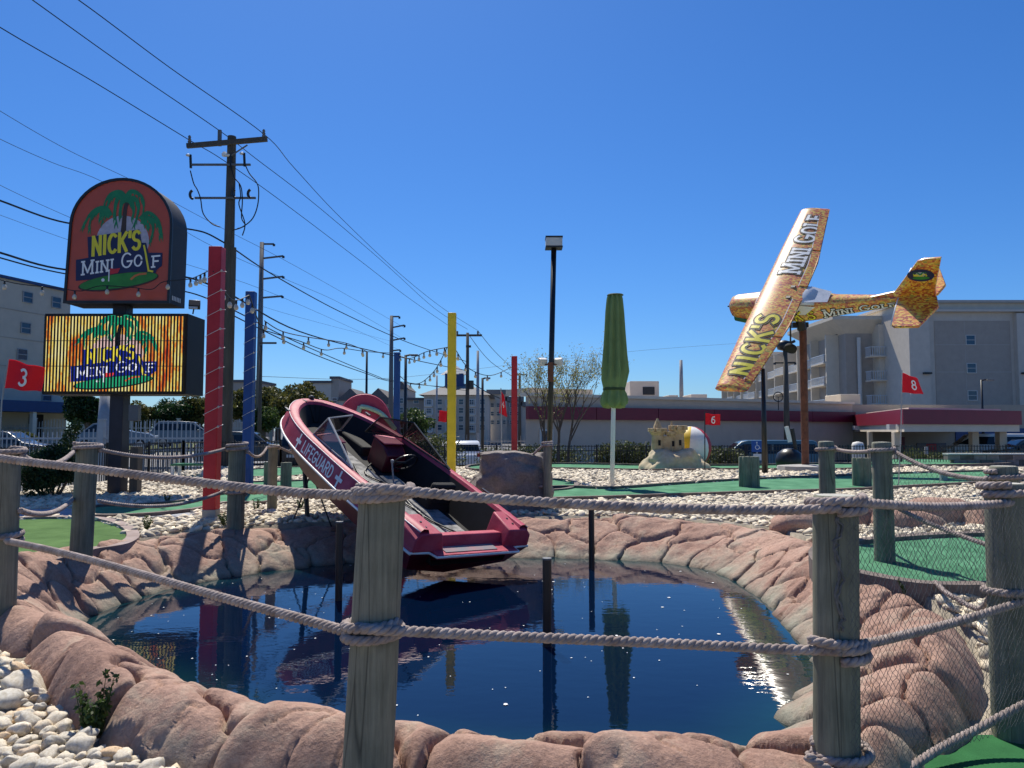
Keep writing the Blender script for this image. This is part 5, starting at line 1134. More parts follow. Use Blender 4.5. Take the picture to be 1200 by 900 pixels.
string('string of bulbs from the distant blue pole up to the yellow pole', [path([(465, 415, 26), (480, 420, 25), (500, 412, 22), (524, 407, 19.6)], 6), path([(524, 407, 19.6), (515, 425, 21), (506, 438, 23), (492, 449, 25), (478, 448, 26), (466, 438, 26)], 6)], .9, .012, big=1.05)
string('string of bulbs from the yellow pole to the distant red pole', [path([(534, 410, 19.6), (550, 432, 22), (575, 440, 24.5), (600, 430, 26.4)], 6)], 1.4, .012, big=1.05)
# ------------------------------------------------------------------ poles, lamps, wires
def wire(label, pts, r=.012, m='wire', n=8, name='power_cable', cat='cable'):
    mb = MB(); mb.tube([Vector(p) for p in catmull([tuple(at(*q)) for q in pts], n)], r, 5); o = obj(name, mb, K[m]); setp(o, label, cat); return o
def utility_pole():
    D = 28.0; b = Vector((at(262, 560, D).x, D, -.3)); zt = zpx(160, D); u = thing('utility_pole', 'tall wooden utility pole with crossarm and hanging loops of cable behind the red pole', 'utility pole', b)
    mb = MB(); mb.tube([b, Vector((b.x + .02, D, zt))], [.24, .155], 12); obj('pole', mb, K['pole_wood'], u, smooth=True, ang=40)
    mb = MB(); p0 = at(263, 290, D - .1); mb.box((b.x + .22, D - .1, (p0.z + b.z) / 2), (.16, .10, p0.z - b.z)); obj('cable_guard', mb, K['pole_wood'], u)
    mb = MB(); a, c = at(219, 171, D - .25), at(313, 163, D - .25); mb.box((a + c) / 2, ((c - a).length, .12, .17), Matrix.Rotation(-math.atan2(c.z - a.z, c.x - a.x), 3, 'Y')); obj('crossarm', mb, K['pole_wood'], u)
    for px, py in ((222, 168), (309, 161)):
        p = at(px, py, D - .25); mb = MB(); mb.lathe([(.05, 0), (.07, .06), (.04, .1), (.07, .14), (.04, .19), (.06, .24), (.03, .3)], 8, p); obj('insulator', mb, K['grey_metal'], u)
    p = at(257.5, 158, D - .1); mb = MB(); mb.box(p + Vector((0, 0, -.12)), (.12, .1, .6)); obj('top_bracket', mb, K['grey_metal'], u)
    mb = MB(); mb.tube([at(270, 183, D - .2), at(290, 170, D - .25)], .03, 5); obj('brace', mb, K['grey_metal'], u)
    for (ya, xa, xb) in ((193.5, 224, 294), (232.5, 228, 300)):
        mb = MB(); mb.box((at(xa, ya, D - .2) + at(xb, ya - 1, D - .2)) / 2, ((xb - xa) * D / F, .07, .07)); obj('steel_arm', mb, K['grey_metal'], u)
    for (px, py) in ((223, 186), (270, 186), (286, 184)):
        p = at(px, py, D - .2); mb = MB(); mb.tube([p + Vector((0, 0, .15)), p + Vector((.03, 0, -.35))], .05, 6); obj('fuse_cutout', mb, K['black'], u)
        mb = MB(); mb.lathe([(.02, 0), (.09, .03), (.09, .07), (.02, .1)], 8, p + Vector((-.08, 0, .08))); obj('porcelain_disc', mb, K['white'], u)
    for (px, py) in ((228, 228), (278, 227), (296, 227)):
        mb = MB(); c_ = at(px, py, D - .2); mb.tube([c_ + Vector((.12 * math.cos(a) - .05, 0, .16 * math.sin(a))) for a in np.linspace(.6 * pi, 1.5 * pi, 8)], .05, 6); obj('cable_end', mb, K['black'], u)
    mb = MB()
    for pts in ([(223, 200), (227, 215), (231, 222), (235, 233), (238, 250), (248, 262), (258, 266)], [(286, 190), (292, 203), (300, 213), (303, 222), (302, 240), (296, 256), (284, 266), (272, 270)], [(270, 192), (274, 207), (282, 218), (284, 235), (283, 255), (287, 264), (278, 268)], [(280, 214), (282, 230), (280, 240), (287, 262), (284, 276)]):
        mb.tube([Vector(p) for p in catmull([tuple(at(*q, D - .25)) for q in pts], 5)], .022, 5)
    obj('hanging_cable', mb, K['wire'], u, smooth=True)
    mb = MB(); mb.lathe([(.09, 0), (.11, .08), (.05, .16)], 8, at(263, 183, D - .2)); obj('photo_cell', mb, K['white'], u)
utility_pole()
def simple_pole(label, px, ytop, D, r, zb=-.5, m='grey_metal', arms=(), name='utility_pole', cat='utility pole', lean=0, group=None):
    t_ = at(px, ytop, D); o = thing(name, label, cat, (t_.x, D, zb), group=group); mb = MB(); mb.tube([Vector((t_.x + lean, D, zb)), t_], [r * 1.25, r * .8], 10); obj('shaft', mb, K[m], o, smooth=True)
    for (dx, y, up) in arms:
        mb = MB(); a = at(px, y, D); c_ = at(px + dx, y - up, D); mb.tube([a, c_], r * .38, 5); obj('arm', mb, K[m], o)
        mb = MB(); mb.tube([c_, c_ + Vector((0, 0, -.11 * D / 40))], r * .5, 5); obj('insulator', mb, K['black'], o)
    return o
simple_pole('tall grey steel power pole with short right-hand arms, left of the boat', 307, 284, 55, .19, arms=((14, 286, 0), (25, 303, 3), (25, 327, 3), (24, 349, 2)), group='steel power poles along the street')
simple_pole('grey steel power pole with short arms above the flip flop', 459, 370, 92, .26, arms=((9, 371, 0), (15, 384, 3), (15, 399, 3), (10, 411, 1)), group='steel power poles along the street')
for (px, yt, D, lab) in ((548, 390, 75, 'dark wooden pole with one crossarm right of the yellow pole'), (306, 405, 50, 'short pole with one small crossarm beside the tall steel pole')):
    o = simple_pole(lab, px, yt, D, .18 if px > 400 else .12, m='pole_wood'); mb = MB()
    if px > 400: mb.box(at(549, 393, D), (32 * D / F, .15, .2)); obj('crossarm', mb, K['pole_wood'], o)
    else: mb.box(at(314, 402, D), (20 * D / F, .1, .12)); obj('crossarm', mb, K['pole_wood'], o)
    if px > 400:
        for dx in (-12, 12): mb = MB(); mb.tube([at(548 + dx, 393, D), at(548 + dx, 388, D)], .09, 6); obj('insulator', mb, K['grey_metal'], o)
        mb = MB(); mb.box(at(549, 406, D), (.5, .3, .2)); mb.tube([at(551, 446, D), at(551, 456, D)], .35, 8); obj('equipment', mb, K['black'], o)
simple_pole('plain grey pole between the crossarm pole and the distant red pole', 560, 411, 95, .2, m='galv')
simple_pole('plain thin pole left of the distant blue pole', 430, 412, 24.2, .04, .3, m='black')
simple_pole('small wooden pole just right of the distant red pole', 609, 437, 95, .18, m='pole_wood', arms=((8, 439, 0), (-5, 439, 0)))
simple_pole('thin pale pole before the far grey hotel', 512, 440, 80, .11, m='galv')
simple_pole('short stout pole with box on the pink building roof line', 798, 422, 62, .16, 3, m='galv')
simple_pole('pale blue pillar-like pole left of the tree line behind the sign post', 125, 462, 34, .35, 0, m='galv')
def street_lamp(label, px, ytop, D, arm=14, m='black', zb=-.4, name='street_lamp'):
    o = simple_pole(label, px, ytop, D, .085, zb, m, name=name, cat='street lamp'); s_ = 1 if arm > 0 else -1
    mb = MB(); mb.tube([at(px, ytop + 1, D), at(px + arm * .4, ytop - .3, D)], .05, 6); obj('bracket', mb, K[m], o)
    mb = MB(); c_ = at(px + arm * .72, ytop + .3, D); mb.box(c_, (abs(arm) * .6 * D / F, .25, .10)); obj('lamp_head', mb, K['grey_metal'], o, bevel=.02); return o
street_lamp('black street lamp with arm to the right beside the distant blue pole', 475.5, 416, 40, 14)
street_lamp('black twin-headed street lamp before the far grey hotel', 565.5, 443, 45, 9)
street_lamp('black car park lamp in front of the dark hotel wall', 1150, 445, 52, 14)
def tall_lamp():
    D = 20.0; b = Vector((xpx(643, 520, D), D, .3)); o = thing('floodlight_pole', 'tall black floodlight pole with square lamp box on top behind the boulder', 'lamp post', b)
    t_ = at(649, 291, D); mb = MB(); mb.tube([b, t_], .072, 12); obj('shaft', mb, K['black'], o, smooth=True)
    mb = MB(); c_ = at(649, 285, D); mb.box(c_, (.43, .4, .24)); obj('lamp_box', mb, K['lamp_face'], o, bevel=.02)
    mb = MB(); mb.box(c_ + Vector((0, 0, .13)), (.45, .42, .04)); obj('lamp_trim', mb, K['black'], o); mb = MB(); mb.box(c_ + Vector((0, 0, -.13)), (.45, .42, .03)); obj('lamp_trim', mb, K['black'], o)
    for px in (636, 654.5):
        mb = MB(); mb.box(at(px, 424, D + .05), (.20, .2, .18), Euler((R(18), 0, R(15 if px < 640 else -15))).to_matrix()); obj('small_floodlight', mb, K['lamp_face'], o, bevel=.015)
    mb = MB(); mb.tube([at(637, 427, D), at(654, 427, D)], .025, 6); mb.box(at(645, 436, D - .05), (.14, .12, .5)); obj('bracket', mb, K['rust'], o)
tall_lamp()
o = simple_pole('thin black pole below the aeroplane wing', 894, 432, 22.5, .07, .3, m='black', name='lamp_pole', cat='pole')
o = simple_pole('dark pole with brackets behind the aeroplane wing', 920, 405, 50, .17, -.5, m='pole_wood', arms=((12, 425, 0), (-12, 425, 0)))
# cables (px, py, depth)
def far(px_py): return px_py
wire('high power line, left of three over the pole', [(-120, -45, 17), (0, 32, 20), (110, 96, 24), (220, 163, 27.8), (262, 188, 31), (330, 236, 37), (420, 304, 50), (480, 350, 62), (535, 388, 75)], .016)
wire('high power line, middle of three over the pole', [(-60, -70, 17), (38, 0, 20), (150, 80, 24.5), (257, 153, 27.9), (300, 186, 32), (370, 240, 40), (450, 308, 54), (510, 362, 67), (548, 386, 75)], .016)
wire('high power line, right of three over the pole', [(0, -60, 17), (92, 0, 20), (200, 80, 24.5), (309, 157, 27.8), (345, 197, 33), (400, 256, 42), (470, 322, 56), (520, 362, 68), (561, 388, 75)], .016)
wire('thin grey line low at left, reaching the first steel pole', [(-60, 90, 30), (0, 130, 34), (80, 176, 39), (160, 214, 44), (250, 262, 50), (330, 303, 56), (400, 342, 72), (474, 384, 92)], .014, 'wire_al')
wire('thin grey line just below the first low line', [(-60, 132, 30), (0, 163, 34), (60, 190, 38), (130, 218, 43), (240, 284, 50), (332, 326, 56), (400, 356, 72), (474, 398, 92)], .014, 'wire_al')
wire('thin grey line passing behind the arched sign', [(-60, 184, 30), (0, 217, 34), (80, 254, 40), (190, 300, 46), (330, 348, 56), (470, 411, 92)], .012, 'wire_al')
wire('faint thin line passing under the arched sign top', [(-60, 232, 30), (0, 252, 34), (80, 281, 40), (200, 320, 46), (330, 366, 56), (459, 400, 92)], .010, 'wire_al')
wire('thick black cable behind the sign at upper left', [(-60, 212, 20), (0, 235, 22), (78, 261, 25), (160, 266, 26), (225, 269, 27), (262, 284, 28), (320, 322, 37), (400, 366, 52), (480, 402, 64), (548, 424, 75)], .030)
wire('pair member, black cable entering at middle left, upper', [(-60, 276, 20), (0, 296, 22), (78, 316, 25), (200, 322, 26.5), (262, 341, 28), (350, 388, 38), (440, 412, 52), (530, 431, 70), (548, 434, 75)], .034)
wire('pair member, black cable entering at middle left, lower', [(-60, 282, 20), (0, 302, 22), (78, 321, 25), (200, 338, 26.5), (262, 358, 28), (350, 402, 38), (440, 440, 56), (462, 446, 62), (548, 458, 75)], .024)
wire('black cable sagging from the utility pole down to the equipment pole', [(262, 364, 28), (310, 388, 34), (370, 416, 42), (430, 438, 52), (465, 448, 60), (540, 455, 74)], .026)
wire('thin line from the crossarm pole to the small far pole, upper', [(561, 389, 75), (580, 412, 84), (609, 440, 95)], .03, 'wire_al')
wire('thin line from the crossarm pole to the small far pole, lower', [(549, 392, 75), (575, 424, 84), (609, 446, 95)], .03, 'wire_al')
wire('thick cable falling right from the equipment on the crossarm pole', [(552, 448, 75), (575, 462, 80), (600, 472, 88), (620, 478, 95)], .05)
wire('faint line crossing the sky behind the umbrella', [(300, 441, 60), (460, 443, 92), (620, 425, 120), (760, 410, 140), (900, 400, 160)], .02, 'wire_al')
# ------------------------------------------------------------------ flags
def flag(label, poleP, cloth, digit=None, m='flag_red', D=13, dig_at=None, dh=.2, rot=0, pole_m='galv'):
    """poleP: [(px,py)...] ; cloth: 4 corner pixels tl,tr,br,bl"""
    p0 = at(*poleP[-1], D); o = thing('golf_flag', label, 'flag', p0); mb = MB(); mb.tube([at(*q, D) for q in poleP], .010 * max(1, D / 14), 6); obj('flagpole', mb, K[pole_m], o)
    tl, tr, br, bl = [at(*q, D) for q in cloth]; nu, nv = 18, 8
    def cp(u, v, h=0):
        a = tl.lerp(tr, u).lerp(bl.lerp(br, u), v); w_ = (tr - tl).length
        return a + Vector((0, w_ * .10 * math.sin(u * 7 + v * 1.5) * u + h, w_ * .02 * math.sin(u * 9)))
    mb = MB(); F_ = [cp(i / nu, j / nv, -.004) for i in range(nu + 1) for j in range(nv + 1)]; Bk = [cp(i / nu, j / nv, .004) for i in range(nu + 1) for j in range(nv + 1)]; k = len(F_); fs = []
    for i in range(nu):
        for j in range(nv):
            a = i * (nv + 1) + j; fs += [(a, a + 1, a + nv + 2, a + nv + 1), (k + a, k + a + nv + 1, k + a + nv + 2, k + a + 1)]
    mb.add(F_ + Bk, fs); obj('flag_cloth', mb, K[m], o, smooth=True)
    if digit:
        pl, wd = strokes(digit); u0, u1, v0, v1 = dig_at
        mb = MB(); ribbon(mb, pl, .17, lambda x, y, h: cp(u0 + (u1 - u0) * x / wd, v1 + (v0 - v1) * y, -.012 - h)); obj('numeral', mb, K['ink_white'], o)
K['flag_red'] = leafmat('flag_cloth_red', (.62, .008, .025), (.70, .015, .03), 0); 
flag('red flag numbered 3 on a pale pole at the left edge', [(10, 420), (2, 470), (-5, 600)], [(11, 421), (51, 431), (46, 459), (6, 455)], '3', D=10.5, dig_at=(.38, .68, .22, .80))
flag('small square red flag numbered 6 before the building wall', [(826, 482), (826, 550)], [(826, 484.5), (844.5, 486), (844.5, 498.5), (826, 498)], '6', D=24, dig_at=(.4, .68, .2, .8), pole_m='black')
flag('red flag numbered 8 flying in front of the hotel at right', [(1057, 434), (1056, 500), (1053, 568)], [(1058, 437), (1076, 444), (1083, 462), (1057, 460)], '8', D=16, dig_at=(.45, .75, .25, .75))
flag('small red flag seen just left of the yellow pole', [(524, 478), (524, 545)], [(515, 481), (527, 482), (526, 495), (514, 494)], None, D=24, pole_m='black')
flag('limp red flag hanging left of the distant red pole', [(587, 455), (588, 530)], [(587, 458), (591, 464), (594.5, 489), (585, 484)], '4', D=23, dig_at=(.35, .75, .35, .62), pole_m='galv')
# ------------------------------------------------------------------ fences
def iron_fence(label, P, ht, zb, gap=.115, r=.011, grp='black iron fence runs round the course'):
    o = thing('iron_fence', label, 'fence', (P[0][0], P[0][1], zb), group=grp)
    for (a, b) in zip(P[:-1], P[1:]):
        a = Vector((a[0], a[1], 0)); b = Vector((b[0], b[1], 0)); L = (b - a).length; U = (b - a) / L
        for zz in (.12, ht - .22, ht - .04): mb = MB(); mb.tube([a + Vector((0, 0, zb + zz)), b + Vector((0, 0, zb + zz))], .02, 4); obj('rail', mb, K['iron'], o)
        n = int(L / 2.4) + 1
        for k in range(n + 1):
            p = a + U * (L * k / n); mb = MB(); mb.box((p.x, p.y, zb + ht / 2), (.06, .06, ht + .06)); obj('fence_post', mb, K['iron'], o)
        mb = MB(); n = int(L / gap)
        for k in range(n): p = a + U * (L * (k + .5) / n); mb.box((p.x, p.y, zb + ht / 2), (r * 2, r * 2, ht))
        obj('picket', mb, K['iron'], o, kind='stuff')
iron_fence('black iron railings along the left side behind the shrub and sign post', [(-11.4, 12), (-11.1, 26), (-8.7, 29)], 1.25, 0)
iron_fence('black iron railings across the back of the course', [(-8.7, 29), (1.4, 31), (11.4, 31), (22, 31)], 1.15, -.12)
def white_fence(label, A, B, zb, ht, gap=.2, scallop=True, pw=.036):
    o = thing('picket_fence', label, 'fence', (A[0], A[1], zb)); A_2 = Vector((A[0], A[1], 0)); B_2 = Vector((B[0], B[1], 0)); L = (B_2 - A_2).length; U = (B_2 - A_2) / L; nb = max(1, int(L / 3.2)); mb = MB()
    for k in range(nb + 1):
        p = A_2 + U * (L * k / nb); m2 = MB(); m2.box((p.x, p.y, zb + ht * .5), (.2, .2, ht + .35)); m2.box((p.x, p.y, zb + ht + .2), (.26, .26, .06)); obj('fence_post', m2, K['pfence'], o)
        if k < nb:
            for q in np.arange(gap / 2, L / nb, gap):
                s_ = math.sin(pi * q * nb / L); h = ht - .12 + (.28 * s_ if (scallop and k % 2) else -.18 * s_ * scallop); p2 = p + U * q; mb.box((p2.x, p2.y, zb + h / 2), (pw, .03, h))
    obj('picket', mb, K['pfence'], o, kind='stuff')
    for zz in (.25, ht * .72): m2 = MB(); m2.tube([A_2 + Vector((0, 0, zb + zz)), B_2 + Vector((0, 0, zb + zz))], .05, 4); obj('rail', m2, K['pfence'], o)
K['pfence'] = mat('white_vinyl', (.40, .41, .41), .5, .06)
white_fence('long white scalloped picket fence on the far side of the street at left', (-44, 54), (-8, 58), .55, 1.75)
white_fence('white picket fence straight behind the black railings near the sign post', (-21, 30.5), (-11.5, 30.5), -.1, 1.95, .18)
white_fence('low white picket fence run behind the benches by the red pole', (-13.8, 27.2), (-10.9, 28.8), 0, 1.25, .16, False)
white_fence('pale distant fence before the far hotels', (-9, 62), (6.5, 66), -.4, 1.6, .3)

# ------------------------------------------------------------------ buildings
def bmat(n, c, v=.06, **k): return mat(n, c, .85, v, 1.2, .1, 30, **k)
K['tan'] = bmat('stucco_tan', (.66, .58, .46)); K['grey_st'] = bmat('stucco_grey', (.46, .42, .37)); K['lgrey'] = bmat('stucco_light', (.58, .52, .44)); K['dgrey'] = bmat('stucco_dark', (.40, .345, .29))
K['beige'] = bmat('stucco_beige', (.62, .53, .40)); K['burg'] = mat('burgundy_fascia', (.17, .007, .024), .45, .08, 2); K['trim'] = mat('cream_trim', (.62, .60, .55), .6, .05)
K['rail'] = mat('balcony_rail_white', (.62, .66, .70), .4, .05); K['roof'] = mat('roof_shingle', (.13, .12, .12), .9, .15, 3)
def window(mb_parent, A, B, s0, s1, z0, z1, d, fm='trim', nm='window', fw=.09):
    mb = MB()
    for (a, b, c, e) in ((s0, s1, z1 - fw, z1), (s0, s1, z0, z0 + fw), (s0, s0 + fw, z0 + fw, z1 - fw), (s1 - fw, s1, z0 + fw, z1 - fw), (s0 + fw, s1 - fw, (z0 + z1) / 2 - .03, (z0 + z1) / 2 + .03)): fbox(mb, A, B, a, b, c, e, d, d + .07)
    fr = obj(nm, mb, K[fm], mb_parent); mb = MB(); fbox(mb, A, B, s0 + .02, s1 - .02, z0 + .02, z1 - .02, d - .02, d + .03); obj('pane', mb, K['winblue'], fr)
def balcony(par, A, B, s0, s1, z, dep=1.5, h=1.05):
    mb = MB(); fbox(mb, A, B, s0, s1, z - .2, z, 0, dep); sl = obj('balcony', mb, K['tan'], par); mb = MB()
    fbox(mb, A, B, s0, s1, z + h - .07, z + h, dep - .06, dep); fbox(mb, A, B, s0, s1, z + .04, z + .1, dep - .06, dep)
    for s_ in (s0, s1 - .06): fbox(mb, A, B, s_, s_ + .06, z + h - .07, z + h, 0, dep - .07)
    n = int((s1 - s0) / .3)
    for k in range(n + 1): q = s0 + (s1 - s0 - .05) * k / n; fbox(mb, A, B, q, q + .05, z, z + h - .08, dep - .055, dep - .01)
    for k in range(1, int(dep / .3)): fbox(mb, A, B, s0, s0 + .04, z, z + h - .08, k * .3, k * .3 + .05); fbox(mb, A, B, s1 - .04, s1, z, z + h - .08, k * .3, k * .3 + .05)
    r = obj('railing', mb, K['rail'], sl)
def right_hotel():
    # end wall facing us at Y=100; long balcony facade runs away from it at the left
    D = 100.0; x0, x1 = xpx(1062, 400, D), xpx(1300, 400, D); zt = zpx(352, D); zb = -.6
    o = thing('hotel', 'big grey and tan hotel at right with a long row of white balconies', 'hotel', ((x0 + x1) / 2, D, zb))
    A, B = (x0, D), (x1, D); X = lambda p: xpx(p, 400, D) - x0; Z = lambda p: zpx(p, D)
    mb = MB(); fbox(mb, A, B, 0, x1 - x0, zb, zt - 1.2, -28, 0); obj('end_wall', mb, K['lgrey'], o)
    mb = MB(); fbox(mb, A, B, 0, x1 - x0, zt - 1.2, zt - .35, -27.8, -.15); obj('parapet_band', mb, K['tan'], o)
    mb = MB(); fbox(mb, A, B, -.3, x1 - x0, zt - .35, zt, -28.2, .35); obj('cornice', mb, K['grey_st'], o)
    # recessed dark panel framed by proud lighter walls
    mb = MB(); fbox(mb, A, B, X(1095), X(1184), zb, Z(376), .002, .06); obj('dark_panel', mb, K['dgrey'], o)
    for (a, b, c, e) in ((0, X(1086), zb, Z(368)), (X(1188), x1 - x0, zb, Z(368)), (0, x1 - x0, Z(366), zt - 1.25)): mb = MB(); fbox(mb, A, B, a, b, c, e, .003, .75); obj('pilaster', mb, K['lgrey'], o)
    for y in (398, 431, 463, 495):
        window(o, A, B, X(1131), X(1142.5), Z(y + 6.5), Z(y - 5.5), .08, nm='window')
    for y in (404, 436): mb = MB(); fbox(mb, A, B, X(1096), X(1183.5), Z(y) - .04, Z(y) + .04, .06, .075); obj('panel_joint', mb, K['grey_st'], o)
    mb = MB(); fbox(mb, A, B, X(1130), X(1130) + .06, zb, Z(376), .06, .074); obj('panel_joint', mb, K['grey_st'], o)
    for px in (1081, 1195): mb = MB(); fbox(mb, A, B, X(px) - .5, X(px) + .5, Z(439), Z(437), .76, 1.2); obj('wall_lamp', mb, K['black'], o)
    # tan section between end wall and towers
    E2 = 106.0; xa = xpx(1030, 400, E2); xb = x0 + .0; A2, B2 = (xa, E2), (xb, E2)
    mb = MB(); fbox(mb, A2, B2, 0, xb - xa + .5, zb, zpx(380, E2), -20, 0); obj('tan_wall', mb, K['tan'], o)
    # tower with eave
    T = 108.0; ta, tb = xpx(984, 400, T), xpx(1040, 400, T); zt2 = zpx(372, T); A3, B3 = (ta, T), (tb, T)
    mb = MB(); fbox(mb, A3, B3, .8, tb - ta - .6, zb, zt2 - 1.6, -14, 0); obj('tower_wall', mb, K['dgrey'], o)
    mb = MB(); c0 = [(.8, 0), (tb - ta - .6, 0), (tb - ta - .6, -14), (.8, -14)]; c1 = [(-1.6, 1.6), (tb - ta + .8, 1.6), (tb - ta + .8, -16), (-1.6, -16)]
    mb.loft([[Vector((ta + s_, T - d_, zt2 - 2.3)) for s_, d_ in c0], [Vector((ta + s_, T - d_, zt2 - .5)) for s_, d_ in c1], [Vector((ta + s_, T - d_, zt2)) for s_, d_ in c1]]); obj('eave', mb, K['tan'], o)
    mb = MB(); mb.tube([Vector((xpx(1006, 400, T - .3), T - .4, zb)), Vector((xpx(1006, 400, T - .3), T - .4, zpx(396, T)))], .28, 8); obj('downpipe', mb, K['trim'], o)
    X3 = lambda p: xpx(p, 400, T) - ta
    # balcony bay right of the pipe
    for y in (418, 446, 474, 500):
        balcony(o, (xpx(1013, 400, T - 1), T - 1), (tb + 6, T - 1), 0, xpx(1043, 400, T - 1) - xpx(1013, 400, T - 1), zpx(y, T - 1), 1.6, 1.25)
        window(o, A3, B3, X3(1027), X3(1033), zpx(y, T), zpx(y - 14, T), .02)
    for y in (418, 446, 474): mb = MB(); fbox(mb, A2, B2, 1.0, 2.0, zpx(y, E2), zpx(y - 13, E2), .02, .06); obj('balcony_door', mb, K['winblue'], o)
    # long facade running away: from (ta+.8,108) towards (x,190)
    P0 = Vector((ta + 1.0, 110)); P1 = Vector((ta + 7.5, 190)); A4, B4 = (P1.x, P1.y), (P0.x, P0.y); L = (P1 - P0).length; ztf = zpx(392, 110)
    mb = MB(); fbox(mb, A4, B4, 0, L, zb, ztf, -16, 0); obj('long_wall', mb, K['beige'], o)
    mb = MB(); fbox(mb, A4, B4, 0, L, ztf, ztf + .4, -1.2, .5); obj('roof_edge', mb, K['roof'], o)
    for (sa, sb) in ((L - 62, L - 52),):
        mb = MB(); fbox(mb, A4, B4, sa, sb, zb, ztf + 2.0, -8, 1.2); obj('tower_wall', mb, K['tan'], o)
        mb = MB(); fbox(mb, A4, B4, sa - 1.2, sb + 1.2, ztf + 2.0, ztf + 2.7, -9, 2.0); obj('eave', mb, K['lgrey'], o)
    fl = [zpx(y, 110) for y in (424, 450, 477, 503)]
    n = 11
    for z in fl:
        for k in range(n):
            s1 = L - .6 - k * 7.2; s0 = s1 - 6.0
            if s0 < 0: break
            balcony(o, A4, B4, s0, s1, z, 1.7 if k % 3 else 2.3, 1.15)
            window(o, A4, B4, s0 + .6, s0 + 2.6, z, z + 2.2, .02); window(o, A4, B4, s0 + 3.6, s0 + 4.8, z + .7, z + 2.1, .02)
    for k in range(12): mb = MB(); s_ = L - .3 - k * 7.2; fbox(mb, A4, B4, s_ - .35, s_, zb, ztf, 0, 2.0); obj('pier', mb, K['tan'], o)
right_hotel()
def bank():
    zb = -.6
    A = (at(616, 480, 44).x, 44); B = (at(999, 480, 58).x, 58); L = math.hypot(B[0] - A[0], B[1] - A[1]); zt = zpx(469, 50)
    o = thing('low_building', 'long low tan building with burgundy band and drive-through canopy behind the course', 'building', ((A[0] + B[0]) / 2, 50, zb))
    mb = MB(); q = [(A[0], A[1]), (B[0], B[1]), (B[0], B[1] + 16), (A[0] + .3, A[1] + 16)]; mb.loft([[Vector((x, y, zb)) for x, y in q], [Vector((x, y, zt)) for x, y in q]]); obj('wall', mb, bmat('bank_wall', (.52, .43, .34)), o)
    mb = MB(); fbox(mb, A, B, -.1, L, zt + .003, zt + .18, -.5, .2); obj('coping', mb, K['tan'], o)
    z1, z0 = zpx(479.5, 50), zpx(493, 50)
    for k in range(6): mb = MB(); fbox(mb, A, B, L * k / 6 + .02, L * (k + 1) / 6 - .02, z0, z1, .003, .28); obj('fascia_panel', mb, K['burg'], o)
    mb = MB(); fbox(mb, A, B, .9, 1.8, zb + .9, zpx(503, 45), .003, .12); obj('window', mb, K['trim'], o); mb = MB(); fbox(mb, A, B, 1.0, 1.7, zb + 1.0, zpx(505, 45), .12, .14); obj('pane', mb, K['winblue'], o)
    mb = MB(); fbox(mb, A, B, .9, 5.4, zt + .18, zpx(456, 47), -4, -1); obj('roof_box', mb, K['beige'], o)
    # canopy
    C0 = Vector((xpx(999, 480, 58), 58)); C1 = Vector((xpx(1058, 480, 42), 42)); C2 = Vector((xpx(1197, 480, 46), 46)); C3 = C2 + (C0 - C1) * 1.0
    zc1, zc0 = zpx(479.3, 42), zpx(497, 42)
    mb = MB(); q = [C0, C1, C2, C3]; mb.loft([[Vector((p.x, p.y, zc0)) for p in q], [Vector((p.x, p.y, zc1)) for p in q]]); obj('canopy_fascia', mb, mat('canopy_burgundy', (.20, .008, .028), .45, .08, 2), o)
    cc = (C0 + C1 + C2 + C3) / 4
    mb = MB(); mb.loft([[Vector((cc.x + (p.x - cc.x) * .975, cc.y + (p.y - cc.y) * .975, zc0 - .42)) for p in q], [Vector((cc.x + (p.x - cc.x) * .975, cc.y + (p.y - cc.y) * .975, zc0 - .003)) for p in q]]); obj('soffit', mb, K['tan'], o)
    mb = MB(); mb.loft([[Vector((cc.x + (p.x - cc.x) * .8, cc.y + (p.y - cc.y) * .8, zc1 + .002)) for p in q], [Vector((cc.x + (p.x - cc.x) * .8, cc.y + (p.y - cc.y) * .8, zc1 + .14)) for p in q]]); obj('canopy_roof', mb, K['tan'], o)
    for (px, D, w_) in ((1050, 44, 8), (1019, 52, 5), (1140.5, 47, 8), (1172.5, 48, 9)):
        t_ = at(px, 500, D); mb = MB(); mb.box((t_.x, D, (zb + zc0 - .42) / 2), (w_ * D / F, w_ * D / F, zc0 - .42 - zb)); obj('column', mb, K['beige'], o, bevel=.03)
    # wall behind canopy
    A2, B2 = (B[0], 58.3), (B[0] + 26, 60); mb = MB(); fbox(mb, A2, B2, 0, 26, zb, zt, -10, 0); obj('rear_wall', mb, K['bankb'], o)
    Xp = lambda p: (xpx(p, 510, 59) - B[0])
    for (a, b) in ((1118, 1137), (1146, 1166), (1178, 1215)): mb = MB(); fbox(mb, A2, B2, Xp(a), Xp(b), zpx(531, 59), zpx(502, 59), .01, .08); obj('blue_wall_panel', mb, K['bluepanel'], o)
    mb = MB(); fbox(mb, A2, B2, Xp(1071), Xp(1106), zpx(531, 59), zpx(519, 59), .01, .08); obj('shop_window', mb, K['winblue'], o)
    mb = MB(); fbox(mb, A2, B2, Xp(1082), Xp(1094), zpx(529, 59), zpx(520, 59), .085, .10); obj('red_poster', mb, K['red'], o)
    mb = MB(); fbox(mb, A2, B2, Xp(1044), Xp(1056), zpx(531, 59), zpx(512, 59), .01, .10); obj('red_door', mb, K['burg'], o)
    for px in (1044, 1055, 1003): mb = MB(); t_ = at(px, 496.5, 43.5 if px > 1010 else 56); mb.box((t_.x, t_.y, zc0 - .15), (.35, .35, .30)); obj('canopy_lamp', mb, K['trim'], o)
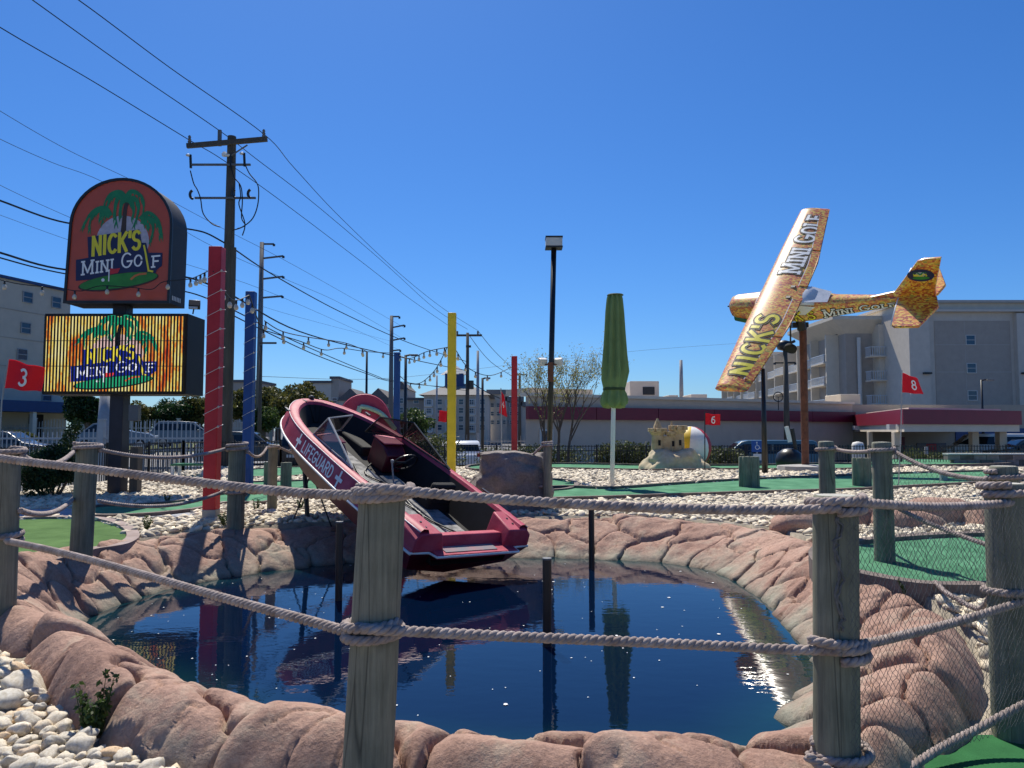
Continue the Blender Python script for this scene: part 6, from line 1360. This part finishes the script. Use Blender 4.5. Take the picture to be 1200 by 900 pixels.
    # rooftop units
    for (pa, pb, ya, yb) in ((735, 768, 448, 468), (779, 790, 464, 470), (805, 823, 463, 470), (976, 998, 463, 473)):
        D = 60; mb = MB(); a, b = at(pa, yb + 3, D), at(pb, ya, D); mb.box(((a.x + b.x) / 2, D, (a.z + b.z) / 2), (b.x - a.x, 3, b.z - a.z)); u = obj('rooftop_unit', mb, K['lgrey'] if pa != 976 else K['beige'], o, bevel=.04)
        if pa == 735:
            mb = MB(); mb.box((b.x - .8, D - 1.52, b.z - .75), (.9, .05, .6)); obj('grille', mb, K['black'], u)
K['bankb'] = bmat('bank_rear_wall', (.40, .34, .27)); K['bluepanel'] = mat('blue_wall', (.01, .045, .16), .5, .1)
bank()
def left_hotel():
    zb = .3; A = (xpx(-150, 400, 46), 46); B = (xpx(81, 400, 60), 60); L = math.hypot(B[0] - A[0], B[1] - A[1]); zt = zpx(343, 60)
    o = thing('hotel', 'grey beige hotel with small windows and blue awning at the left edge', 'hotel', ((A[0] + B[0]) / 2, 53, zb)); U = ((B[0] - A[0]) / L, (B[1] - A[1]) / L)
    mb = MB(); fbox(mb, A, B, 0, L, zb, zt, -14, 0); obj('wall', mb, K['tan2'], o)
    mb = MB(); fbox(mb, A, B, -.2, L + .3, zt, zt + .2, -14.3, .2); obj('roof_edge', mb, K['bluepanel'], o)
    def S(px):   # metres along for a pixel column
        for k in range(2000):
            s_ = L * k / 2000; x = A[0] + U[0] * s_; y = A[1] + U[1] * s_
            if 600 + F * x / y >= px: return s_, y
        return L, B[1]
    for (px, y) in ((27, 348), (61, 354), (26, 384), (60, 388), (23, 415), (57, 420), (54, 463), (20, 447), (-20, 340), (-22, 378), (-24, 412)):
        s_, D = S(px); window(o, A, B, s_ - .42, s_ + .42, zpx(y + 7, D), zpx(y - 6, D), .02, 'galv', 'window', .05)
    for y in (368, 400, 432): 
        mb = MB(); fbox(mb, A, B, 0, L, zpx(y, 57), zpx(y, 57) + .06, .002, .03); obj('wall_joint', mb, K['dgrey'], o)
    mb = MB(); fbox(mb, A, B, 0, L + 1.2, zpx(484, 58), zpx(472, 58), .05, 2.2); obj('awning', mb, K['bluepanel'], o)
    mb = MB(); fbox(mb, A, B, L - 3.4, L - 2.2, zb, zpx(486, 58), .01, .1); obj('door', mb, K['boat_in'], o)
    for s_ in (L - 5, L - 9): mb = MB(); fbox(mb, A, B, s_, s_ + .3, zb, zpx(484, 58), 1.8, 2.1); obj('awning_post', mb, K['trim'], o)
K['tan2'] = bmat('stucco_warm_grey', (.52, .46, .38))
left_hotel()
def far_hotel():
    D = 120; zb = -.6; x0, x1 = xpx(497, 450, D), xpx(572, 450, D); A, B = (x0, D), (x1, D); zt = zpx(463, D); Lw = x1 - x0
    o = thing('apartment_building', 'distant grey apartment block with hipped roof and cupola behind the yellow pole', 'building', ((x0 + x1) / 2, D, zb))
    mb = MB(); fbox(mb, A, B, 0, Lw, zb, zt, -14, 0); obj('wall', mb, K['lgrey'], o)
    mb = MB(); q = [(x0 - .8, D - .9), (x1 + .8, D - .9), (x1 + .8, D + 15), (x0 - .8, D + 15)]; mb.loft([[Vector((x, y, zt)) for x, y in q], [Vector((x + (4.5 if x < (x0 + x1) / 2 else -4.5), y + (7 if y < D + 7 else -7), zpx(447, D))) for x, y in q]]); obj('roof', mb, K['roof_l'], o)
    c_ = at(533, 440, D + 6); mb = MB(); mb.box((c_.x, D + 6, zpx(444, D)), (3.0, 3, 2.4)); obj('cupola', mb, K['bluepanel'], o); mb = MB(); mb.lathe([(2.4, 0), (.3, 1.5)], 4, (c_.x, D + 6, zpx(436, D))); obj('cupola_roof', mb, K['trim'], o)
    for i, y in enumerate((476, 486, 496, 506)):
        z = zpx(y, D)
        for k in range(6):
            s0 = Lw * (k + .1) / 6; s1 = Lw * (k + .85) / 6
            if k % 2 == 0: balcony(o, A, B, s0, s1, z, 1.3, 1.0)
            window(o, A, B, s0 + .2, s1 - .2, z + .2, z + 1.15, .03, 'trim')
    x2, x3 = xpx(574, 450, 135), xpx(640, 450, 135)
    o = thing('apartment_building', 'second distant grey block, lower, between the flag and the distant red pole', 'building', ((x2 + x3) / 2, 135, zb)); A, B = (x2, 135), (x3, 135)
    for k, (a, b, y) in enumerate(((572, 594, 462), (594, 612, 470), (612, 640, 476))):
        mb = MB(); fbox(mb, A, B, xpx(a, 450, 135) - x2, xpx(b, 450, 135) - x2, zb, zpx(y, 135), -10, -k * .5); obj('wall', mb, K['lgrey'] if k % 2 == 0 else K['grey_st'], o)
        mb = MB(); fbox(mb, A, B, xpx(a, 450, 135) - x2 - .3, xpx(b, 450, 135) - x2 + .3, zpx(y, 135), zpx(y, 135) + .8, -10.4, .5 - k * .5); obj('roof', mb, K['roof_l'], o)
    for y in (474, 484, 494):
        for px in (577, 584, 591, 599, 606): s_ = xpx(px, 450, 135) - x2; window(o, A, B, s_ - .35, s_ + .35, zpx(y + 3.5, 135), zpx(y - 2, 135), .03)
K['roof_l'] = mat('grey_shingle', (.20, .195, .19), .9, .1, 2)
far_hotel()
def townhouses():
    D = 125; zb = -.6; G = [K['dgrey'], K['grey_st'], K['lgrey'], K['tan2']]
    hs = [(359, 388, 449, 'f', 2, 'tall pale block at the left end of the far row of townhouses'), (388, 397, 444, 'f', 0, 'narrow dark tower among the far townhouses'), (397, 425, 457, 'g', 3, 'tan gabled townhouse left of the flip flop'), (425, 462, 457, 'g', 0, 'dark gabled townhouse behind the flip flop'), (462, 478, 449, 'g', 1, 'gabled grey townhouse by the distant blue pole'), (478, 498, 469, 'f', 0, 'low dark townhouse left of the apartment block'), (339, 360, 458, 'f', 1, 'grey townhouse just right of the big olive tree'), (270, 300, 448, 'f', 0, 'dark roofed house behind the near blue pole')]
    for (a, b, yt, kind, mi, lab) in hs:
        x0, x1 = xpx(a, 450, D), xpx(b, 450, D); A, B = (x0, D), (x1, D); W = x1 - x0; zt = zpx(yt, D); o = thing('townhouse', lab, 'house', ((x0 + x1) / 2, D, zb), group='far row of townhouses')
        ze = zt if kind == 'f' else zt - W * .45
        mb = MB(); fbox(mb, A, B, 0, W, zb, ze, -10, 0); obj('wall', mb, G[mi], o)
        mb = MB()
        if kind == 'g': mb.loft([[Vector((x0 - .2, D - .3, ze)), Vector((x1 + .2, D - .3, ze)), Vector(((x0 + x1) / 2, D - .3, zt + .3))], [Vector((x0 - .2, D + 10, ze)), Vector((x1 + .2, D + 10, ze)), Vector(((x0 + x1) / 2, D + 10, zt + .3))]])
        else: fbox(mb, A, B, -.2, W + .2, zt, zt + .4, -10.2, .3)
        obj('roof', mb, K['roof'], o)
        n = max(1, int(W / 2.2))
        for y in (470, 481, 492):
            for k in range(n): c_ = W * (k + .5) / n; window(o, A, B, c_ - .45, c_ + .45, zpx(y + 3, D), zpx(y - 4, D), .03)
townhouses()
# ------------------------------------------------------------------ foliage
def leaves(name, parent, centers, rad, n, size, m, seed=0, squash=.8, up=.3):
    rs = np.random.default_rng(seed); C_ = np.array(centers, float); k = rs.integers(len(C_), size=n); d = rs.normal(0, 1, (n, 3)); d /= np.linalg.norm(d, axis=1)[:, None]; r = np.array(rad)[k] if hasattr(rad, '__len__') else rad
    rr = (rs.uniform(.35, 1.08, n) ** .6) * r; P = C_[k] + d * np.stack([rr, rr, rr * squash], 1)
    a = rs.normal(0, 1, (n, 3)); a += d * .4; a /= np.linalg.norm(a, axis=1)[:, None]; b = np.cross(a, rs.normal(0, 1, (n, 3))); b /= np.linalg.norm(b, axis=1)[:, None]; s = size * rs.uniform(.6, 1.3, n)[:, None]
    V = np.stack([P - a * s, P + b * s * .5, P + a * s, P - b * s * .5], 1).reshape(-1, 3); Fm = np.arange(4 * n).reshape(-1, 4)
    if parent: V = V - np.array(parent.location)
    return link(name, mesh_np(name, V, Fm), m, parent)
def clumps(c, r, n, seed, sq=.8):
    rs = np.random.default_rng(seed); d = rs.normal(0, 1, (n, 3)); d /= np.linalg.norm(d, axis=1)[:, None]; q = rs.uniform(.35, .95, n)[:, None]
    return np.array(c) + d * q * np.array([r, r, r * sq])
def tree(label, c, h, r, m, nl, size, seed, nc=26, cat='tree', name='tree', trunk=.25, sq=.8, grp=None):
    o = thing(name, label, cat, c, group=grp); rs = random.Random(seed); base = Vector(c); top = base + Vector((0, 0, h - r * sq)); mb = MB()
    mb.tube([base - Vector((0, 0, .2)), base + Vector((.05, 0, (h - r * sq) * .5)), top], [trunk, trunk * .75, trunk * .4], 8)
    cl = clumps(top, r * .8, nc, seed, sq)
    for q in cl[:10]: s_ = base.lerp(top, rs.uniform(.45, .95)); mb.tube([s_, s_.lerp(Vector(q), .5) + Vector((0, 0, .1)), Vector(q)], [trunk * .35, trunk * .2, trunk * .08], 5)
    obj('trunk', mb, K['bark'], o); leaves('crown', o, cl, [r * rs.uniform(.26, .42) for _ in cl], nl, size, K[m], seed, .85)
    return o
tree('big olive green tree beyond the street, left of the boat bow', (xpx(346, 470, 58), 58, .5), 5.2, 2.6, 'leaf_olive', 9000, .15, 1, sq=.85)
tree('olive tree crown just right of the tall steel pole', (xpx(326, 470, 62), 62, .5), 4.9, 2.3, 'leaf_olive', 7000, .15, 2)
tree('smaller bright olive tree beside the big one, at its right', (xpx(375, 478, 60), 60, .5), 3.9, 1.8, 'leaf_olive', 5000, .14, 3)
tree('low pale green bushy tree right of the near blue pole', (xpx(308, 485, 54), 54, .5), 3.0, 1.4, 'leaf_green', 4000, .12, 4)
tree('dark evergreen tree above the white fence, left of the sign post', (xpx(103, 480, 50), 50, .5), 4.6, 1.5, 'leaf_dark', 6000, .13, 5, sq=1.25)
for k, (px, r, h, m, lab) in enumerate(((165, 1.8, 3.4, 'leaf_olive', 'brown olive tree just right of the sign post'), (195, 2.0, 3.9, 'leaf_dark', 'dark tree behind the scalloped white fence'), (222, 1.9, 4.2, 'leaf_olive', 'olive tree left of the tall red pole'), (272, 2.0, 4.6, 'leaf_olive', 'olive tree between red pole and near blue pole'), (80, 1.7, 3.0, 'leaf_olive', 'olive tree under the left end of the screen'))):
    tree(lab, (xpx(px, 480, 60), 60 + k, .6), h, r, m, 5000, .14, 20 + k, sq=.8, grp='trees beyond the white fence')
for k, (px, D, h, r, m, lab) in enumerate(((482, 70, 4.5, 2.2, 'leaf_green', 'round green tree right of the distant blue pole'), (452, 74, 3.2, 1.4, 'leaf_olive', 'small olive tree left of the distant blue pole'))):
    tree(lab, (xpx(px, 480, D), D, -.5), h, r, m, 5000, .15, 40 + k)
def hedge(label, xa, xb, D, z0, h, dep, m, n, size, seed, wob=.2):
    cx = (xa + xb) / 2; o = thing('hedge', label, 'hedge', (cx, D, z0)); rs = np.random.default_rng(seed); nc = max(4, int((xb - xa) / .35)); cs = [(x + rs.normal(0, .06), D + rs.normal(0, dep * .2), z0 + h * .52 + rs.normal(0, .03) + wob * .3 * math.sin(x * 1.7)) for x in np.linspace(xa + .2, xb - .2, nc)]
    leaves('foliage', o, cs, [h * .52 * rs.uniform(.85, 1.12) for _ in cs], n, size, K[m], seed, 1.0)
    mb = MB()
    for q in cs[::2]: mb.tube([Vector((q[0], q[1], z0 - .1)), Vector((q[0] + .1, q[1], z0 + h * .6))], .03, 5)
    obj('stems', mb, K['bark'], o, kind='stuff')
hedge('clipped olive hedge behind the railings right of the umbrella', xpx(706, 520, 33), xpx(765, 520, 33), 33, -.3, 1.35, .8, 'leaf_hedge', 6000, .06, 1)
hedge('clipped hedge behind the railings right of the beach ball', xpx(833, 520, 33), xpx(868, 520, 33), 33, -.3, 1.15, .8, 'leaf_hedge', 3500, .06, 2)
hedge('low hedge behind the railings between yellow and red poles', xpx(566, 520, 36), xpx(680, 520, 36), 36, -.5, 1.35, .8, 'leaf_hedge', 7000, .06, 3)
hedge('yellow green hedge seen above the boat windscreen', xpx(440, 515, 34), xpx(524, 515, 34), 34, -.4, 1.75, 1, 'leaf_hedge', 7000, .07, 4)
hedge('olive hedge under the burgundy canopy at far right', xpx(1062, 530, 38), xpx(1142, 530, 38), 38, -.6, 1.2, .9, 'leaf_hedge', 6000, .06, 5)
hedge('clipped round bush behind the railings left of the evergreen shrub', xpx(10, 505, 50), xpx(38, 505, 50), 50, .5, 1.0, .9, 'leaf_hedge', 2500, .09, 6)
o = thing('evergreen_shrub', 'dense dark green shrub growing against the black railings at left', 'shrub', (xpx(62, 560, 15.0), 15.0, .25)); b = Vector(o.location)
cs = clumps((b.x, 15, .85), .55, 22, 3, .85); leaves('foliage', o, cs, .26, 14000, .030, K['leaf_dark'], 5, .9)
cs2 = [(b.x + .12 + .06 * k, 15.1, 1.25 + .11 * k) for k in range(5)]; leaves('top_sprig', o, cs2, .14, 900, .03, K['leaf_green'], 6, 1.1)
mb = MB(); [mb.tube([b + Vector((0, 0, -.1)), Vector(q)], [.03, .01], 5) for q in cs[:8]]; obj('stems', mb, K['bark'], o)
# budding spring tree
def spring_tree():
    b = Vector((xpx(652, 540, 33), 33, -.3)); o = thing('budding_tree', 'slender bare spring tree with sparse yellow green leaves in front of the tan building', 'tree', b); mb = MB(); tips = []; rs = random.Random(12)
    def grow(p, d, L, r, lv):
        q = p + d * L; mid_ = p.lerp(q, .5) + Vector((rs.uniform(-.04, .04), rs.uniform(-.04, .04), 0)) * L; mb.tube([p, mid_, q], [r, r * .8, r * .55], 5 if lv < 2 else 4)
        if lv >= 2: tips.append(q); tips.append(mid_)
        if lv >= 4: return
        for k in range(rs.choice([2, 3, 3]) if lv else 5):
            a = rs.uniform(0, 6.28); sp = rs.uniform(.25, .6) if lv else rs.uniform(.25, .65); n_ = (d + Vector((math.cos(a), math.sin(a), .25)) * sp).normalized(); grow(p.lerp(q, rs.uniform(.55, 1)), n_, L * rs.uniform(.55, .8), r * .5, lv + 1)
    for dx in (-.35, .1, .45): grow(b + Vector((dx, 0, 0)), Vector((dx * .25, 0, 1)).normalized(), 2.35, .075, 0)
    obj('trunk_and_branches', mb, K['bark'], o); T = np.array([tuple(t) for t in tips]); leaves('young_leaves', o, T, .20, 5200, .038, K['leaf_spring'], 3, 1)
spring_tree()
# weed by the rocks
def weed(label, px, py, z, hh, n, seed, m='leaf_green'):
    b = gnd(px, py, z); o = thing('weed', label, 'weed', b); rs = random.Random(seed); mb = MB(); pts = []
    for k in range(n):
        a = rs.uniform(0, 6.28); l_ = hh * rs.uniform(.4, 1); t_ = b + Vector((math.cos(a) * l_ * .35, math.sin(a) * l_ * .3, l_)); m_ = b.lerp(t_, .5) + Vector((math.cos(a), math.sin(a), 0)) * l_ * .06; mb.tube([b, m_, t_], [.004, .003, .0015], 4); pts += [tuple(b.lerp(t_, u)) for u in (.25, .4, .55, .7, .85, 1)]
    obj('stems', mb, K['leaf_green'], o); rr = np.random.default_rng(seed)
    leaves('leaves', o, pts, hh * .09, int(n * 42), hh * .055, K[m], seed, .8); return o
weed('leafy green weed growing between stones and the front left rocks', 108, 868, .03, .32, 16, 1)
weed('tiny weed at the left edge among the river stones', 8, 812, .06, .09, 10, 2)
for k, (px, py) in enumerate(((172, 622), (262, 618), (196, 590), (300, 600), (352, 598), (280, 600))): weed('small weed sprouting from the white gravel, number %s from left near the red pole' % ('first', 'second', 'third', 'fourth', 'fifth', 'sixth')[k], px, py, .33, .20, 10, 5 + k)
weed('small green tuft at the corner of the right carpet behind the net', 1060, 697, .3, .12, 14, 31)
# ------------------------------------------------------------------ cars
def car(label, c, heading, col, kind='suv', L=4.6, Wd=1.85, Ht=1.68, cat='car', name='parked_car', zb=-.58):
    P = {'suv': [(-.5, .30), (-.495, .56), (-.47, .62), (-.46, .66), (-.40, .92), (-.36, .985), (-.1, 1.0), (.08, .97), (.22, .66), (.42, .56), (.49, .44), (.5, .28)],
         'sedan': [(-.5, .32), (-.49, .60), (-.36, .64), (-.24, .94), (-.12, 1.0), (.04, .99), (.2, .68), (.42, .58), (.49, .46), (.5, .28)],
         'van': [(-.5, .25), (-.5, .60), (-.49, .64), (-.47, .95), (-.44, 1.0), (.15, 1.0), (.22, .96), (.36, .62), (.48, .48), (.5, .25)],
         'pickup': [(-.5, .30), (-.5, .58), (-.08, .58), (-.06, .62), (-.02, .96), (.04, 1.0), (.16, .99), (.26, .66), (.46, .56), (.5, .44), (.5, .28)]}[kind]
    o = thing(name, label, cat, (c[0], c[1], zb), rz=heading); m = mat('car_paint', col, .28, .04, 2, coat=.6); bm_ = MB()
    belt = .60
    rings = []
    def inset(z): return 1.0 if z <= belt else 1 - .17 * (z - belt) / (1 - belt)
    lo = [(x, z) for x, z in P]; ring_l = []
    ys = [-1, -.93, .93, 1]
    prof = lo + [(.5 * .97, .17), (-.5 * .97, .17)]
    for yk in ys:
        k = .985 if abs(yk) == 1 else 1
        rings.append([Vector((x * L * k, yk * Wd / 2 * inset(z), (z * k) * Ht)) for x, z in prof])
    bm_.loft(rings); obj('body', bm_, m, o, local=True, bevel=.03, ang=40)
    # side glass and screens
    up = [(x, z) for x, z in P if z > belt + .01]; xa, xb = up[0][0], up[-1][0]
    gl = [(xa + .02, belt + .05)] + [(x + (.02 if x < 0 else -.025), min(z, .90)) for x, z in up if z > .85] + [(xb + .0, belt + .05)]
    for s_ in (1, -1):
        mb = MB(); vs = [Vector((x * L, s_ * (Wd / 2 * inset(z) + .006), z * Ht)) for x, z in gl]; mb.add(vs, [tuple(range(len(vs)))]); obj('side_window', mb, K['carglass'], o, local=True)
        mb = MB(); mx_ = (xa + xb) / 2; mb.box((mx_ * L, s_ * (Wd / 2 * inset(.75) + .012), .76 * Ht), (.09, .02, .26 * Ht), Matrix.Rotation(0, 3, 'X')); obj('pillar', mb, m, o, local=True)
    hi = [p for p in P if p[1] > .9]; r_ = hi[0]; f_ = hi[-1]; rb = [p for p in P if p[1] <= .70 and p[0] < r_[0]][-1]; fb = [p for p in P if p[0] > f_[0]][0]
    for (nm, a, b, d) in (('rear_window', rb, r_, -1), ('windscreen', fb, f_, 1)):
        A0, A1 = Vector((a[0] * L, 0, a[1] * Ht)), Vector((b[0] * L, 0, b[1] * Ht)); n_ = Vector((-(A1 - A0).z, 0, (A1 - A0).x)).normalized() * (-1 if d > 0 else 1); n_ = n_ if n_.z > 0 or n_.x * d > 0 else -n_
        if n_.x * d < 0: n_ = -n_
        a2, b2 = A0.lerp(A1, .14) + n_ * .012, A0.lerp(A1, .86) + n_ * .012; w1, w2 = Wd / 2 * inset(a[1]) * .86, Wd / 2 * inset(b[1]) * .88
        mb = MB(); mb.add([a2 + Vector((0, -w1, 0)), a2 + Vector((0, w1, 0)), b2 + Vector((0, w2, 0)), b2 + Vector((0, -w2, 0))], [(0, 1, 2, 3)]); obj(nm, mb, K['carglass'], o, local=True)
    for sx in (.31, -.31):
        for s_ in (1, -1):
            mb = MB(); q = Vector((sx * L, s_ * (Wd / 2 - .10), .33)); mb.tube([q - Vector((0, .11, 0)), q + Vector((0, .11, 0))], .33, 20); w_ = obj('wheel', mb, K['tyre'], o, local=True, bevel=.03)
            mb = MB(); mb.tube([q + Vector((0, s_ * .08, 0)), q + Vector((0, s_ * .118, 0))], .2, 14); obj('rim', mb, K['rim'], w_, local=True)
    for s_ in (1, -1):
        mb = MB(); mb.box((.485 * L, s_ * Wd * .36, .50 * Ht * .98), (.10, .34, .13)); obj('headlight', mb, K['white'], o, local=True, bevel=.02)
        mb = MB(); mb.box((-.487 * L, s_ * Wd * .40, .56 * Ht), (.08, .22, .24)); obj('tail_light', mb, K['red'], o, local=True, bevel=.02)
        mb = MB(); mb.box((.14 * L, s_ * (Wd / 2 + .09), .64 * Ht), (.12, .20, .13)); obj('mirror', mb, m, o, local=True, bevel=.02)
    for sx in (-1, 1): mb = MB(); mb.box((sx * .49 * L, 0, .25 * Ht), (.12, Wd * .94, .14)); obj('bumper', mb, K['black_matte'], o, local=True, bevel=.02)
    mb = MB(); mb.box((-.502 * L, 0, .42 * Ht), (.02, .34, .13)); obj('number_plate', mb, K['trim'], o, local=True)
    return o
car('white SUV seen from behind, right of the yellow pole beyond the railings', (xpx(543, 530, 41), 41), R(95), (.72, .73, .74), 'suv')
car('blue-grey minivan parked behind the handicap sign', (xpx(893, 530, 36.5), 36.5), R(172), (.05, .11, .14), 'van', 4.9, 1.95, 1.75, name='parked_van', cat='van')
car('black car beyond the railings just right of the near blue pole', (xpx(291, 530, 37), 37), R(10), (.012, .013, .015), 'suv', zb=-.1)
car('black pickup beyond the railings just left of the boat bow', (xpx(352, 530, 36), 36), R(95), (.012, .013, .015), 'pickup', zb=-.2)
car('silver-blue car between the two white fences behind the sign post', (xpx(135, 515, 46), 46), R(20), (.10, .13, .16), 'sedan', zb=.45)
car('silver car behind the fence left of the tall red pole', (xpx(222, 505, 50), 50), R(15), (.13, .14, .15), 'suv', zb=.55)
car('dark car beyond the railings at the left edge', (xpx(12, 520, 38), 38), R(10), (.02, .022, .03), 'sedan', zb=-.1)
car('white service van under the burgundy canopy', (xpx(1156, 528, 52), 52), R(160), (.72, .73, .72), 'van', 5.2, 2.0, 2.0, name='parked_van', cat='van')
car('black SUV under the right end of the burgundy canopy', (xpx(1200, 530, 48), 48), R(170), (.012, .012, .014), 'suv')
car('white car far off left of the apartment block', (xpx(437, 500, 75), 75), R(10), (.7, .7, .7), 'sedan')
# ------------------------------------------------------------------ small things
def misc():
    # handicap sign
    D = 30.0; c = at(887, 523, D); o = thing('parking_sign', 'small blue parking sign with white wheelchair symbol, left of the thin black pole', 'sign', (c.x, D, -.2))
    mb = MB(); mb.tube([Vector((c.x, D, -.2)), Vector((c.x, D, c.z + .2))], .03, 6); obj('signpost', mb, K['galv'], o)
    mb = MB(); mb.box((c.x, D - .04, c.z), (.44, .02, .44)); obj('panel', mb, mat('sign_blue', (.01, .08, .35), .4, .05), o)
    f = lambda x, y, h: Vector((c.x + x * .16, D - .052 - h, c.z + y * .16))
    mb = MB(); ribbon(mb, [[(-.1, .7), (-.05, .15), (.35, .15), (.6, -.5), (.8, -.45)], A_(0, -.25, .48, .48, 130, 350, 12)], .16, f); flatpoly(mb, [(-.1 + .17 * math.cos(a), .95 + .17 * math.sin(a)) for a in np.linspace(0, 6.28, 12, endpoint=False)], f, .001); obj('wheelchair_symbol', mb, K['ink_white'], o)
    mb = MB(); mb.box((c.x, D - .04, c.z - .42), (.3, .02, .25)); obj('lower_plate', mb, K['white'], o)
    # dark round thing and dish by the aeroplane pole
    c = at(925, 538, 26.5); o = thing('covered_cart', 'rounded black covered cart left of the aeroplane pole', 'cart', (c.x, 26.5, .33)); mb = MB(); mb.lathe([(.42, 0), (.46, .25), (.40, .5), (.22, .64), (.05, .68)], 18, (c.x, 26.5, .33)); obj('cover', mb, K['black'], o, smooth=True)
    mb = MB(); mb.tube([c + Vector((.25, 0, .2)), c + Vector((.12, 0, 1.05))], .07, 8); obj('upright', mb, K['black'], o); mb = MB(); mb.box(c + Vector((-.02, 0, .85)), (.14, .05, .55), Matrix.Rotation(R(-12), 3, 'Y')); obj('flap', mb, K['white'], o)
    for (px, py, r) in ((912, 465, 5.5),):
        D = 52; c = at(px, py, D); mb = MB(); mb.tube([c + Vector((r * D / F * math.cos(a), 0, r * D / F * math.sin(a))) for a in np.linspace(0, 2 * pi, 18)], .035, 5); mb.tube([c, c + Vector((0, 0, -.9))], .03, 5); mb.tube([c + Vector((-.3, 0, 0)), c + Vector((.3, 0, 0))], .02, 4); setp(obj('roof_antenna', mb, K['black']), 'ring shaped antenna on the low building roof beneath the wing', 'antenna')
    D = 50; c = at(919, 405, D); mb = MB(); mb.lathe([(.1, -.35), (.42, -.25), (.5, 0), (.42, .25), (.1, .35)], 14, c); mb.tube([c, c + Vector((.7, 0, .3))], .1, 6); o = setp(obj('pole_transformer', mb, K['black'], smooth=True), 'black round transformer on the pole behind the aeroplane wing', 'transformer')
    # bench with green top
    c = gnd(228, 566, .2); o = thing('small_table', 'low white framed table with green top, left of the red pole', 'table', (c.x, c.y, .2)); w_ = .62
    mb = MB(); mb.box((c.x, c.y, .2 + .50), (w_ * 1.8, .55, .05)); obj('top', mb, K['turf'], o, bevel=.01)
    for sx in (-1, 1):
        for sy in (-1, 1): mb = MB(); mb.box((c.x + sx * w_ * .82, c.y + sy * .22, .2 + .235), (.07, .06, .47)); obj('leg', mb, K['white'], o)
    # planter wall at far right
    o = thing('retaining_wall', 'low brick planter wall with pale cap at far right by the canopy', 'wall', (xpx(1180, 545, 30), 30, 0)); D = 30
    xa, xb = xpx(1108, 540, D), xpx(1290, 540, D)
    for row in range(3):
        n = 12
        for k in range(n):
            w2 = (xb - xa) / n; mb = MB(); mb.box((xa + w2 * (k + .5 + .5 * (row % 2)), D, .18 + row * .20), (w2 - .02, .3, .185)); obj('wall_block', mb, K['curb'] if (k + row) % 3 else K['board'], o)
    mb = MB(); mb.box(((xa + xb) / 2 + .1, D, .18 + 2 * .20 + .13), (xb - xa + .2, .42, .05)); obj('cap', mb, K['trim'], o)
    for (px, py, D) in ((1106, 565, 17.5), (1086, 528, 36)):
        c = gnd(px, py, .33) if D < 20 else at(px, py, D); mb = MB(); mb.box((c.x, c.y, .33 + .12 if D < 20 else c.z), (.16, .12, .34)); setp(obj('ground_box' , mb, K['galv'], bevel=.02), 'small grey utility box standing in the far right %s' % ('gravel strip' if D < 20 else 'hedge'), 'utility box')
    # white bollard like thing behind the slim post
    D = 40; c = at(1005, 515, D); mb = MB(); mb.lathe([(.32, 0), (.32, 1.3), (.25, 1.5), (.05, 1.55)], 12, (c.x, D, -.6 + .1)); setp(obj('pale_bollard', mb, K['trim'], smooth=True), 'pale rounded bollard behind the tall green post', 'bollard')
    # brown rock mound beyond the right carpet
    rs = np.random.default_rng(4); v, f_ = ico(3); root = thing('rock_mound', 'row of pink brown moulded rocks behind the right carpet', 'rocks', (4.9, 10.3, .3))
    for k in range(9):
        p = v * np.array([rs.uniform(.45, .62), .35, .30]); nn = smin_noise(v, 1.4, k * 3.7); p = p * (1 + .30 * nn)[:, None] * (np.abs(np.sin(v[:, [0]] * 2 + k)) * .1 + .95)
        o2 = link('rock', mesh_np('rock', p, f_), K['rock2'], root, True, loc=Vector((4.0 + .62 * k - 4.9, (.35 if k % 2 else 0) - .1 + .05 * k, .02 + rs.uniform(-.05, .06)))); o2.rotation_euler = (0, 0, rs.uniform(-.4, .4))
    # white specks on the water
    rs = np.random.default_rng(8); mb = MB()
    for k in range(150):
        x, y = rs.uniform(-3.6, 2.4), rs.uniform(4.2, 10); r = rs.choice([.006, .009, .018], p=[.6, .33, .07]); a0 = rs.uniform(0, 6)
        if not inpoly(np.array([x]), np.array([y]), ring[::12, 0:2])[0]: continue
        mb.add([(x + r * math.cos(a0 + q * 1.05) * rs.uniform(.6, 1.1), y + r * math.sin(a0 + q * 1.05), WZ + .004) for q in range(6)], [tuple(range(6))])
    o = obj('floating_petals', mb, K['white']); setp(o, 'tiny white petals and specks floating on the pond', 'petals', kind='stuff')
K['rock2'] = rock_mat('mound_rock', False)
misc()
